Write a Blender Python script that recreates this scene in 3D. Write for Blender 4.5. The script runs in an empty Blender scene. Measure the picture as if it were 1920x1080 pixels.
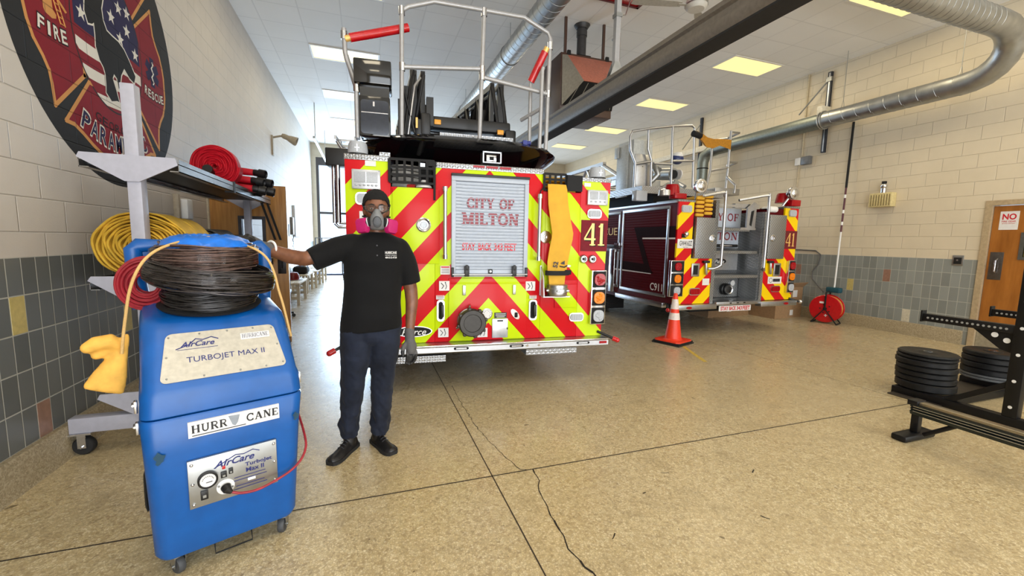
import bpy, bmesh, random
from math import *
from mathutils import Vector, Matrix, noise
random.seed(7)
scene = bpy.context.scene
COL = scene.collection
V = Vector
PI = pi

# ------------------------------------------------------------------ materials
def srgb(r, g, b):
    f = lambda c: c / 12.92 if c <= .04045 else ((c + .055) / 1.055) ** 2.4
    return (f(r / 255), f(g / 255), f(b / 255), 1)

class NT:
    """tiny node-tree helper"""
    def __init__(s, name):
        s.m = bpy.data.materials.new(name); s.m.use_nodes = True
        s.t = s.m.node_tree; s.bsdf = s.t.nodes['Principled BSDF']
    def n(s, typ, **kw):
        d = s.t.nodes.new(typ)
        for k, v in kw.items(): setattr(d, k, v)
        return d
    def set(s, sock, v):
        if isinstance(v, bpy.types.NodeSocket): s.t.links.new(v, sock)
        else: sock.default_value = v
    def math(s, op, a, b=None, c=None):
        d = s.n('ShaderNodeMath', operation=op)
        for i, v in enumerate((a, b, c)):
            if v is not None: s.set(d.inputs[i], v)
        return d.outputs[0]
    def mix(s, f, a, b, mode='MIX'):
        d = s.n('ShaderNodeMix', data_type='RGBA', blend_type=mode)
        s.set(d.inputs[0], f); s.set(d.inputs[6], a); s.set(d.inputs[7], b)
        return d.outputs[2]
    def ramp(s, f, *stops):
        d = s.n('ShaderNodeValToRGB'); e = d.color_ramp.elements
        while len(e) < len(stops): e.new(.5)
        for q, (p, c) in zip(e, stops):
            q.position = p; q.color = c if len(c) == 4 else (*c, 1)
        s.set(d.inputs[0], f); return d.outputs[0]
    def coord(s, kind='Object'):
        return s.n('ShaderNodeTexCoord').outputs[kind]
    def sep(s, v):
        d = s.n('ShaderNodeSeparateXYZ'); s.set(d.inputs[0], v); return d.outputs
    def comb(s, x, y, z=0.):
        d = s.n('ShaderNodeCombineXYZ')
        for i, v in enumerate((x, y, z)): s.set(d.inputs[i], v)
        return d.outputs[0]
    def noise(s, v, scale, detail=3, rough=.5):
        d = s.n('ShaderNodeTexNoise'); s.set(d.inputs['Vector'], v)
        d.inputs['Scale'].default_value = scale; d.inputs['Detail'].default_value = detail; d.inputs['Roughness'].default_value = rough
        return d.outputs['Fac']
    def bump(s, h, dist=.002, strength=.5):
        d = s.n('ShaderNodeBump'); d.inputs['Distance'].default_value = dist; d.inputs['Strength'].default_value = strength
        s.set(d.inputs['Height'], h); s.set(s.bsdf.inputs['Normal'], d.outputs[0])
    def done(s, col=None, rough=.5, metal=0., spec=None, coat=None):
        b = s.bsdf
        if col is not None: s.set(b.inputs['Base Color'], col)
        s.set(b.inputs['Roughness'], rough); s.set(b.inputs['Metallic'], metal)
        if spec is not None: s.set(b.inputs['Specular IOR Level'], spec)
        if coat: b.inputs['Coat Weight'].default_value = coat; b.inputs['Coat Roughness'].default_value = .08
        return s.m

def mat(name, rgb, rough=.5, metal=0., spec=None, coat=None, var=.12, vscale=30, bump=0):
    """plain surface with a little procedural unevenness"""
    t = NT(name); c = srgb(*rgb)
    n = t.noise(t.coord(), vscale, 4)
    d = tuple(v * (1 - var) for v in c[:3]) + (1,); e = tuple(min(1, v * (1 + var)) for v in c[:3]) + (1,)
    col = t.ramp(n, (.3, d), (.7, e))
    if bump: t.bump(n, bump)
    return t.done(col, rough, metal, spec, coat)

def emis(name, rgb, strength):
    t = NT(name); c = srgb(*rgb)
    t.bsdf.inputs['Emission Color'].default_value = c; t.bsdf.inputs['Emission Strength'].default_value = strength
    return t.done(c, .5)

def glass(name, rgb=(255, 255, 255), rough=.02, alpha=None):
    t = NT(name); b = t.bsdf
    b.inputs['Transmission Weight'].default_value = 1; b.inputs['IOR'].default_value = 1.45
    return t.done(srgb(*rgb), rough)

# ------------------------------------------------------------------ mesh builder
class B:
    def __init__(s, *mats):
        s.bm = bmesh.new(); s.mats = list(mats); s.mi = 0
    def use(s, m):
        if m not in s.mats: s.mats.append(m)
        s.mi = s.mats.index(m); return s
    def _fin(s, faces, smooth=False):
        for f in faces: f.material_index = s.mi; f.smooth = smooth
    def box(s, c, d, M=None, bev=0., seg=2):
        """axis box centre c, full size d; M extra matrix applied last"""
        vs = [s.bm.verts.new((c[0] + x * d[0] / 2, c[1] + y * d[1] / 2, c[2] + z * d[2] / 2)) for x in (-1, 1) for y in (-1, 1) for z in (-1, 1)]
        fs = [s.bm.faces.new([vs[i] for i in q]) for q in ((0, 1, 3, 2), (4, 6, 7, 5), (0, 4, 5, 1), (2, 3, 7, 6), (0, 2, 6, 4), (1, 5, 7, 3))]
        s._fin(fs)
        if bev:
            es = list({e for f in fs for e in f.edges})
            r = bmesh.ops.bevel(s.bm, geom=es, offset=bev, segments=seg, affect='EDGES', profile=.5)
            s._fin(r['faces'], True); vs = list({v for v in vs if v.is_valid} | set(r['verts']))
        if M is not None:
            for v in vs: v.co = M @ v.co
        return s
    def box2(s, a, b, **k):
        """box from corner a to corner b"""
        return s.box([(p + q) / 2 for p, q in zip(a, b)], [abs(q - p) for p, q in zip(a, b)], **k)
    def ring(s, pts): return [s.bm.verts.new(p) for p in pts]
    def loft(s, rings, close=True, caps=True, smooth=True):
        """rings = lists of points, all the same length"""
        R = [s.ring(r) for r in rings]; n = len(R[0]); fs = []
        for a, b in zip(R, R[1:]):
            for i in range(n if close else n - 1):
                j = (i + 1) % n
                try: fs.append(s.bm.faces.new((a[i], a[j], b[j], b[i])))
                except ValueError: pass
        s._fin(fs, smooth)
        if caps:
            c = [s.bm.faces.new(list(reversed(R[0]))), s.bm.faces.new(R[-1])]; s._fin(c)
        return s
    def cyl(s, p, q, r, r2=None, seg=20, caps=True, smooth=True):
        p, q = V(p), V(q); r2 = r if r2 is None else r2
        d = (q - p).normalized(); a = d.orthogonal().normalized(); b = d.cross(a)
        o = [a * cos(2 * PI * i / seg) + b * sin(2 * PI * i / seg) for i in range(seg)]
        return s.loft([[p + x * r for x in o], [q + x * r2 for x in o]], caps=caps, smooth=smooth)
    def tube(s, pts, r, seg=10, caps=True, closed=False):
        pts = [V(p) for p in pts]; n = len(pts); rs = r if isinstance(r, (list, tuple)) else [r] * n
        rings = []; prev = None
        for i, p in enumerate(pts):
            if closed: d = pts[(i + 1) % n] - pts[i - 1]
            else: d = pts[min(i + 1, n - 1)] - pts[max(i - 1, 0)]
            d.normalize()
            a = d.orthogonal().normalized() if prev is None else (prev - d * prev.dot(d)).normalized()
            prev = a; b = d.cross(a)
            rings.append([p + (a * cos(2 * PI * k / seg) + b * sin(2 * PI * k / seg)) * rs[i] for k in range(seg)])
        if closed: rings.append(rings[0]); return s.loft(rings, caps=False)
        return s.loft(rings, caps=caps)
    def lathe(s, prof, M=None, seg=32, caps=True, smooth=True):
        """prof = (r, z) list turned about z"""
        M = M or Matrix()
        return s.loft([[M @ V((r * cos(2 * PI * i / seg), r * sin(2 * PI * i / seg), z)) for i in range(seg)] for r, z in prof], caps=caps, smooth=smooth)
    def ball(s, c, r, seg=16, M=None):
        r = (r, r, r) if not isinstance(r, (tuple, list)) else r
        n = seg // 2; M = M or Matrix()
        rg = []
        for k in range(n + 1):
            a = -PI / 2 + PI * k / n; a = max(-PI / 2 + .02, min(PI / 2 - .02, a))
            rg.append([V(c) + M @ V((r[0] * cos(a) * cos(2 * PI * i / seg), r[1] * cos(a) * sin(2 * PI * i / seg), r[2] * sin(a))) for i in range(seg)])
        return s.loft(rg)
    def prism(s, poly, M, h):
        """flat polygon (x, y) extruded along M's z by h"""
        a = s.ring([M @ V((x, y, 0)) for x, y in poly]); b = s.ring([M @ V((x, y, h)) for x, y in poly]); n = len(a)
        f = [s.bm.faces.new(list(reversed(a))), s.bm.faces.new(b)]
        f += [s.bm.faces.new((a[i], a[(i + 1) % n], b[(i + 1) % n], b[i])) for i in range(n)]
        s._fin(f); return s
    def face(s, pts, smooth=False):
        s._fin([s.bm.faces.new(s.ring(pts))], smooth); return s
    def mesh(s, me, M):
        n0 = len(s.bm.verts); f0 = len(s.bm.faces); s.bm.from_mesh(me)
        s.bm.verts.ensure_lookup_table(); s.bm.faces.ensure_lookup_table()
        for v in s.bm.verts[n0:]: v.co = M @ v.co
        s._fin(s.bm.faces[f0:]); return s
    def obj(s, name, parent=None, recalc=True, angle=40, wn=None):
        if recalc: bmesh.ops.recalc_face_normals(s.bm, faces=s.bm.faces)
        me = bpy.data.meshes.new(name); s.bm.to_mesh(me); s.bm.free()
        for m in s.mats: me.materials.append(m)
        me.set_sharp_from_angle(angle=radians(angle))
        o = bpy.data.objects.new(name, me); COL.objects.link(o)
        if parent: o.parent = parent
        return o

def islands(o):
    """split an object's loose pieces into objects of their own under the same parent"""
    bm = bmesh.new(); bm.from_mesh(o.data); bm.faces.ensure_lookup_table(); seen = set(); groups = []
    for f in bm.faces:
        if f.index in seen: continue
        st, g = [f], []
        seen.add(f.index)
        while st:
            q = st.pop(); g.append(q.index)
            for v in q.verts:
                for h in v.link_faces:
                    if h.index not in seen: seen.add(h.index); st.append(h)
        groups.append(set(g))
    out = [o]
    for g in groups[1:]:
        c = bm.copy(); c.faces.ensure_lookup_table(); bmesh.ops.delete(c, geom=[f for f in c.faces if f.index not in g], context='FACES')
        me = o.data.copy(); c.to_mesh(me); c.free(); d = o.copy(); d.data = me; COL.objects.link(d); d.parent = o.parent; out.append(d)
    c = bm.copy(); c.faces.ensure_lookup_table(); bmesh.ops.delete(c, geom=[f for f in c.faces if f.index not in groups[0]], context='FACES'); c.to_mesh(o.data); c.free(); bm.free()
    return out
def thing(name, label, cat, loc=(0, 0, 0), rz=0, group=None):
    o = bpy.data.objects.new(name, None); COL.objects.link(o); o.empty_display_size = .1
    o.location = loc; o.rotation_euler = (0, 0, rz)
    return tag(o, label, cat, group)
def tag(o, label, cat, group=None):
    o['label'] = label; o['category'] = cat
    if group: o['group'] = group
    return o
def struct(o): o['kind'] = 'structure'; return o
def relabel(o, label): o['label'] = label; return o
def dup(root, loc=None, rz=None, label=None):
    """a copy of a thing with copies of its parts and sub-parts"""
    c = root.copy(); COL.objects.link(c)
    if loc is not None: c.location = loc
    if rz is not None: c.rotation_euler = (0, 0, rz)
    if label: c['label'] = label
    for ch in list(root.children):
        d = ch.copy(); COL.objects.link(d); d.parent = c
        for g in list(ch.children):
            e = g.copy(); COL.objects.link(e); e.parent = d
    return c
def baked(b, name, material, voxel, parent=None, smooth=6, factor=.6, sub=0):
    """fuse overlapping pieces of a builder into one continuous skin"""
    o = b.obj('tmp'); m = o.modifiers.new('r', 'REMESH'); m.mode = 'VOXEL'; m.voxel_size = voxel; m.use_smooth_shade = True
    m = o.modifiers.new('s', 'SMOOTH'); m.iterations = smooth; m.factor = factor
    dg = bpy.context.evaluated_depsgraph_get()
    me = bpy.data.meshes.new_from_object(o.evaluated_get(dg)); me.name = name
    bpy.data.objects.remove(o)
    me.materials.clear(); me.materials.append(material)
    for p in me.polygons: p.use_smooth = True; p.material_index = 0
    o = bpy.data.objects.new(name, me); COL.objects.link(o)
    if parent: o.parent = parent
    return o

def smooth(pts, n=5):
    """Catmull-Rom through the points"""
    P = [V(p) for p in pts]; out = []
    for i in range(len(P) - 1):
        a, b_, c, d = P[max(i - 1, 0)], P[i], P[i + 1], P[min(i + 2, len(P) - 1)]
        for k in range(n):
            t = k / n; out.append(.5 * (2 * b_ + (c - a) * t + (2 * a - 5 * b_ + 4 * c - d) * t * t + (3 * b_ - a - 3 * c + d) * t ** 3))
    return out + [P[-1]]
def axes(o, x, y):
    """matrix with given origin and x / y directions"""
    x = V(x).normalized(); z = x.cross(V(y)).normalized(); y = z.cross(x)
    return Matrix(((x.x, y.x, z.x, o[0]), (x.y, y.y, z.y, o[1]), (x.z, y.z, z.z, o[2]), (0, 0, 0, 1)))

# ------------------------------------------------------------------ lettering
def text(b, s, M, w=None, h=None, depth=.001, fat=0., shear=0., align='C'):
    """built-in font set into builder b; fitted into a w x h box centred on M's origin"""
    c = bpy.data.curves.new('t', 'FONT'); c.body = s; c.extrude = 0; c.offset = fat; c.shear = shear; c.resolution_u = 3
    o = bpy.data.objects.new('t', c); me = bpy.data.meshes.new_from_object(o)
    xs = [v.co.x for v in me.vertices]; ys = [v.co.y for v in me.vertices]
    x0, x1, y0, y1 = min(xs), max(xs), min(ys), max(ys)
    sx = w / (x1 - x0) if w else h / (y1 - y0); sy = h / (y1 - y0) if h else sx
    T = M @ Matrix.Diagonal((sx, sy, 1, 1)) @ Matrix.Translation((-(x0 + x1) / 2, -(y0 + y1) / 2, depth / sx if False else depth))
    b.mesh(me, T); bpy.data.objects.remove(o); bpy.data.meshes.remove(me); bpy.data.curves.remove(c)
    return b

def arc(cx, cy, rx, ry, a0, a1, n=10):
    return [(cx + rx * cos(radians(a0 + (a1 - a0) * i / n)), cy + ry * sin(radians(a0 + (a1 - a0) * i / n))) for i in range(n + 1)]
# slab-serif capitals in a box (width, strokes); a stroke = (points, thickness); T thick t thin
T_, t_ = .21, .09
def _s(x, y, w=.30): return ([(x - w / 2, y), (x + w / 2, y)], .075)
GL = {
 'I': (.34, [([(.17, 0), (.17, 1)], T_), _s(.17, .04), _s(.17, .96)]),
 'T': (.80, [([(.4, 0), (.4, 1)], T_), ([(.04, .95), (.76, .95)], .1), ([(.06, .95), (.06, .72)], .08), ([(.74, .95), (.74, .72)], .08), _s(.4, .04, .36)]),
 'L': (.72, [([(.2, 0), (.2, 1)], T_), _s(.2, .96, .36), ([(.04, .05), (.68, .05)], .1), ([(.66, .05), (.66, .3)], .08)]),
 'M': (1.08, [([(.18, 0), (.18, 1)], .1), ([(.22, 1), (.54, .06)], T_), ([(.54, .06), (.84, 1)], .1), ([(.88, 0), (.88, 1)], T_), _s(.16, .04), _s(.9, .04, .34), _s(.14, .96, .26), _s(.94, .96, .24)]),
 'N': (.92, [([(.18, 0), (.18, 1)], .1), ([(.2, 1), (.74, .04)], T_), ([(.76, 0), (.76, 1)], .1), _s(.17, .04), _s(.16, .96, .28), _s(.76, .96)]),
 'O': (.90, [(arc(.45, .5, .35, .46, 0, 360, 24), .16)]),
 'C': (.84, [(arc(.46, .5, .36, .45, 40, 320, 20), .16), ([(.74, .98), (.74, .66)], .09), ([(.74, .02), (.74, .3)], .07)]),
 'Y': (.90, [([(.45, 0), (.45, .46)], T_), ([(.45, .44), (.17, 1)], T_ * .9), ([(.45, .44), (.76, 1)], .1), _s(.45, .04, .36), _s(.16, .96), _s(.75, .96, .26)]),
 'F': (.74, [([(.2, 0), (.2, 1)], T_), ([(.06, .95), (.7, .95)], .1), ([(.68, .95), (.68, .72)], .08), ([(.2, .5), (.52, .5)], .09), ([(.52, .62), (.52, .38)], .08), _s(.2, .04, .36)]),
 'H': (.94, [([(.2, 0), (.2, 1)], T_), ([(.74, 0), (.74, 1)], T_), ([(.2, .5), (.74, .5)], .09)] + [_s(x, y, .32) for x in (.2, .74) for y in (.04, .96)]),
 'U': (.92, [([(.2, 1), (.2, .34)] + arc(.46, .34, .26, .29, 180, 360, 12) + [(.74, 1)], .15), _s(.2, .96, .34), _s(.74, .96, .28)]),
 'R': (.88, [([(.2, 0), (.2, 1)], T_), ([(.2, .95)] + arc(.44, .72, .26, .23, 90, -90, 12) + [(.2, .49)], .12), ([(.46, .48), (.74, .05)], .18), _s(.2, .04, .34), _s(.14, .96, .2), _s(.76, .04, .2)]),
 'A': (.92, [([(.44, 1), (.14, 0)], .1), ([(.46, 1), (.76, 0)], T_), ([(.26, .34), (.66, .34)], .08), _s(.15, .04, .28), _s(.76, .04, .32)]),
 'E': (.76, [([(.2, 0), (.2, 1)], T_), ([(.06, .95), (.7, .95)], .1), ([(.68, .95), (.68, .74)], .08), ([(.2, .5), (.52, .5)], .09), ([(.52, .6), (.52, .4)], .08), ([(.06, .05), (.72, .05)], .1), ([(.7, .05), (.7, .28)], .08)]),
 '4': (.78, [([(.56, 0), (.56, 1)], .18), ([(.54, .98), (.06, .3)], .09), ([(.04, .29), (.74, .29)], .11), _s(.56, .04, .34)]),
 '1': (.46, [([(.25, 0), (.25, 1)], .18), ([(.25, .96), (.08, .84)], .1), _s(.25, .04, .4)]),
 ' ': (.45, []),
}
def slab(b, s, M, w, h, fat=0., gap=.06, depth=.001):
    """slab-serif lettering fitted into w x h centred on M's origin"""
    tot = sum(GL[c][0] + gap for c in s) - gap; kx = w / tot; x = -w / 2; jit = 0
    for c in s:
        gw, st = GL[c]
        for pts, th in st:
            th = th + fat
            P = [V((x + p[0] * kx, (p[1] - .5) * h, 0)) for p in pts]
            ths = th * min(kx, h)
            n = len(P); closed = (P[0] - P[-1]).length < 1e-6
            L, R = [], []
            for i in range(n):
                d = (P[1] - P[-2]) if closed and i in (0, n - 1) else P[min(i + 1, n - 1)] - P[max(i - 1, 0)]
                nn = V((-d.y, d.x, 0)).normalized() * ths / 2
                L.append(P[i] + nn); R.append(P[i] - nn)
            for i in range(n - 1):
                q = [R[i], R[i + 1], L[i + 1], L[i]]
                jit = (jit + 1) % 12
                b.face([M @ (v + V((0, 0, depth + jit * .00012))) for v in q])
        x += (gw + gap) * kx
    return b
# ------------------------------------------------------------------ shared materials
XL, XR, ZC, YF, YB = -1.862, 8.607, 4.935, 17.6, -3.6      # room: left, right, ceiling, far wall, wall behind the camera
TT, CB = 1.2987, .2137                                      # top of tile wainscot, top of curb
M_chrome = mat('polished_metal', (215, 216, 220), .16, 1, var=.04)
M_alu = mat('aluminium', (190, 192, 196), .34, 1, var=.06)
M_steel = mat('galvanised_steel', (168, 170, 170), .36, .9, var=.14, vscale=9)
M_black = mat('black_plastic', (20, 20, 22), .42)
M_rubber = mat('black_rubber', (24, 24, 25), .75, var=.2)
M_blackgloss = mat('gloss_black_paint', (9, 9, 11), .09, coat=.6)
M_white = mat('white_plastic', (232, 232, 230), .4, var=.03)
M_railgrey = mat('satin_grey_metal', (172, 172, 174), .36, .35, var=.06)
M_red = mat('red_paint', (190, 10, 22), .25, coat=.4)
M_maroon = mat('maroon_paint', (84, 5, 16), .32, spec=.15, var=.06)
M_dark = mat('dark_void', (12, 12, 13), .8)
M_gold = mat('gold_leaf', (236, 190, 110), .3, .25, var=.06)
M_lensclear = mat('clear_lens', (176, 180, 186), .22, 0, .3, .12, var=.12, vscale=160)
M_lensred = mat('red_lens', (160, 6, 18), .22, 0, .3, .12, var=.3, vscale=140)
M_lensamber = mat('amber_lens', (240, 128, 10), .22, 0, .3, .12, var=.3, vscale=140)
M_yellowhose = mat('yellow_hose_jacket', (216, 164, 44), .72, var=.08, vscale=9)
M_label = mat('label_white', (226, 224, 222), .5, var=.04)
M_ink = mat('label_ink', (40, 40, 48), .5)
M_redink = mat('label_red_ink', (200, 30, 46), .5)
M_wood = None

def wood(name, a, b, sx, sy, sz, rough=.35):
    t = NT(name); mp = t.n('ShaderNodeMapping'); t.set(mp.inputs[0], t.coord()); mp.inputs['Scale'].default_value = (sx, sy, sz)
    n = t.noise(mp.outputs[0], 1, 8, .62)
    t.bump(n, .001)
    return t.done(t.ramp(n, (.3, srgb(*a)), (.72, srgb(*b))), rough, coat=.15)
M_door = wood('honey_oak_veneer', (156, 102, 40), (200, 146, 72), 26, 26, 1.6)

def diamond(name, rgb=(196, 198, 202)):
    """diamond tread plate: little raised lozenges in two directions"""
    t = NT(name); x, y, z = t.sep(t.coord())[:3]
    u = t.math('MULTIPLY', t.math('ADD', x, y), 42.); w = t.math('MULTIPLY', t.math('ADD', z, t.math('MULTIPLY', y, .63)), 42.)
    par = t.math('MODULO', t.math('ADD', t.math('FLOOR', u), t.math('FLOOR', w)), 2.)
    par = t.math('ABSOLUTE', par)
    fu = t.math('SUBTRACT', t.math('FRACT', u), .5); fw = t.math('SUBTRACT', t.math('FRACT', w), .5)
    s = t.math('MULTIPLY', t.math('SUBTRACT', par, .5), 2.)
    a = t.math('ABSOLUTE', t.math('ADD', fu, t.math('MULTIPLY', fw, s))); c = t.math('ABSOLUTE', t.math('SUBTRACT', fu, t.math('MULTIPLY', fw, s)))
    d = t.math('MAXIMUM', t.math('MULTIPLY', a, 3.2), c)
    h = t.math('SUBTRACT', 1., t.math('SMOOTH_MIN', d, 1., .2))
    t.bump(h, .004, 1.)
    col = t.ramp(h, (.0, tuple(v * .62 for v in srgb(*rgb)[:3])), (.5, srgb(*rgb)))
    return t.done(col, .3, .85)
M_tread = diamond('diamond_tread_plate')
M_treadgrey = diamond('dull_diamond_tread_plate', (176, 178, 180))

def wall_mat(name, axis, even, odd, paint, tile, tile0, plain=False):
    """painted concrete block above, stack-bond glazed tile below"""
    t = NT(name); c = t.sep(t.coord()); h, z = c[axis], c[2]
    r = t.math('DIVIDE', t.math('SUBTRACT', z, 1.4412), .2029); row = t.math('FLOOR', r)
    par = t.math('ABSOLUTE', t.math('MODULO', row, 2.))
    off = t.math('ADD', even, t.math('MULTIPLY', par, odd - even))
    col = t.math('DIVIDE', t.math('SUBTRACT', h, off), .406)
    def edge(v, size, w):
        f = t.math('FRACT', v); e = t.math('MULTIPLY', t.math('MINIMUM', f, t.math('SUBTRACT', 1., f)), size)
        return t.math('MINIMUM', t.math('DIVIDE', e, w), 1.)           # 0 in the joint, 1 on the face
    jb = t.math('MINIMUM', edge(r, .2029, .006), edge(col, .406, .006))
    tr = t.math('DIVIDE', t.math('SUBTRACT', TT, z), .217); tc = t.math('DIVIDE', t.math('SUBTRACT', h, tile0), .1135)
    jt = t.math('MINIMUM', edge(tr, .217, .005), edge(tc, .1135, .0045))
    low = t.math('LESS_THAN', z, TT) if not plain else 0.
    n = t.noise(t.coord(), 3.2, 5); n2 = t.noise(t.coord(), 160, 2)
    p = srgb(*paint); pa = t.mix(n, tuple(v * .90 for v in p[:3]) + (1,), tuple(min(1, v * 1.07) for v in p[:3]) + (1,))
    pa = t.mix(jb, tuple(v * .84 for v in p[:3]) + (1,), pa)
    cell = t.n('ShaderNodeTexWhiteNoise', noise_dimensions='2D'); t.set(cell.inputs['Vector'], t.comb(t.math('FLOOR', tr), t.math('FLOOR', tc)))
    g = srgb(*tile); tl = t.mix(cell.outputs[0], tuple(v * .86 for v in g[:3]) + (1,), tuple(v * 1.12 for v in g[:3]) + (1,))
    tl = t.mix(t.math('LESS_THAN', jt, .8), tl, srgb(176, 176, 168))
    if plain: base, j = pa, jb
    else:
        base = t.mix(low, pa, tl)
        j = t.math('ADD', t.math('MULTIPLY', jb, t.math('SUBTRACT', 1., low)), t.math('MULTIPLY', jt, t.math('MULTIPLY', low, .35)))
    t.bump(t.math('ADD', j, t.math('MULTIPLY', n2, t.math('SUBTRACT', .22, t.math('MULTIPLY', low, .21)))), .005, .8)
    return t.done(base, t.math('SUBTRACT', .55, t.math('MULTIPLY', low, .28)), 0., .45)
M_wl = wall_mat('left_block_wall', 1, 3.198, 3.40, (199, 192, 183), (104, 107, 106), 3.065)
M_wr = wall_mat('right_block_wall', 1, 4.579, 4.362, (216, 203, 178), (140, 144, 140), 4.343)
M_wf = wall_mat('end_block_wall', 0, 0., .203, (200, 188, 165), (120, 120, 118), 0., True)
M_accy = mat('yellow_glazed_tile', (196, 178, 112), .3); M_accp = mat('pink_glazed_tile', (150, 116, 100), .3); M_accw = mat('cream_glazed_tile', (205, 198, 178), .3)

def floor_mat():
    t = NT('aggregate_floor'); co = t.coord()
    v = t.n('ShaderNodeTexVoronoi'); t.set(v.inputs['Vector'], co); v.inputs['Scale'].default_value = 95
    v2 = t.n('ShaderNodeTexVoronoi'); t.set(v2.inputs['Vector'], co); v2.inputs['Scale'].default_value = 42
    chip = t.sep(v.outputs['Color'])[0]; chip2 = t.sep(v2.outputs['Color'])[1]
    c1 = t.ramp(chip, (0., srgb(116, 92, 54)), (.2, srgb(180, 156, 108)), (.6, srgb(216, 195, 146)), (1., srgb(246, 232, 194)))
    c2 = t.ramp(chip2, (0., srgb(98, 78, 48)), (.1, srgb(170, 146, 100)), (.6, srgb(210, 188, 140)), (1., srgb(230, 214, 172)))
    c = t.mix(.38, c1, c2)
    ed = t.n('ShaderNodeTexVoronoi', feature='DISTANCE_TO_EDGE'); t.set(ed.inputs['Vector'], co); ed.inputs['Scale'].default_value = 95
    c = t.mix(t.ramp(ed.outputs['Distance'], (.02, (.5, .5, .5, 1)), (.22, (0, 0, 0, 1))), c, srgb(112, 88, 50))
    big = t.noise(co, .55, 5, .6); mid = t.noise(co, 3.1, 6, .65)
    c = t.mix(t.ramp(big, (.38, (0, 0, 0, 1)), (.68, (.4, .4, .4, 1))), c, srgb(168, 146, 108))
    c = t.mix(t.ramp(mid, (.56, (0, 0, 0, 1)), (.74, (.55, .55, .55, 1))), c, srgb(120, 98, 62))
    c = t.mix(.22, c, srgb(212, 198, 164))
    # greyer towards the far end: cool daylight put into the floor colour
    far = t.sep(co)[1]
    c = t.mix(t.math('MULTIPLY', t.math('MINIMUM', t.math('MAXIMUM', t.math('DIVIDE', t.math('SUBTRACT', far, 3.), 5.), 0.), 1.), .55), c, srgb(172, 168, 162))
    sp = t.noise(co, 7., 2)
    sp2 = t.noise(co, 38., 1)
    c = t.mix(t.math('MULTIPLY', t.math('ADD', t.math('GREATER_THAN', sp, .76), t.math('GREATER_THAN', sp2, .775)), .7), c, srgb(70, 54, 34))
    t.bump(chip, .0006, .35)
    return t.done(c, t.math('ADD', .17, t.math('MULTIPLY', mid, .22)), 0., .55)
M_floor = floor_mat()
M_joint = mat('joint_filler', (52, 42, 32), .8); M_crack = mat('crack_dirt', (34, 26, 18), .9); M_yline = mat('worn_yellow_line', (206, 176, 70), .6, var=.3)
def ceil_mat():
    t = NT('acoustic_ceiling'); c = t.sep(t.coord())
    def g(v, o, s):
        f = t.math('FRACT', t.math('DIVIDE', t.math('SUBTRACT', v, o), s)); return t.math('MULTIPLY', t.math('MINIMUM', f, t.math('SUBTRACT', 1., f)), s)
    e = t.math('MINIMUM', g(c[0], -.916, .6172), g(c[1], 7.57, .6172)); bar = t.math('LESS_THAN', e, .009)
    cell = t.n('ShaderNodeTexWhiteNoise', noise_dimensions='2D')
    t.set(cell.inputs['Vector'], t.comb(t.math('FLOOR', t.math('DIVIDE', t.math('SUBTRACT', c[0], -.916), .6172)), t.math('FLOOR', t.math('DIVIDE', t.math('SUBTRACT', c[1], 7.57), .6172))))
    n = t.noise(t.coord(), 1.6, 4); n2 = t.noise(t.coord(), 45, 3)
    a = t.mix(n, srgb(232, 231, 227), srgb(244, 243, 240)); a = t.mix(t.math('MULTIPLY', cell.outputs[0], .35), a, srgb(226, 225, 221))
    col = t.mix(t.math('MULTIPLY', bar, .5), a, srgb(206, 205, 202))
    t.bump(t.math('ADD', t.math('MULTIPLY', n2, .25), t.math('LESS_THAN', e, .016)), .004, .5)
    return t.done(col, .75)
M_ceil = ceil_mat()

# ------------------------------------------------------------------ room shell
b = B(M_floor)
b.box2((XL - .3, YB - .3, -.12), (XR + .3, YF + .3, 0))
b.use(M_joint)
z = .0012
def strip(pts, w, m):
    b.use(m)
    for i in range(len(pts) - 1):
        p, q = V((*pts[i], 0)), V((*pts[i + 1], 0)); ww = w if not isinstance(w, list) else w[i]
        d = (q - p).normalized(); n = V((-d.y, d.x, 0)) * ww / 2
        b.face([(*(p - n)[:2], z), (*(q - n)[:2], z), (*(q + n)[:2], z), (*(p + n)[:2], z)])
strip([(XL + .05, 2.333), (XR - .05, 2.333)], .009, M_joint)
strip([(.713, YB), (.713, YF)], .007, M_joint)
strip([(XL + .05, 8.4), (XR - .05, 8.4)], .009, M_joint); strip([(4.85, YB), (4.85, YF)], .004, M_joint)
def crackline(pts, w):
    out = []
    for (x0, y0), (x1, y1) in zip(pts, pts[1:]):
        n = max(2, int(hypot(x1 - x0, y1 - y0) / .035))
        out += [(x0 + (x1 - x0) * i / n + random.uniform(-.007, .007), y0 + (y1 - y0) * i / n) for i in range(n)]
    out.append(pts[-1]); strip(out, [w * random.uniform(.5, 1.25) for _ in out], M_crack)
crackline([(.79, 4.0), (.779, 3.419), (.794, 2.983), (.858, 2.544), (.903, 2.355), (.941, 2.338)], .0045)
crackline([(.983, 2.328), (.965, 2.2), (.934, 2.106), (.911, 1.919), (.894, 1.722), (.879, 1.632), (.914, 1.47), (.94, 1.2)], .009)
strip([(4.42, 5.1), (4.033, 4.172), (3.96, 3.98)], .05, M_yline)
for x, y in ((2.2, 3.3), (1.62, 3.1), (1.2, 2.95), (2.9, 3.05), (1.5, 1.9), (1.75, 2.05), (2.35, 1.9), (1.15, 1.66), (2.0, 1.5)):
    a0 = random.uniform(0, 6); L = random.uniform(.01, .05)
    crackline([(x, y), (x + L * cos(a0), y + L * sin(a0))], .007)
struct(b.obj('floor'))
b = B(M_ceil); b.box2((XL - .3, YB - .3, ZC), (XR + .3, YF + .3, ZC + .1)); struct(b.obj('ceiling'))

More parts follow.
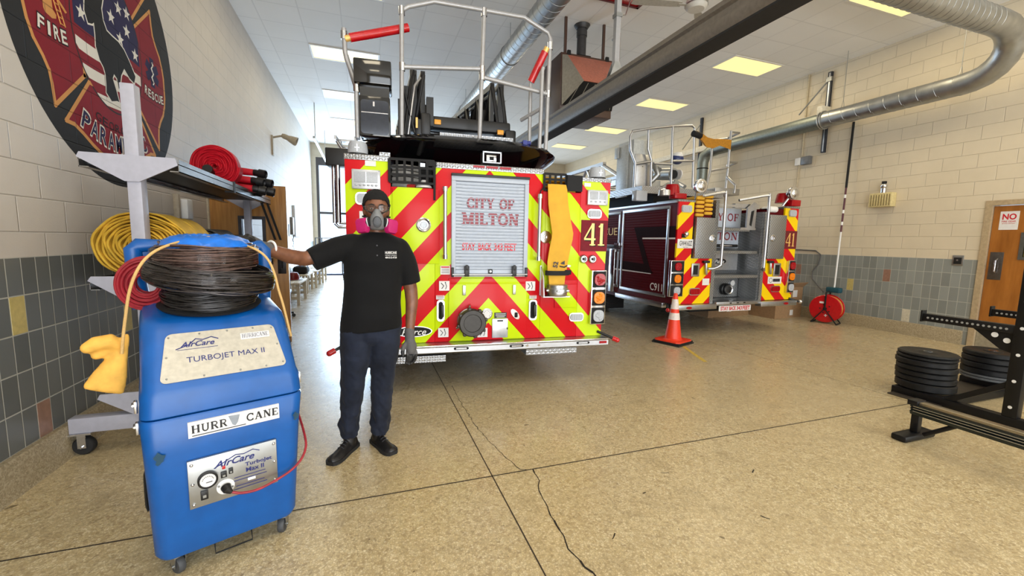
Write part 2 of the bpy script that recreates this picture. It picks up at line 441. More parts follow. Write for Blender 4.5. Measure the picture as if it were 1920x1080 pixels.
# left wall with a doorway behind the open leaf
D0, D1, DH = 6.36, 7.26, 2.13
b = B(M_wl)
b.box2((XL - .2, YB, 0), (XL, D0, ZC)); b.box2((XL - .2, D1, 0), (XL, YF, ZC)); b.box2((XL - .2, D0, DH), (XL, D1, ZC))
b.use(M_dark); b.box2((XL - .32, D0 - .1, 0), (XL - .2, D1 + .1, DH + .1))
def tile_l(col, row, m):
    y = 3.065 + .1135 * col; zt = TT - .217 * row
    b.use(m); b.box2((XL, y + .003, zt - .214), (XL + .0015, y + .1105, zt - .003))
tile_l(0, 1, M_accy); tile_l(1, 4, M_accp); tile_l(10, 2, M_accy); tile_l(-6, 2, M_accp)
struct(b.obj('wall_left'))
RD0, RD1, RDH = 2.55, 3.60, 2.16
b = B(M_wr)
b.box2((XR, YB, 0), (XR + .2, RD0, ZC)); b.box2((XR, RD1, 0), (XR + .2, YF, ZC)); b.box2((XR, RD0, RDH), (XR + .2, RD1, ZC))
def tile_r(col, row, m):
    y = 4.343 + .1135 * col; zt = TT - .217 * row
    b.use(m); b.box2((XR - .0015, y + .003, zt - .214), (XR, y + .1105, zt - .003))
tile_r(8, 2, M_accy); tile_r(3, 1, M_accp); tile_r(0, 4, M_accw); tile_r(17, 1, M_accp)
struct(b.obj('wall_right'))
# far wall: glazed bay door on the left bay, plain block elsewhere
b = B(M_wf); fx0, fx1, fz = -1.70, 2.75, 4.42
b.box2((XL - .2, YF, 0), (fx0, YF + .2, ZC)); b.box2((fx0, YF, fz), (fx1, YF + .2, ZC)); b.box2((fx1, YF, 0), (4.0, YF + .2, ZC)); b.box2((4.0, YF, 4.2), (8.0, YF + .2, ZC)); b.box2((8.0, YF, 0), (XR + .2, YF + .2, ZC))
struct(b.obj('wall_far'))
M_frame = mat('dark_bronze_frame', (70, 66, 66), .4, .4)
M_glass = glass('window_glass')
b = B(M_frame)
b.box2((fx0, YF, 4.14), (fx1, YF + .12, fz)); b.box2((fx0, YF, 0), (fx0 + .09, YF + .12, 4.14)); b.box2((fx1 - .09, YF, 0), (fx1, YF + .12, 4.14))
for x in (-.62, .5, 1.62): b.box2((x - .035, YF + .02, 0), (x + .035, YF + .1, 4.14))
for zz in (.03, 2.37): b.box2((fx0, YF + .02, zz - .04), (fx1, YF + .1, zz + .04))
w1 = struct(b.obj('window_1'))
b = B(M_glass); b.box2((fx0 + .05, YF + .05, .05), (fx1 - .05, YF + .062, 4.14)); b.obj('pane', w1)
b = B(M_frame)
for x in (4.0, 5.33, 6.66, 7.94): b.box2((x, YF + .02, 0), (x + .06, YF + .1, 4.2))
for zz in (0, 1.4, 2.8, 4.14): b.box2((4.0, YF + .02, zz), (8.0, YF + .1, zz + .06))
w2 = struct(b.obj('window_2'))
b = B(M_glass); b.box2((4.03, YF + .05, .03), (7.97, YF + .062, 4.17)); b.obj('pane', w2)
# wall behind the camera with its bay openings (doors rolled up)
b = B(M_wf)
for x0, x1 in ((XL - .2, -1.4), (2.7, 3.9), (8.0, XR + .2)): b.box2((x0, YB - .2, 0), (x1, YB, ZC))
for x0, x1 in ((-1.4, 2.7), (3.9, 8.0)): b.box2((x0, YB - .2, 4.2), (x1, YB, ZC))
struct(b.obj('wall_back'))
# curbs
M_curb = NT('curb_terrazzo')
def _curb():
    t = M_curb; v = t.n('ShaderNodeTexVoronoi'); t.set(v.inputs['Vector'], t.coord()); v.inputs['Scale'].default_value = 120
    return t.done(t.ramp(t.sep(v.outputs['Color'])[0], (0, srgb(138, 124, 96)), (.5, srgb(160, 145, 116)), (1, srgb(178, 164, 136))), .45)
M_curb = _curb()
def curb(name, x, s, spans):
    b = B(M_curb)
    for y0, y1 in spans:
        b.loft([[(x, y, 0), (x + s * .05, y, 0), (x + s * .042, y, .02), (x + s * .04, y, CB - .012), (x + s * .03, y, CB), (x, y, CB)] for y in (y0, y1)], smooth=False)
    struct(b.obj(name))
curb('baseboard_left', XL, 1, ((YB, D0 - .05), (D1 + .05, YF))); curb('baseboard_right', XR, -1, ((YB, RD0 - .06), (RD1 + .06, YF)))
# door_1: honey oak leaf standing open at right angles to the left wall
d1 = B(mat('door_frame_paint', (196, 184, 160), .4))
d1.box2((XL - .2, D0, 0), (XL + .02, D0 + .05, DH - .05)); d1.box2((XL - .2, D1 - .05, 0), (XL + .02, D1, DH - .05)); d1.box2((XL - .2, D0, DH - .05), (XL + .02, D1, DH))
d1.box2((XL, D0 - .1, 0), (XL + .02, D0, DH + .05))
d1 = struct(d1.obj('door_1'))
b = B(M_door); x0, x1, y = XL + .02, -.98, 6.30
wx0, wx1, wz0, wz1 = -1.50, -1.27, 1.28, 1.66
b.box2((x0, y, .01), (wx0, y + .045, 2.10)); b.box2((wx1, y, .01), (x1, y + .045, 2.10)); b.box2((wx0, y, .01), (wx1, y + .045, wz0)); b.box2((wx0, y, wz1), (wx1, y + .045, 2.10))
b.obj('leaf', d1)
b = B(mat('window_stop', (64, 62, 64), .4, .5))
for a in ((wx0 - .04, wz0 - .04, wx0, wz1 + .04), (wx1, wz0 - .04, wx1 + .04, wz1 + .04), (wx0, wz0 - .04, wx1, wz0), (wx0, wz1, wx1, wz1 + .04)): b.box2((a[0], y - .012, a[1]), (a[2], y + .057, a[3]))
b.obj('vision_frame', d1)
b = B(M_glass); b.box2((wx0, y + .019, wz0), (wx1, y + .025, wz1)); b.obj('pane', d1)
b = B(mat('dark_lock_plate', (58, 56, 58), .35, .8)); b.box2((-1.11, y - .006, .95), (-1.01, y, 1.30), bev=.003); b.cyl((-1.06, y - .006, 1.2), (-1.06, y - .06, 1.2), .012); b.cyl((-1.06, y - .06, 1.2), (-1.06, y - .06, 1.02), .012); b.obj('door_handle', d1)
# door_2: orange-brown flush door in the right wall
d2 = B(mat('tan_door_frame', (176, 156, 124), .4))
for y0, y1 in ((RD0, RD0 + .07), (RD1 - .07, RD1)): d2.box2((XR - .02, y0, 0), (XR + .18, y1, RDH - .07))
d2.box2((XR - .02, RD0, RDH - .07), (XR + .18, RD1, RDH))
d2 = struct(d2.obj('door_2'))
M_door2 = wood('amber_veneer', (140, 84, 28), (178, 114, 48), 9, 9, 1.4)
b = B(M_door2); X = XR + .03; vy0, vy1, vz0, vz1 = 2.72, 3.18, 1.36, 1.66
y0, y1 = RD0 + .075, RD1 - .075
b.box2((X, y0, .3), (X + .045, vy0, RDH - .08)); b.box2((X, vy1, .3), (X + .045, y1, RDH - .08)); b.box2((X, vy0, .3), (X + .045, vy1, vz0)); b.box2((X, vy0, vz1), (X + .045, vy1, RDH - .08))
b.obj('leaf', d2)
b = B(mat('kick_plate', (176, 170, 150), .4, .5)); b.box2((X - .002, y0, .012), (X + .045, y1, .3)); b.obj('kick_plate', d2)
b = B(mat('grey_vision_stop', (96, 96, 92), .4, .4))
for a in ((vy0 - .04, vz0 - .04, vy0, vz1 + .04), (vy1, vz0 - .04, vy1 + .04, vz1 + .04), (vy0, vz0 - .04, vy1, vz0), (vy0, vz1, vy1, vz1 + .04)): b.box2((X - .014, a[0], a[1]), (X + .05, a[2], a[3]))
b.obj('vision_frame', d2)
b = B(mat('dim_glass', (112, 98, 52), .08)); b.box2((X + .018, vy0, vz0), (X + .026, vy1, vz1)); b.obj('pane', d2)
b = B(mat('pull_plate', (98, 92, 88), .35, .7)); b.box2((X - .004, 3.36, 1.02), (X, 3.50, 1.42), bev=.002)
b.use(M_chrome); b.tube([(X, 3.42, 1.12), (X - .045, 3.42, 1.14), (X - .045, 3.42, 1.30), (X, 3.42, 1.32)], .011); b.obj('door_handle', d2)
def right_M(y, z, x): return Matrix(((0, 0, -1, x), (-1, 0, 0, y), (0, 1, 0, z), (0, 0, 0, 1)))
for y, lab, nm in ((3.36, 'white paper notice with large red NO on the amber door', 'no'), (3.0, 'white paper notice with line drawing taped beside the NO notice', 'pic')):
    b = B(M_label); b.box((X - .0015, y, 1.87), (.002, .19, .26)); s = tag(b.obj('door_notice'), lab, 'sign', 'paper notices on the amber door')
    b = B(M_redink if nm == 'no' else M_ink); Mx = right_M(y, 1.87, X - .003)
    if nm == 'no':
        text(b, 'NO', Mx @ Matrix.Translation((0, .055, 0)), .14, .085, fat=.03)
        text(b, 'FIRE GEAR', Mx @ Matrix.Translation((0, -.012, 0)), .14, .024, fat=.01)
        text(b, 'BEYOND THIS POINT', Mx @ Matrix.Translation((0, -.042, 0)), .13, .012)
    else:
        for k in range(4): b.tube([Mx @ V((.03 * cos(i * PI / 8) * (1 + .25 * k) - .02, .028 * sin(i * PI / 8) * (1 + .2 * k) - .03, 0)) for i in range(9)], .0016, seg=5)
        b.tube([Mx @ V(p) for p in ((-.06, -.05, 0), (.06, -.05, 0), (.07, -.02, 0))], .0016, seg=5); b.tube([Mx @ V(p) for p in ((-.05, -.075, 0), (.05, -.075, 0))], .0016, seg=5)
    b.obj('printing', s)

# ------------------------------------------------------------------ ceiling lights
M_tube = emis('lit_diffuser', (255, 238, 168), 1.0); M_troffer = mat('troffer_white', (232, 230, 222), .5, var=.02)
def make_light():
    t = thing('ceiling_light', 'l', 'light', group='lit troffers in the tile ceiling')
    b = B(M_troffer); w, d = 1.234, .617
    for a in ((-w / 2, -d / 2 + .03, -w / 2 + .03, d / 2 - .03), (w / 2 - .03, -d / 2 + .03, w / 2, d / 2 - .03), (-w / 2, -d / 2, w / 2, -d / 2 + .03), (-w / 2, d / 2 - .03, w / 2, d / 2)): b.box2((a[0], a[1], -.014), (a[2], a[3], -.001))
    b.obj('frame', t)
    b = B(M_tube); b.box2((-w / 2 + .03, -d / 2 + .03, -.009), (w / 2 - .03, d / 2 - .03, -.003)); b.obj('diffuser', t)
    return t
L0 = make_light(); first = True
lights = [(-.293, 9.14, 'lit troffer left of the tower ladder, nearest of the left-hand row'), (-.293, 11.6, 'second lit troffer in the row along the pale left wall'), (-.293, 14.08, 'third lit troffer along the left wall, above the far bay door'),
          (-.293, 6.6, 'lit troffer above the rear railing of the striped truck, cut by the photo edge'),
          (7.12, 4.17, 'lit troffer beside the silver duct bend, largest one by the right wall'), (7.12, 6.66, 'lit troffer above the older truck, second from the duct bend'),
          (7.12, 9.17, 'lit troffer third from the duct bend, right of the brown heater'), (7.12, 11.8, 'lit troffer fourth from the duct bend, past the brown heater'), (7.12, 14.3, 'smallest lit troffer at the far end of the right-hand row')]
for x, y, lab in lights:
    if first: L0.location = (x, y, ZC); relabel(L0, lab); first = False
    else: dup(L0, (x, y, ZC), label=lab)
# ------------------------------------------------------------------ mural on the left wall
CY, CZ = 4.333, 2.945
def WL(y, z, x=0.): return Matrix(((0, 0, 1, XL + x), (1, 0, 0, y), (0, 1, 0, z), (0, 0, 0, 1)))
def mpaint(name, rgb, var=.08):
    """flat wall paint; the block joints show through"""
    t = NT(name); c = t.sep(t.coord()); h, z = c[1], c[2]
    r = t.math('DIVIDE', t.math('SUBTRACT', z, 1.4412 - CZ), .2029); row = t.math('FLOOR', r); par = t.math('ABSOLUTE', t.math('MODULO', row, 2.))
    col = t.math('DIVIDE', t.math('SUBTRACT', h, t.math('ADD', 3.198 - CY, t.math('MULTIPLY', par, .202))), .406)
    def edge(v, size):
        f = t.math('FRACT', v); return t.math('MINIMUM', t.math('DIVIDE', t.math('MULTIPLY', t.math('MINIMUM', f, t.math('SUBTRACT', 1., f)), size), .006), 1.)
    j = t.math('MINIMUM', edge(r, .2029), edge(col, .406)); n = t.noise(t.coord(), 7, 4); k = srgb(*rgb)
    t.bump(t.math('ADD', j, t.math('MULTIPLY', t.noise(t.coord(), 160, 2), .2)), .005, .8)
    a = t.mix(n, tuple(v * (1 - var) for v in k[:3]) + (1,), tuple(v * (1 + var) for v in k[:3]) + (1,))
    return t.done(t.mix(j, tuple(v * .6 for v in k[:3]) + (1,), a), .75, 0, .18)
P_blk = mpaint('mural_black', (40, 40, 41)); P_red = mpaint('mural_red', (128, 24, 36), .14); P_gold = mpaint('mural_gold', (204, 146, 84))
P_navy = mpaint('mural_navy', (38, 34, 72)); P_wht = mpaint('mural_white', (222, 218, 208)); P_drk = mpaint('mural_horse_black', (28, 27, 28))
mural = thing('wall_mural', 'round painted firefighter mural with red cross, flag and horse on the pale left wall', 'mural', (XL, CY, CZ))
def ml(y, z, d): return V((d * .22, y - CY, z - CZ))                       # local point on the wall, d = paint thickness step
def mpart(name, polys, m, d):
    b = B(m)
    for p in polys: b.face([ml(y, z, d) for y, z in p])
    return b.obj(name, mural, recalc=False)
def circ(cy, cz, ry, rz, n=72, a0=0, a1=360): return [(cy + ry * cos(radians(a0 + (a1 - a0) * i / n)), cz + rz * sin(radians(a0 + (a1 - a0) * i / n))) for i in range(n)]
mpart('roundel', [circ(CY, CZ, 1.122, 1.122, 96)], P_blk, .001)
cz = 2.88
def curve(p, q, bulge, n=10):
    """quadratic arc p->q with sideways bulge"""
    p, q = V(p), V(q); d = q - p; nn = V((-d.y, d.x)).normalized() * bulge
    return [tuple(p + d * (i / n) + nn * 4 * (i / n) * (1 - i / n)) for i in range(n + 1)]
m1 = lambda p: (2 * CY - p[0], p[1]); m2 = lambda p: (p[0], 2 * cz - p[1])
arm_l = [(3.955, 2.553), (3.612, 2.256), (3.60, 2.38), (3.585, 2.46), (3.54, 2.53), (3.47, 2.61), (3.43, 2.70), (3.41, 2.79)]
arm_l = arm_l + [m2(p) for p in reversed(arm_l)]
arm_b = [(4.0, 2.524), (3.705, 2.185), (3.79, 2.18), (3.88, 2.14), (3.98, 2.085), (4.08, 2.04), (4.2, 2.01), (CY, 2.0)]
arm_b = arm_b + [m1(p) for p in reversed(arm_b[:-1])]
arms = [arm_l, [m1(p) for p in reversed(arm_l)], arm_b, [m2(p) for p in reversed(arm_b)]]
def grow(poly, k):
    c = (sum(p[0] for p in poly) / len(poly), sum(p[1] for p in poly) / len(poly))
    return [(c[0] + (y - c[0]) * k, c[1] + (zz - c[1]) * k) for y, zz in poly]
def border(poly, w, d, m, name):
    b = B(m); n = len(poly)
    for i in range(n):
        p, q = V(poly[i]), V(poly[(i + 1) % n]); dd = (q - p)
        if dd.length < 1e-5: continue
        dd.normalize(); nn = V((-dd.y, dd.x)) * w / 2; p = p - dd * w / 2; q = q + dd * w / 2
        b.face([ml(*(p - nn), d), ml(*(q - nn), d), ml(*(q + nn), d), ml(*(p + nn), d)])
    return b
mpart('red_cross', arms, P_red, .002)
b = B(P_gold)
for a in arms:
    n = len(a)
    for i in range(n):
        p, q = V(a[i]), V(a[(i + 1) % n]); dd = q - p
        if dd.length < 1e-5: continue
        dd.normalize(); nn = V((-dd.y, dd.x)) * .014; p = p - dd * .012; q = q + dd * .012
        dd_ = .003 + .0003 * (i % 3)
        b.face([ml(*(p - nn), dd_), ml(*(q - nn), dd_), ml(*(q + nn), dd_), ml(*(p + nn), dd_)])
b.obj('gold_outline', mural, recalc=False)
ov = (CY, 2.93, .477, .525)
mpart('oval_rim', [circ(ov[0], ov[1], ov[2] + .012, ov[3] + .012)], P_blk, .0035)
mpart('flag_red', [circ(*ov)], P_red, .004)
def in_oval(z0, z1, ya=None, wave=.0):
    """band of the oval between heights, edges gently waved"""
    f = lambda y: wave * sin((y - CY) * 5.5)
    top, bot = [], []
    for i in range(33):
        y = CY - ov[2] + 2 * ov[2] * i / 32; h = ov[3] * sqrt(max(0, 1 - ((y - CY) / ov[2]) ** 2))
        lo, hi = max(z0 + f(y), ov[1] - h), min(z1 + f(y), ov[1] + h)
        if hi - lo > .0005: top.append((y, hi)); bot.append((y, lo))
    return bot + top[::-1]
mpart('flag_stripe', [in_oval(2.735, 2.815, wave=.018), in_oval(2.575, 2.655, wave=.018), in_oval(2.43, 2.495, wave=.012)], P_wht, .005)
mpart('flag_canton', [in_oval(2.895, 3.6, wave=.02)], P_navy, .005)
def star(y, z, r): return [(y + (r if k % 2 == 0 else r * .42) * sin(k * PI / 5), z + (r if k % 2 == 0 else r * .42) * cos(k * PI / 5)) for k in range(10)]
mpart('flag_star', [star(y, zz, .058) for y, zz in ((3.975, 2.985), (4.37, 3.14), (4.49, 3.26), (4.60, 3.13), (4.485, 3.02), (4.715, 2.985), (4.0, 3.17), (4.62, 3.28))], P_wht, .006); islands(bpy.data.objects['flag_star'])
horse = [(4.30, 3.30), (4.235, 3.34), (4.17, 3.30), (4.10, 3.24), (4.035, 3.12), (4.018, 3.02), (4.05, 2.95), (4.10, 2.965), (4.125, 2.985), (4.13, 2.90), (4.125, 2.82), (4.16, 2.74), (4.205, 2.70), (4.222, 2.66), (4.222, 2.58), (4.215, 2.52), (4.28, 2.475), (4.33, 2.49), (4.36, 2.50), (4.39, 2.50),
         (4.36, 2.58), (4.32, 2.66), (4.345, 2.70), (4.385, 2.68), (4.40, 2.60), (4.43, 2.66), (4.455, 2.73), (4.51, 2.80), (4.59, 2.75), (4.66, 2.735), (4.69, 2.80), (4.64, 2.855), (4.59, 2.905), (4.53, 2.955), (4.45, 2.985), (4.36, 2.99), (4.29, 3.0), (4.25, 3.06), (4.24, 3.14), (4.27, 3.22)]
b = B(P_wht)
n = len(horse)
for i in range(n):
    p, q = V(horse[i]), V(horse[(i + 1) % n]); dd = (q - p).normalized(); nn = V((-dd.y, dd.x)) * .012; p = p - dd * .008; q = q + dd * .008
    dd_ = .0065 + .0002 * (i % 3)
    b.face([ml(*(p - nn), dd_), ml(*(q - nn), dd_), ml(*(q + nn), dd_), ml(*(p + nn), dd_)])
b.obj('horse_outline', mural, recalc=False)
b = B(P_drk); b.face([ml(y, zz, .0075) for y, zz in horse])
b.obj('horse', mural, recalc=False)
def wallM(y, z, d, rot=0): return Matrix(((0, 0, .2, d * .22), (1, 0, 0, y - CY), (0, 1, 0, z - CZ), (0, 0, 0, 1))) @ Matrix.Rotation(radians(rot), 4, 'Z')
def arched(s, yc, zc, R, span, h, m, m_out, name, fat, serif=False):
    """letters one by one along a sagging arc"""
    bo, bi = B(m_out), B(m); n = len(s)
    for i, ch in enumerate(s):
        a = radians(-span / 2 + span * i / (n - 1)); y = yc + R * sin(a); z_ = zc + R * (1 - cos(a))
        M = wallM(y, z_, .008, degrees(a)); w = R * radians(span) / (n - 1) * .80 * (.45 if ch == 'I' else 1)
        if not serif: text(bo, ch, M, w * 1.22, h * 1.22, fat=.05)
        text(bi, ch, wallM(y, z_, .0088, degrees(a)), w, h, fat=.02 if not serif else 0)
    if not serif: bo.obj(name + '_outline', mural, recalc=False)
    else: bo.bm.free()
    bi.obj(name, mural, recalc=False)
arched('FIRE', 3.655, 2.722, .9, 13.5, .085, P_wht, P_drk, 'lettering', .03)
arched('RESCUE', 5.03, 2.735, .9, 20, .075, P_wht, P_drk, 'lettering', .03)
arched('PARAMEDIC', 4.333, 2.155, 1.1, 44, .125, P_navy, P_wht, 'lettering', .03)
arched('GEORGIA', 4.333, 2.275, 1.0, 29, .062, P_drk, P_drk, 'lettering', 0, True)
# star of life on the right arm
b = B(P_navy)
for k in range(3):
    a = radians(60 * k + 90); d = V((cos(a), sin(a))); e = V((-d.y, d.x)) * .038; c = V((5.02, 2.945))
    b.face([ml(*(c + d * i * .13 + e * j), .0042 + .0003 * k) for i, j in ((-1, -1), (1, -1), (1, 1), (-1, 1))])
b.obj('medical_star', mural, recalc=False)
b = B(P_wht); b.tube([ml(5.02, 2.84 + .02 * i, .006) + V((0, .0 if i in (0, 10) else .018 * sin(i * 1.6), 0)) for i in range(11)], .006, seg=6); b.obj('staff', mural)
# golden helmet and ladder on the left arm
b = B(P_gold); b.face([ml(y, zz, .0045) for y, zz in ((3.585, 2.83), (3.60, 2.81), (3.66, 2.80), (3.70, 2.815), (3.705, 2.84), (3.675, 2.86), (3.67, 2.94), (3.64, 3.0), (3.6, 3.0), (3.585, 2.94))])
b.obj('helmet', mural, recalc=False)
b = B(P_gold)
for o in (0, .045): b.tube([ml(3.655 + o, 3.0, .006), ml(3.74 + o, 2.80, .006)], .004, seg=6)
for k in range(6): b.tube([ml(3.66 + .016 * k, 2.985 - .036 * k, .006), ml(3.705 + .016 * k, 2.985 - .036 * k, .006)], .004, seg=6)
b.tube([ml(3.52, 2.93, .006), ml(3.6, 3.0, .006)], .007, seg=6); b.tube([ml(3.72, 2.95, .006), ml(3.8, 2.9, .006)], .008, seg=6)
b.obj('ladder', mural)

# ------------------------------------------------------------------ things on the left wall
t = thing('wall_lamp', 'small beige cone spot lamp on a bracket high on the pale left wall', 'lamp', (XL, 10.5, 3.3))
M_beige = mat('beige_enamel', (166, 154, 134), .45)
b = B(M_beige); b.box2((0, -.06, -.12), (.03, .06, .30)); b.tube([(.02, 0, .26), (.16, 0, .30), (.24, -.02, .30)], .022); b.obj('bracket', t)
b = B(M_beige); M = Matrix.Translation((.24, -.03, .30)) @ Matrix.Rotation(radians(112), 4, 'Y') @ Matrix.Rotation(radians(0), 4, 'X')
b.lathe([(r * .72, z * .8) for r, z in ((.0, -.06), (.055, -.055), (.075, 0), (.075, .1), (.10, .17), (.14, .33), (.132, .33), (.09, .16), (.0, .12))], M, 24); b.obj('lamp_shade', t)
t = thing('soap_dispenser', 'small white wall box with beige bracket above the yellow hose rolls', 'dispenser', (XL, 5.38, 1.70))
b = B(M_white); b.box2((0, -.02, -.09), (.10, .13, .12), bev=.015); b.obj('body', t)
b = B(M_beige); b.box2((0, -.10, -.12), (.05, -.05, .16), bev=.004); b.obj('bracket', t)

# far left: wall boxes, benches, chair, cart
def wallbox(y0, y1, z0, z1, d, m, lab, name, cat):
    t = thing(name, lab, cat, (XL + .001, (y0 + y1) / 2, z0)); h = (y1 - y0) / 2
    b = B(m); b.box2((0, -h, 0), (d, h, z1 - z0), bev=.006); b.obj('body', t)
    return t, h
t, h = wallbox(10.6, 11.7, 1.0, 2.25, .10, mat('pale_cabinet', (196, 188, 176), .5), 'pale flat wall cabinet just past the open oak door', 'wall_cabinet', 'cabinet')
b = B(M_black); b.box2((.10, h - .2, .45), (.112, h - .1, .75)); b.obj('handle', t)
t, h = wallbox(12.9, 14.1, 1.45, 2.30, .06, mat('blueish_whiteboard', (206, 212, 222), .3), 'small bluish board on the left wall behind the benches', 'notice_board', 'board')
t, h = wallbox(12.25, 12.45, 1.5, 1.95, .09, mat('grey_phone', (120, 116, 112), .4), 'grey wall telephone with curly cord near the benches', 'wall_telephone', 'telephone')
b = B(M_dark); b.tube([(.07 + .01 * sin(i), .02 * sin(i * .9), -.02 - i * .025) for i in range(22)], .008, seg=6); b.obj('cord', t)
M_bench = mat('whitewashed_pine', (214, 204, 184), .5, var=.08)
def make_bench():
    t = thing('bench', 'b', 'bench', group='low pale wooden benches along the left wall')
    b = B(M_bench)
    for k in range(3): b.box2((-.20 + k * .135, 0, .44), (-.20 + k * .135 + .128, 1.25, .48), bev=.004)
    b.obj('seat', t)
    for yy in (.06, 1.12):
        for xx in (-.19, .13):
            b = B(M_bench); b.box2((xx, yy, 0), (xx + .06, yy + .06, .44)); b.obj('leg', t)
        b = B(M_bench); b.box2((-.13, yy + .01, .12), (.13, yy + .05, .18)); b.obj('stretcher', t)
    return t
bench = make_bench(); bench.location = (-1.52, 9.7, 0); relabel(bench, 'low pale bench nearest the open oak door, with a red helmet on it')
dup(bench, (-1.60, 11.75, 0), label='low pale bench second from the oak door, carrying a dark bag')
dup(bench, (-1.52, 13.05, 0), label='low pale bench third from the oak door along the left wall')
dup(bench, (-1.47, 14.5, 0), label='low pale bench farthest from the oak door, beside the trolley')
t = thing('gear_bag', 'black gear bag lying on the second pale bench', 'bag', (-1.62, 12.3, .48))
b = B(mat('black_fabric', (22, 20, 24), .9)); b.box((0, 0, .10), (.34, .6, .2), bev=.07, seg=3); b.obj('body', t)
b = B(M_white); b.box((.13, -.2, .2), (.05, .08, .03), bev=.01); b.obj('tag', t)
b = B(mat('maroon_strap', (120, 24, 40), .7)); b.tube([(0, -.2, .2), (0, -.1, .27), (0, .1, .27), (0, .2, .2)], .014); b.obj('handle', t)
t = thing('fire_helmet', 'dark red fire helmet on the nearest pale bench', 'helmet', (-1.55, 10.5, .48))
b = B(mat('helmet_red', (120, 30, 30), .35)); b.lathe([(.19, .0), (.185, .015), (.13, .03), (.125, .1), (.09, .16), (.0, .18)], seg=24); b.obj('shell', t)
b = B(M_black); b.lathe([(.195, -.0), (.2, .008), (.19, .012)], seg=24, caps=False); b.obj('brim_edge', t)
t = thing('office_chair', 'black office chair with star base partly behind the open oak door', 'chair', (-1.52, 8.3, 0))
for k in range(5):
    a = radians(72 * k + 20); b = B(M_black); b.tube([(0, 0, .12), (.28 * cos(a), .28 * sin(a), .075)], [.028, .018]); b.cyl((.28 * cos(a) - .015 * sin(a), .28 * sin(a) + .015 * cos(a), .03), (.28 * cos(a) + .015 * sin(a), .28 * sin(a) - .015 * cos(a), .03), .03); b.obj('leg', t)
b = B(M_chrome); b.cyl((0, 0, .1), (0, 0, .42), .025); b.obj('column', t)
b = B(M_black); b.box((0, 0, .46), (.46, .46, .08), bev=.03); b.obj('seat', t)
b = B(M_black); b.box((0, .24, .78), (.42, .06, .5), bev=.028); b.obj('backrest', t)
t = thing('trolley', 'grey hand trolley frame before the bright far bay door', 'cart', (-1.20, 15.9, 0))
M_cart = mat('cart_grey', (92, 94, 100), .4, .5)
b = B(M_cart); b.tube([(-.42, 0, .12), (-.42, 0, 1.42), (.42, 0, 1.42), (.42, 0, .12)], .022); b.tube([(-.22, 0, 1.42), (-.22, 0, .9)], .018); b.tube([(-.42, 0, .9), (.42, 0, .9)], .018); b.obj('push_frame', t)
b = B(mat('trolley_blue', (60, 70, 110), .5)); b.box2((-.5, -.02, .12), (.55, .75, .18), bev=.01); b.obj('deck', t)
for xx in (-.4, .44):
    for yy in (.05, .66):
        b = B(M_rubber); b.cyl((xx - .02, yy, .06), (xx + .02, yy, .06), .06); b.obj('wheel', t)
t = thing('storage_bin', 'dark grey upright bin by the far bay door beside the trolley', 'bin', (-.35, 16.4, 0))
b = B(mat('bin_grey', (96, 94, 96), .5)); b.loft([[(sx * w, sy * w, zz) for sx, sy in ((-1, -1), (1, -1), (1, 1), (-1, 1))] for w, zz in ((.26, 0), (.33, .72))], smooth=False); b.obj('body', t)
b = B(mat('bin_lid', (70, 70, 74), .5)); b.box((0, 0, .75), (.72, .72, .06), bev=.02); b.obj('lid', t)

# ------------------------------------------------------------------ grey hose rack along the left wall
M_rack = mat('pale_grey_powder_coat', (172, 172, 184), .42, var=.05)
M_rail = mat('bright_shelf_rail', (150, 148, 146), .25, .9)
RY0, RY1 = 3.385, 6.08
rack = thing('hose_rack', 'tall pale grey steel hose rack on casters along the left wall', 'rack', (-1.38, RY0, 0))
rx = lambda x: x + 1.38; ry = lambda y: y - RY0
for y, top in ((RY0, 2.37), (RY1, 1.99)):
    b = B(M_rack); b.box2((rx(-1.414), ry(y - .04), .16), (rx(-1.34), ry(y + .04), top), bev=.006); b.obj('upright', rack)
def yplate(poly, y, th, name):
    b = B(M_rack); b.prism(poly, Matrix(((1, 0, 0, 1.38), (0, 0, -1, ry(y) + th / 2), (0, 1, 0, 0), (0, 0, 0, 1))), th); return b.obj(name, rack)
top_arm = [(-1.633, 1.935), (-1.648, 1.905), (-1.42, 1.772), (-1.345, 1.772), (-1.136, 1.888), (-1.148, 1.932)]
mid_arm = [(-1.63, 1.172), (-1.648, 1.145), (-1.44, 1.0), (-1.33, 1.0), (-1.13, 1.135), (-1.14, 1.172)]
low_arm = [(-1.64, .405), (-1.655, .375), (-1.44, .235), (-1.33, .235), (-1.13, .375), (-1.14, .405)]
for y in (RY0 - .045, RY1 + .045):
    for p in (top_arm, mid_arm, low_arm): yplate(p, y, .012, 'shelf_bracket')
for zz in (1.89, 1.13):
    b = B(M_rail)
    for xx, s in ((-1.13, 1), (-1.64, -1)):
        b.box2((rx(xx - .05 * s), ry(RY0 - .05), zz), (rx(xx), ry(RY1 + .05), zz + .006)); b.box2((rx(xx - .004 * s), ry(RY0 - .05), zz - .045), (rx(xx), ry(RY1 + .05), zz + .035)); b.box2((rx(xx - .05 * s), ry(RY0 - .05), zz - .045), (rx(xx), ry(RY1 + .05), zz - .039))
    b.use(M_black); b.box2((rx(-1.60), ry(RY0 + .02), zz - .008), (rx(-1.17), ry(RY1 - .02), zz - .004)); b.use(M_rail)
    for k in range(9): yy = RY0 + .06 + (RY1 - RY0 - .12) * k / 8; b.box2((rx(-1.62), ry(yy - .03), zz - .004), (rx(-1.15), ry(yy + .03), zz + .002))
    b.obj('shelf', rack)
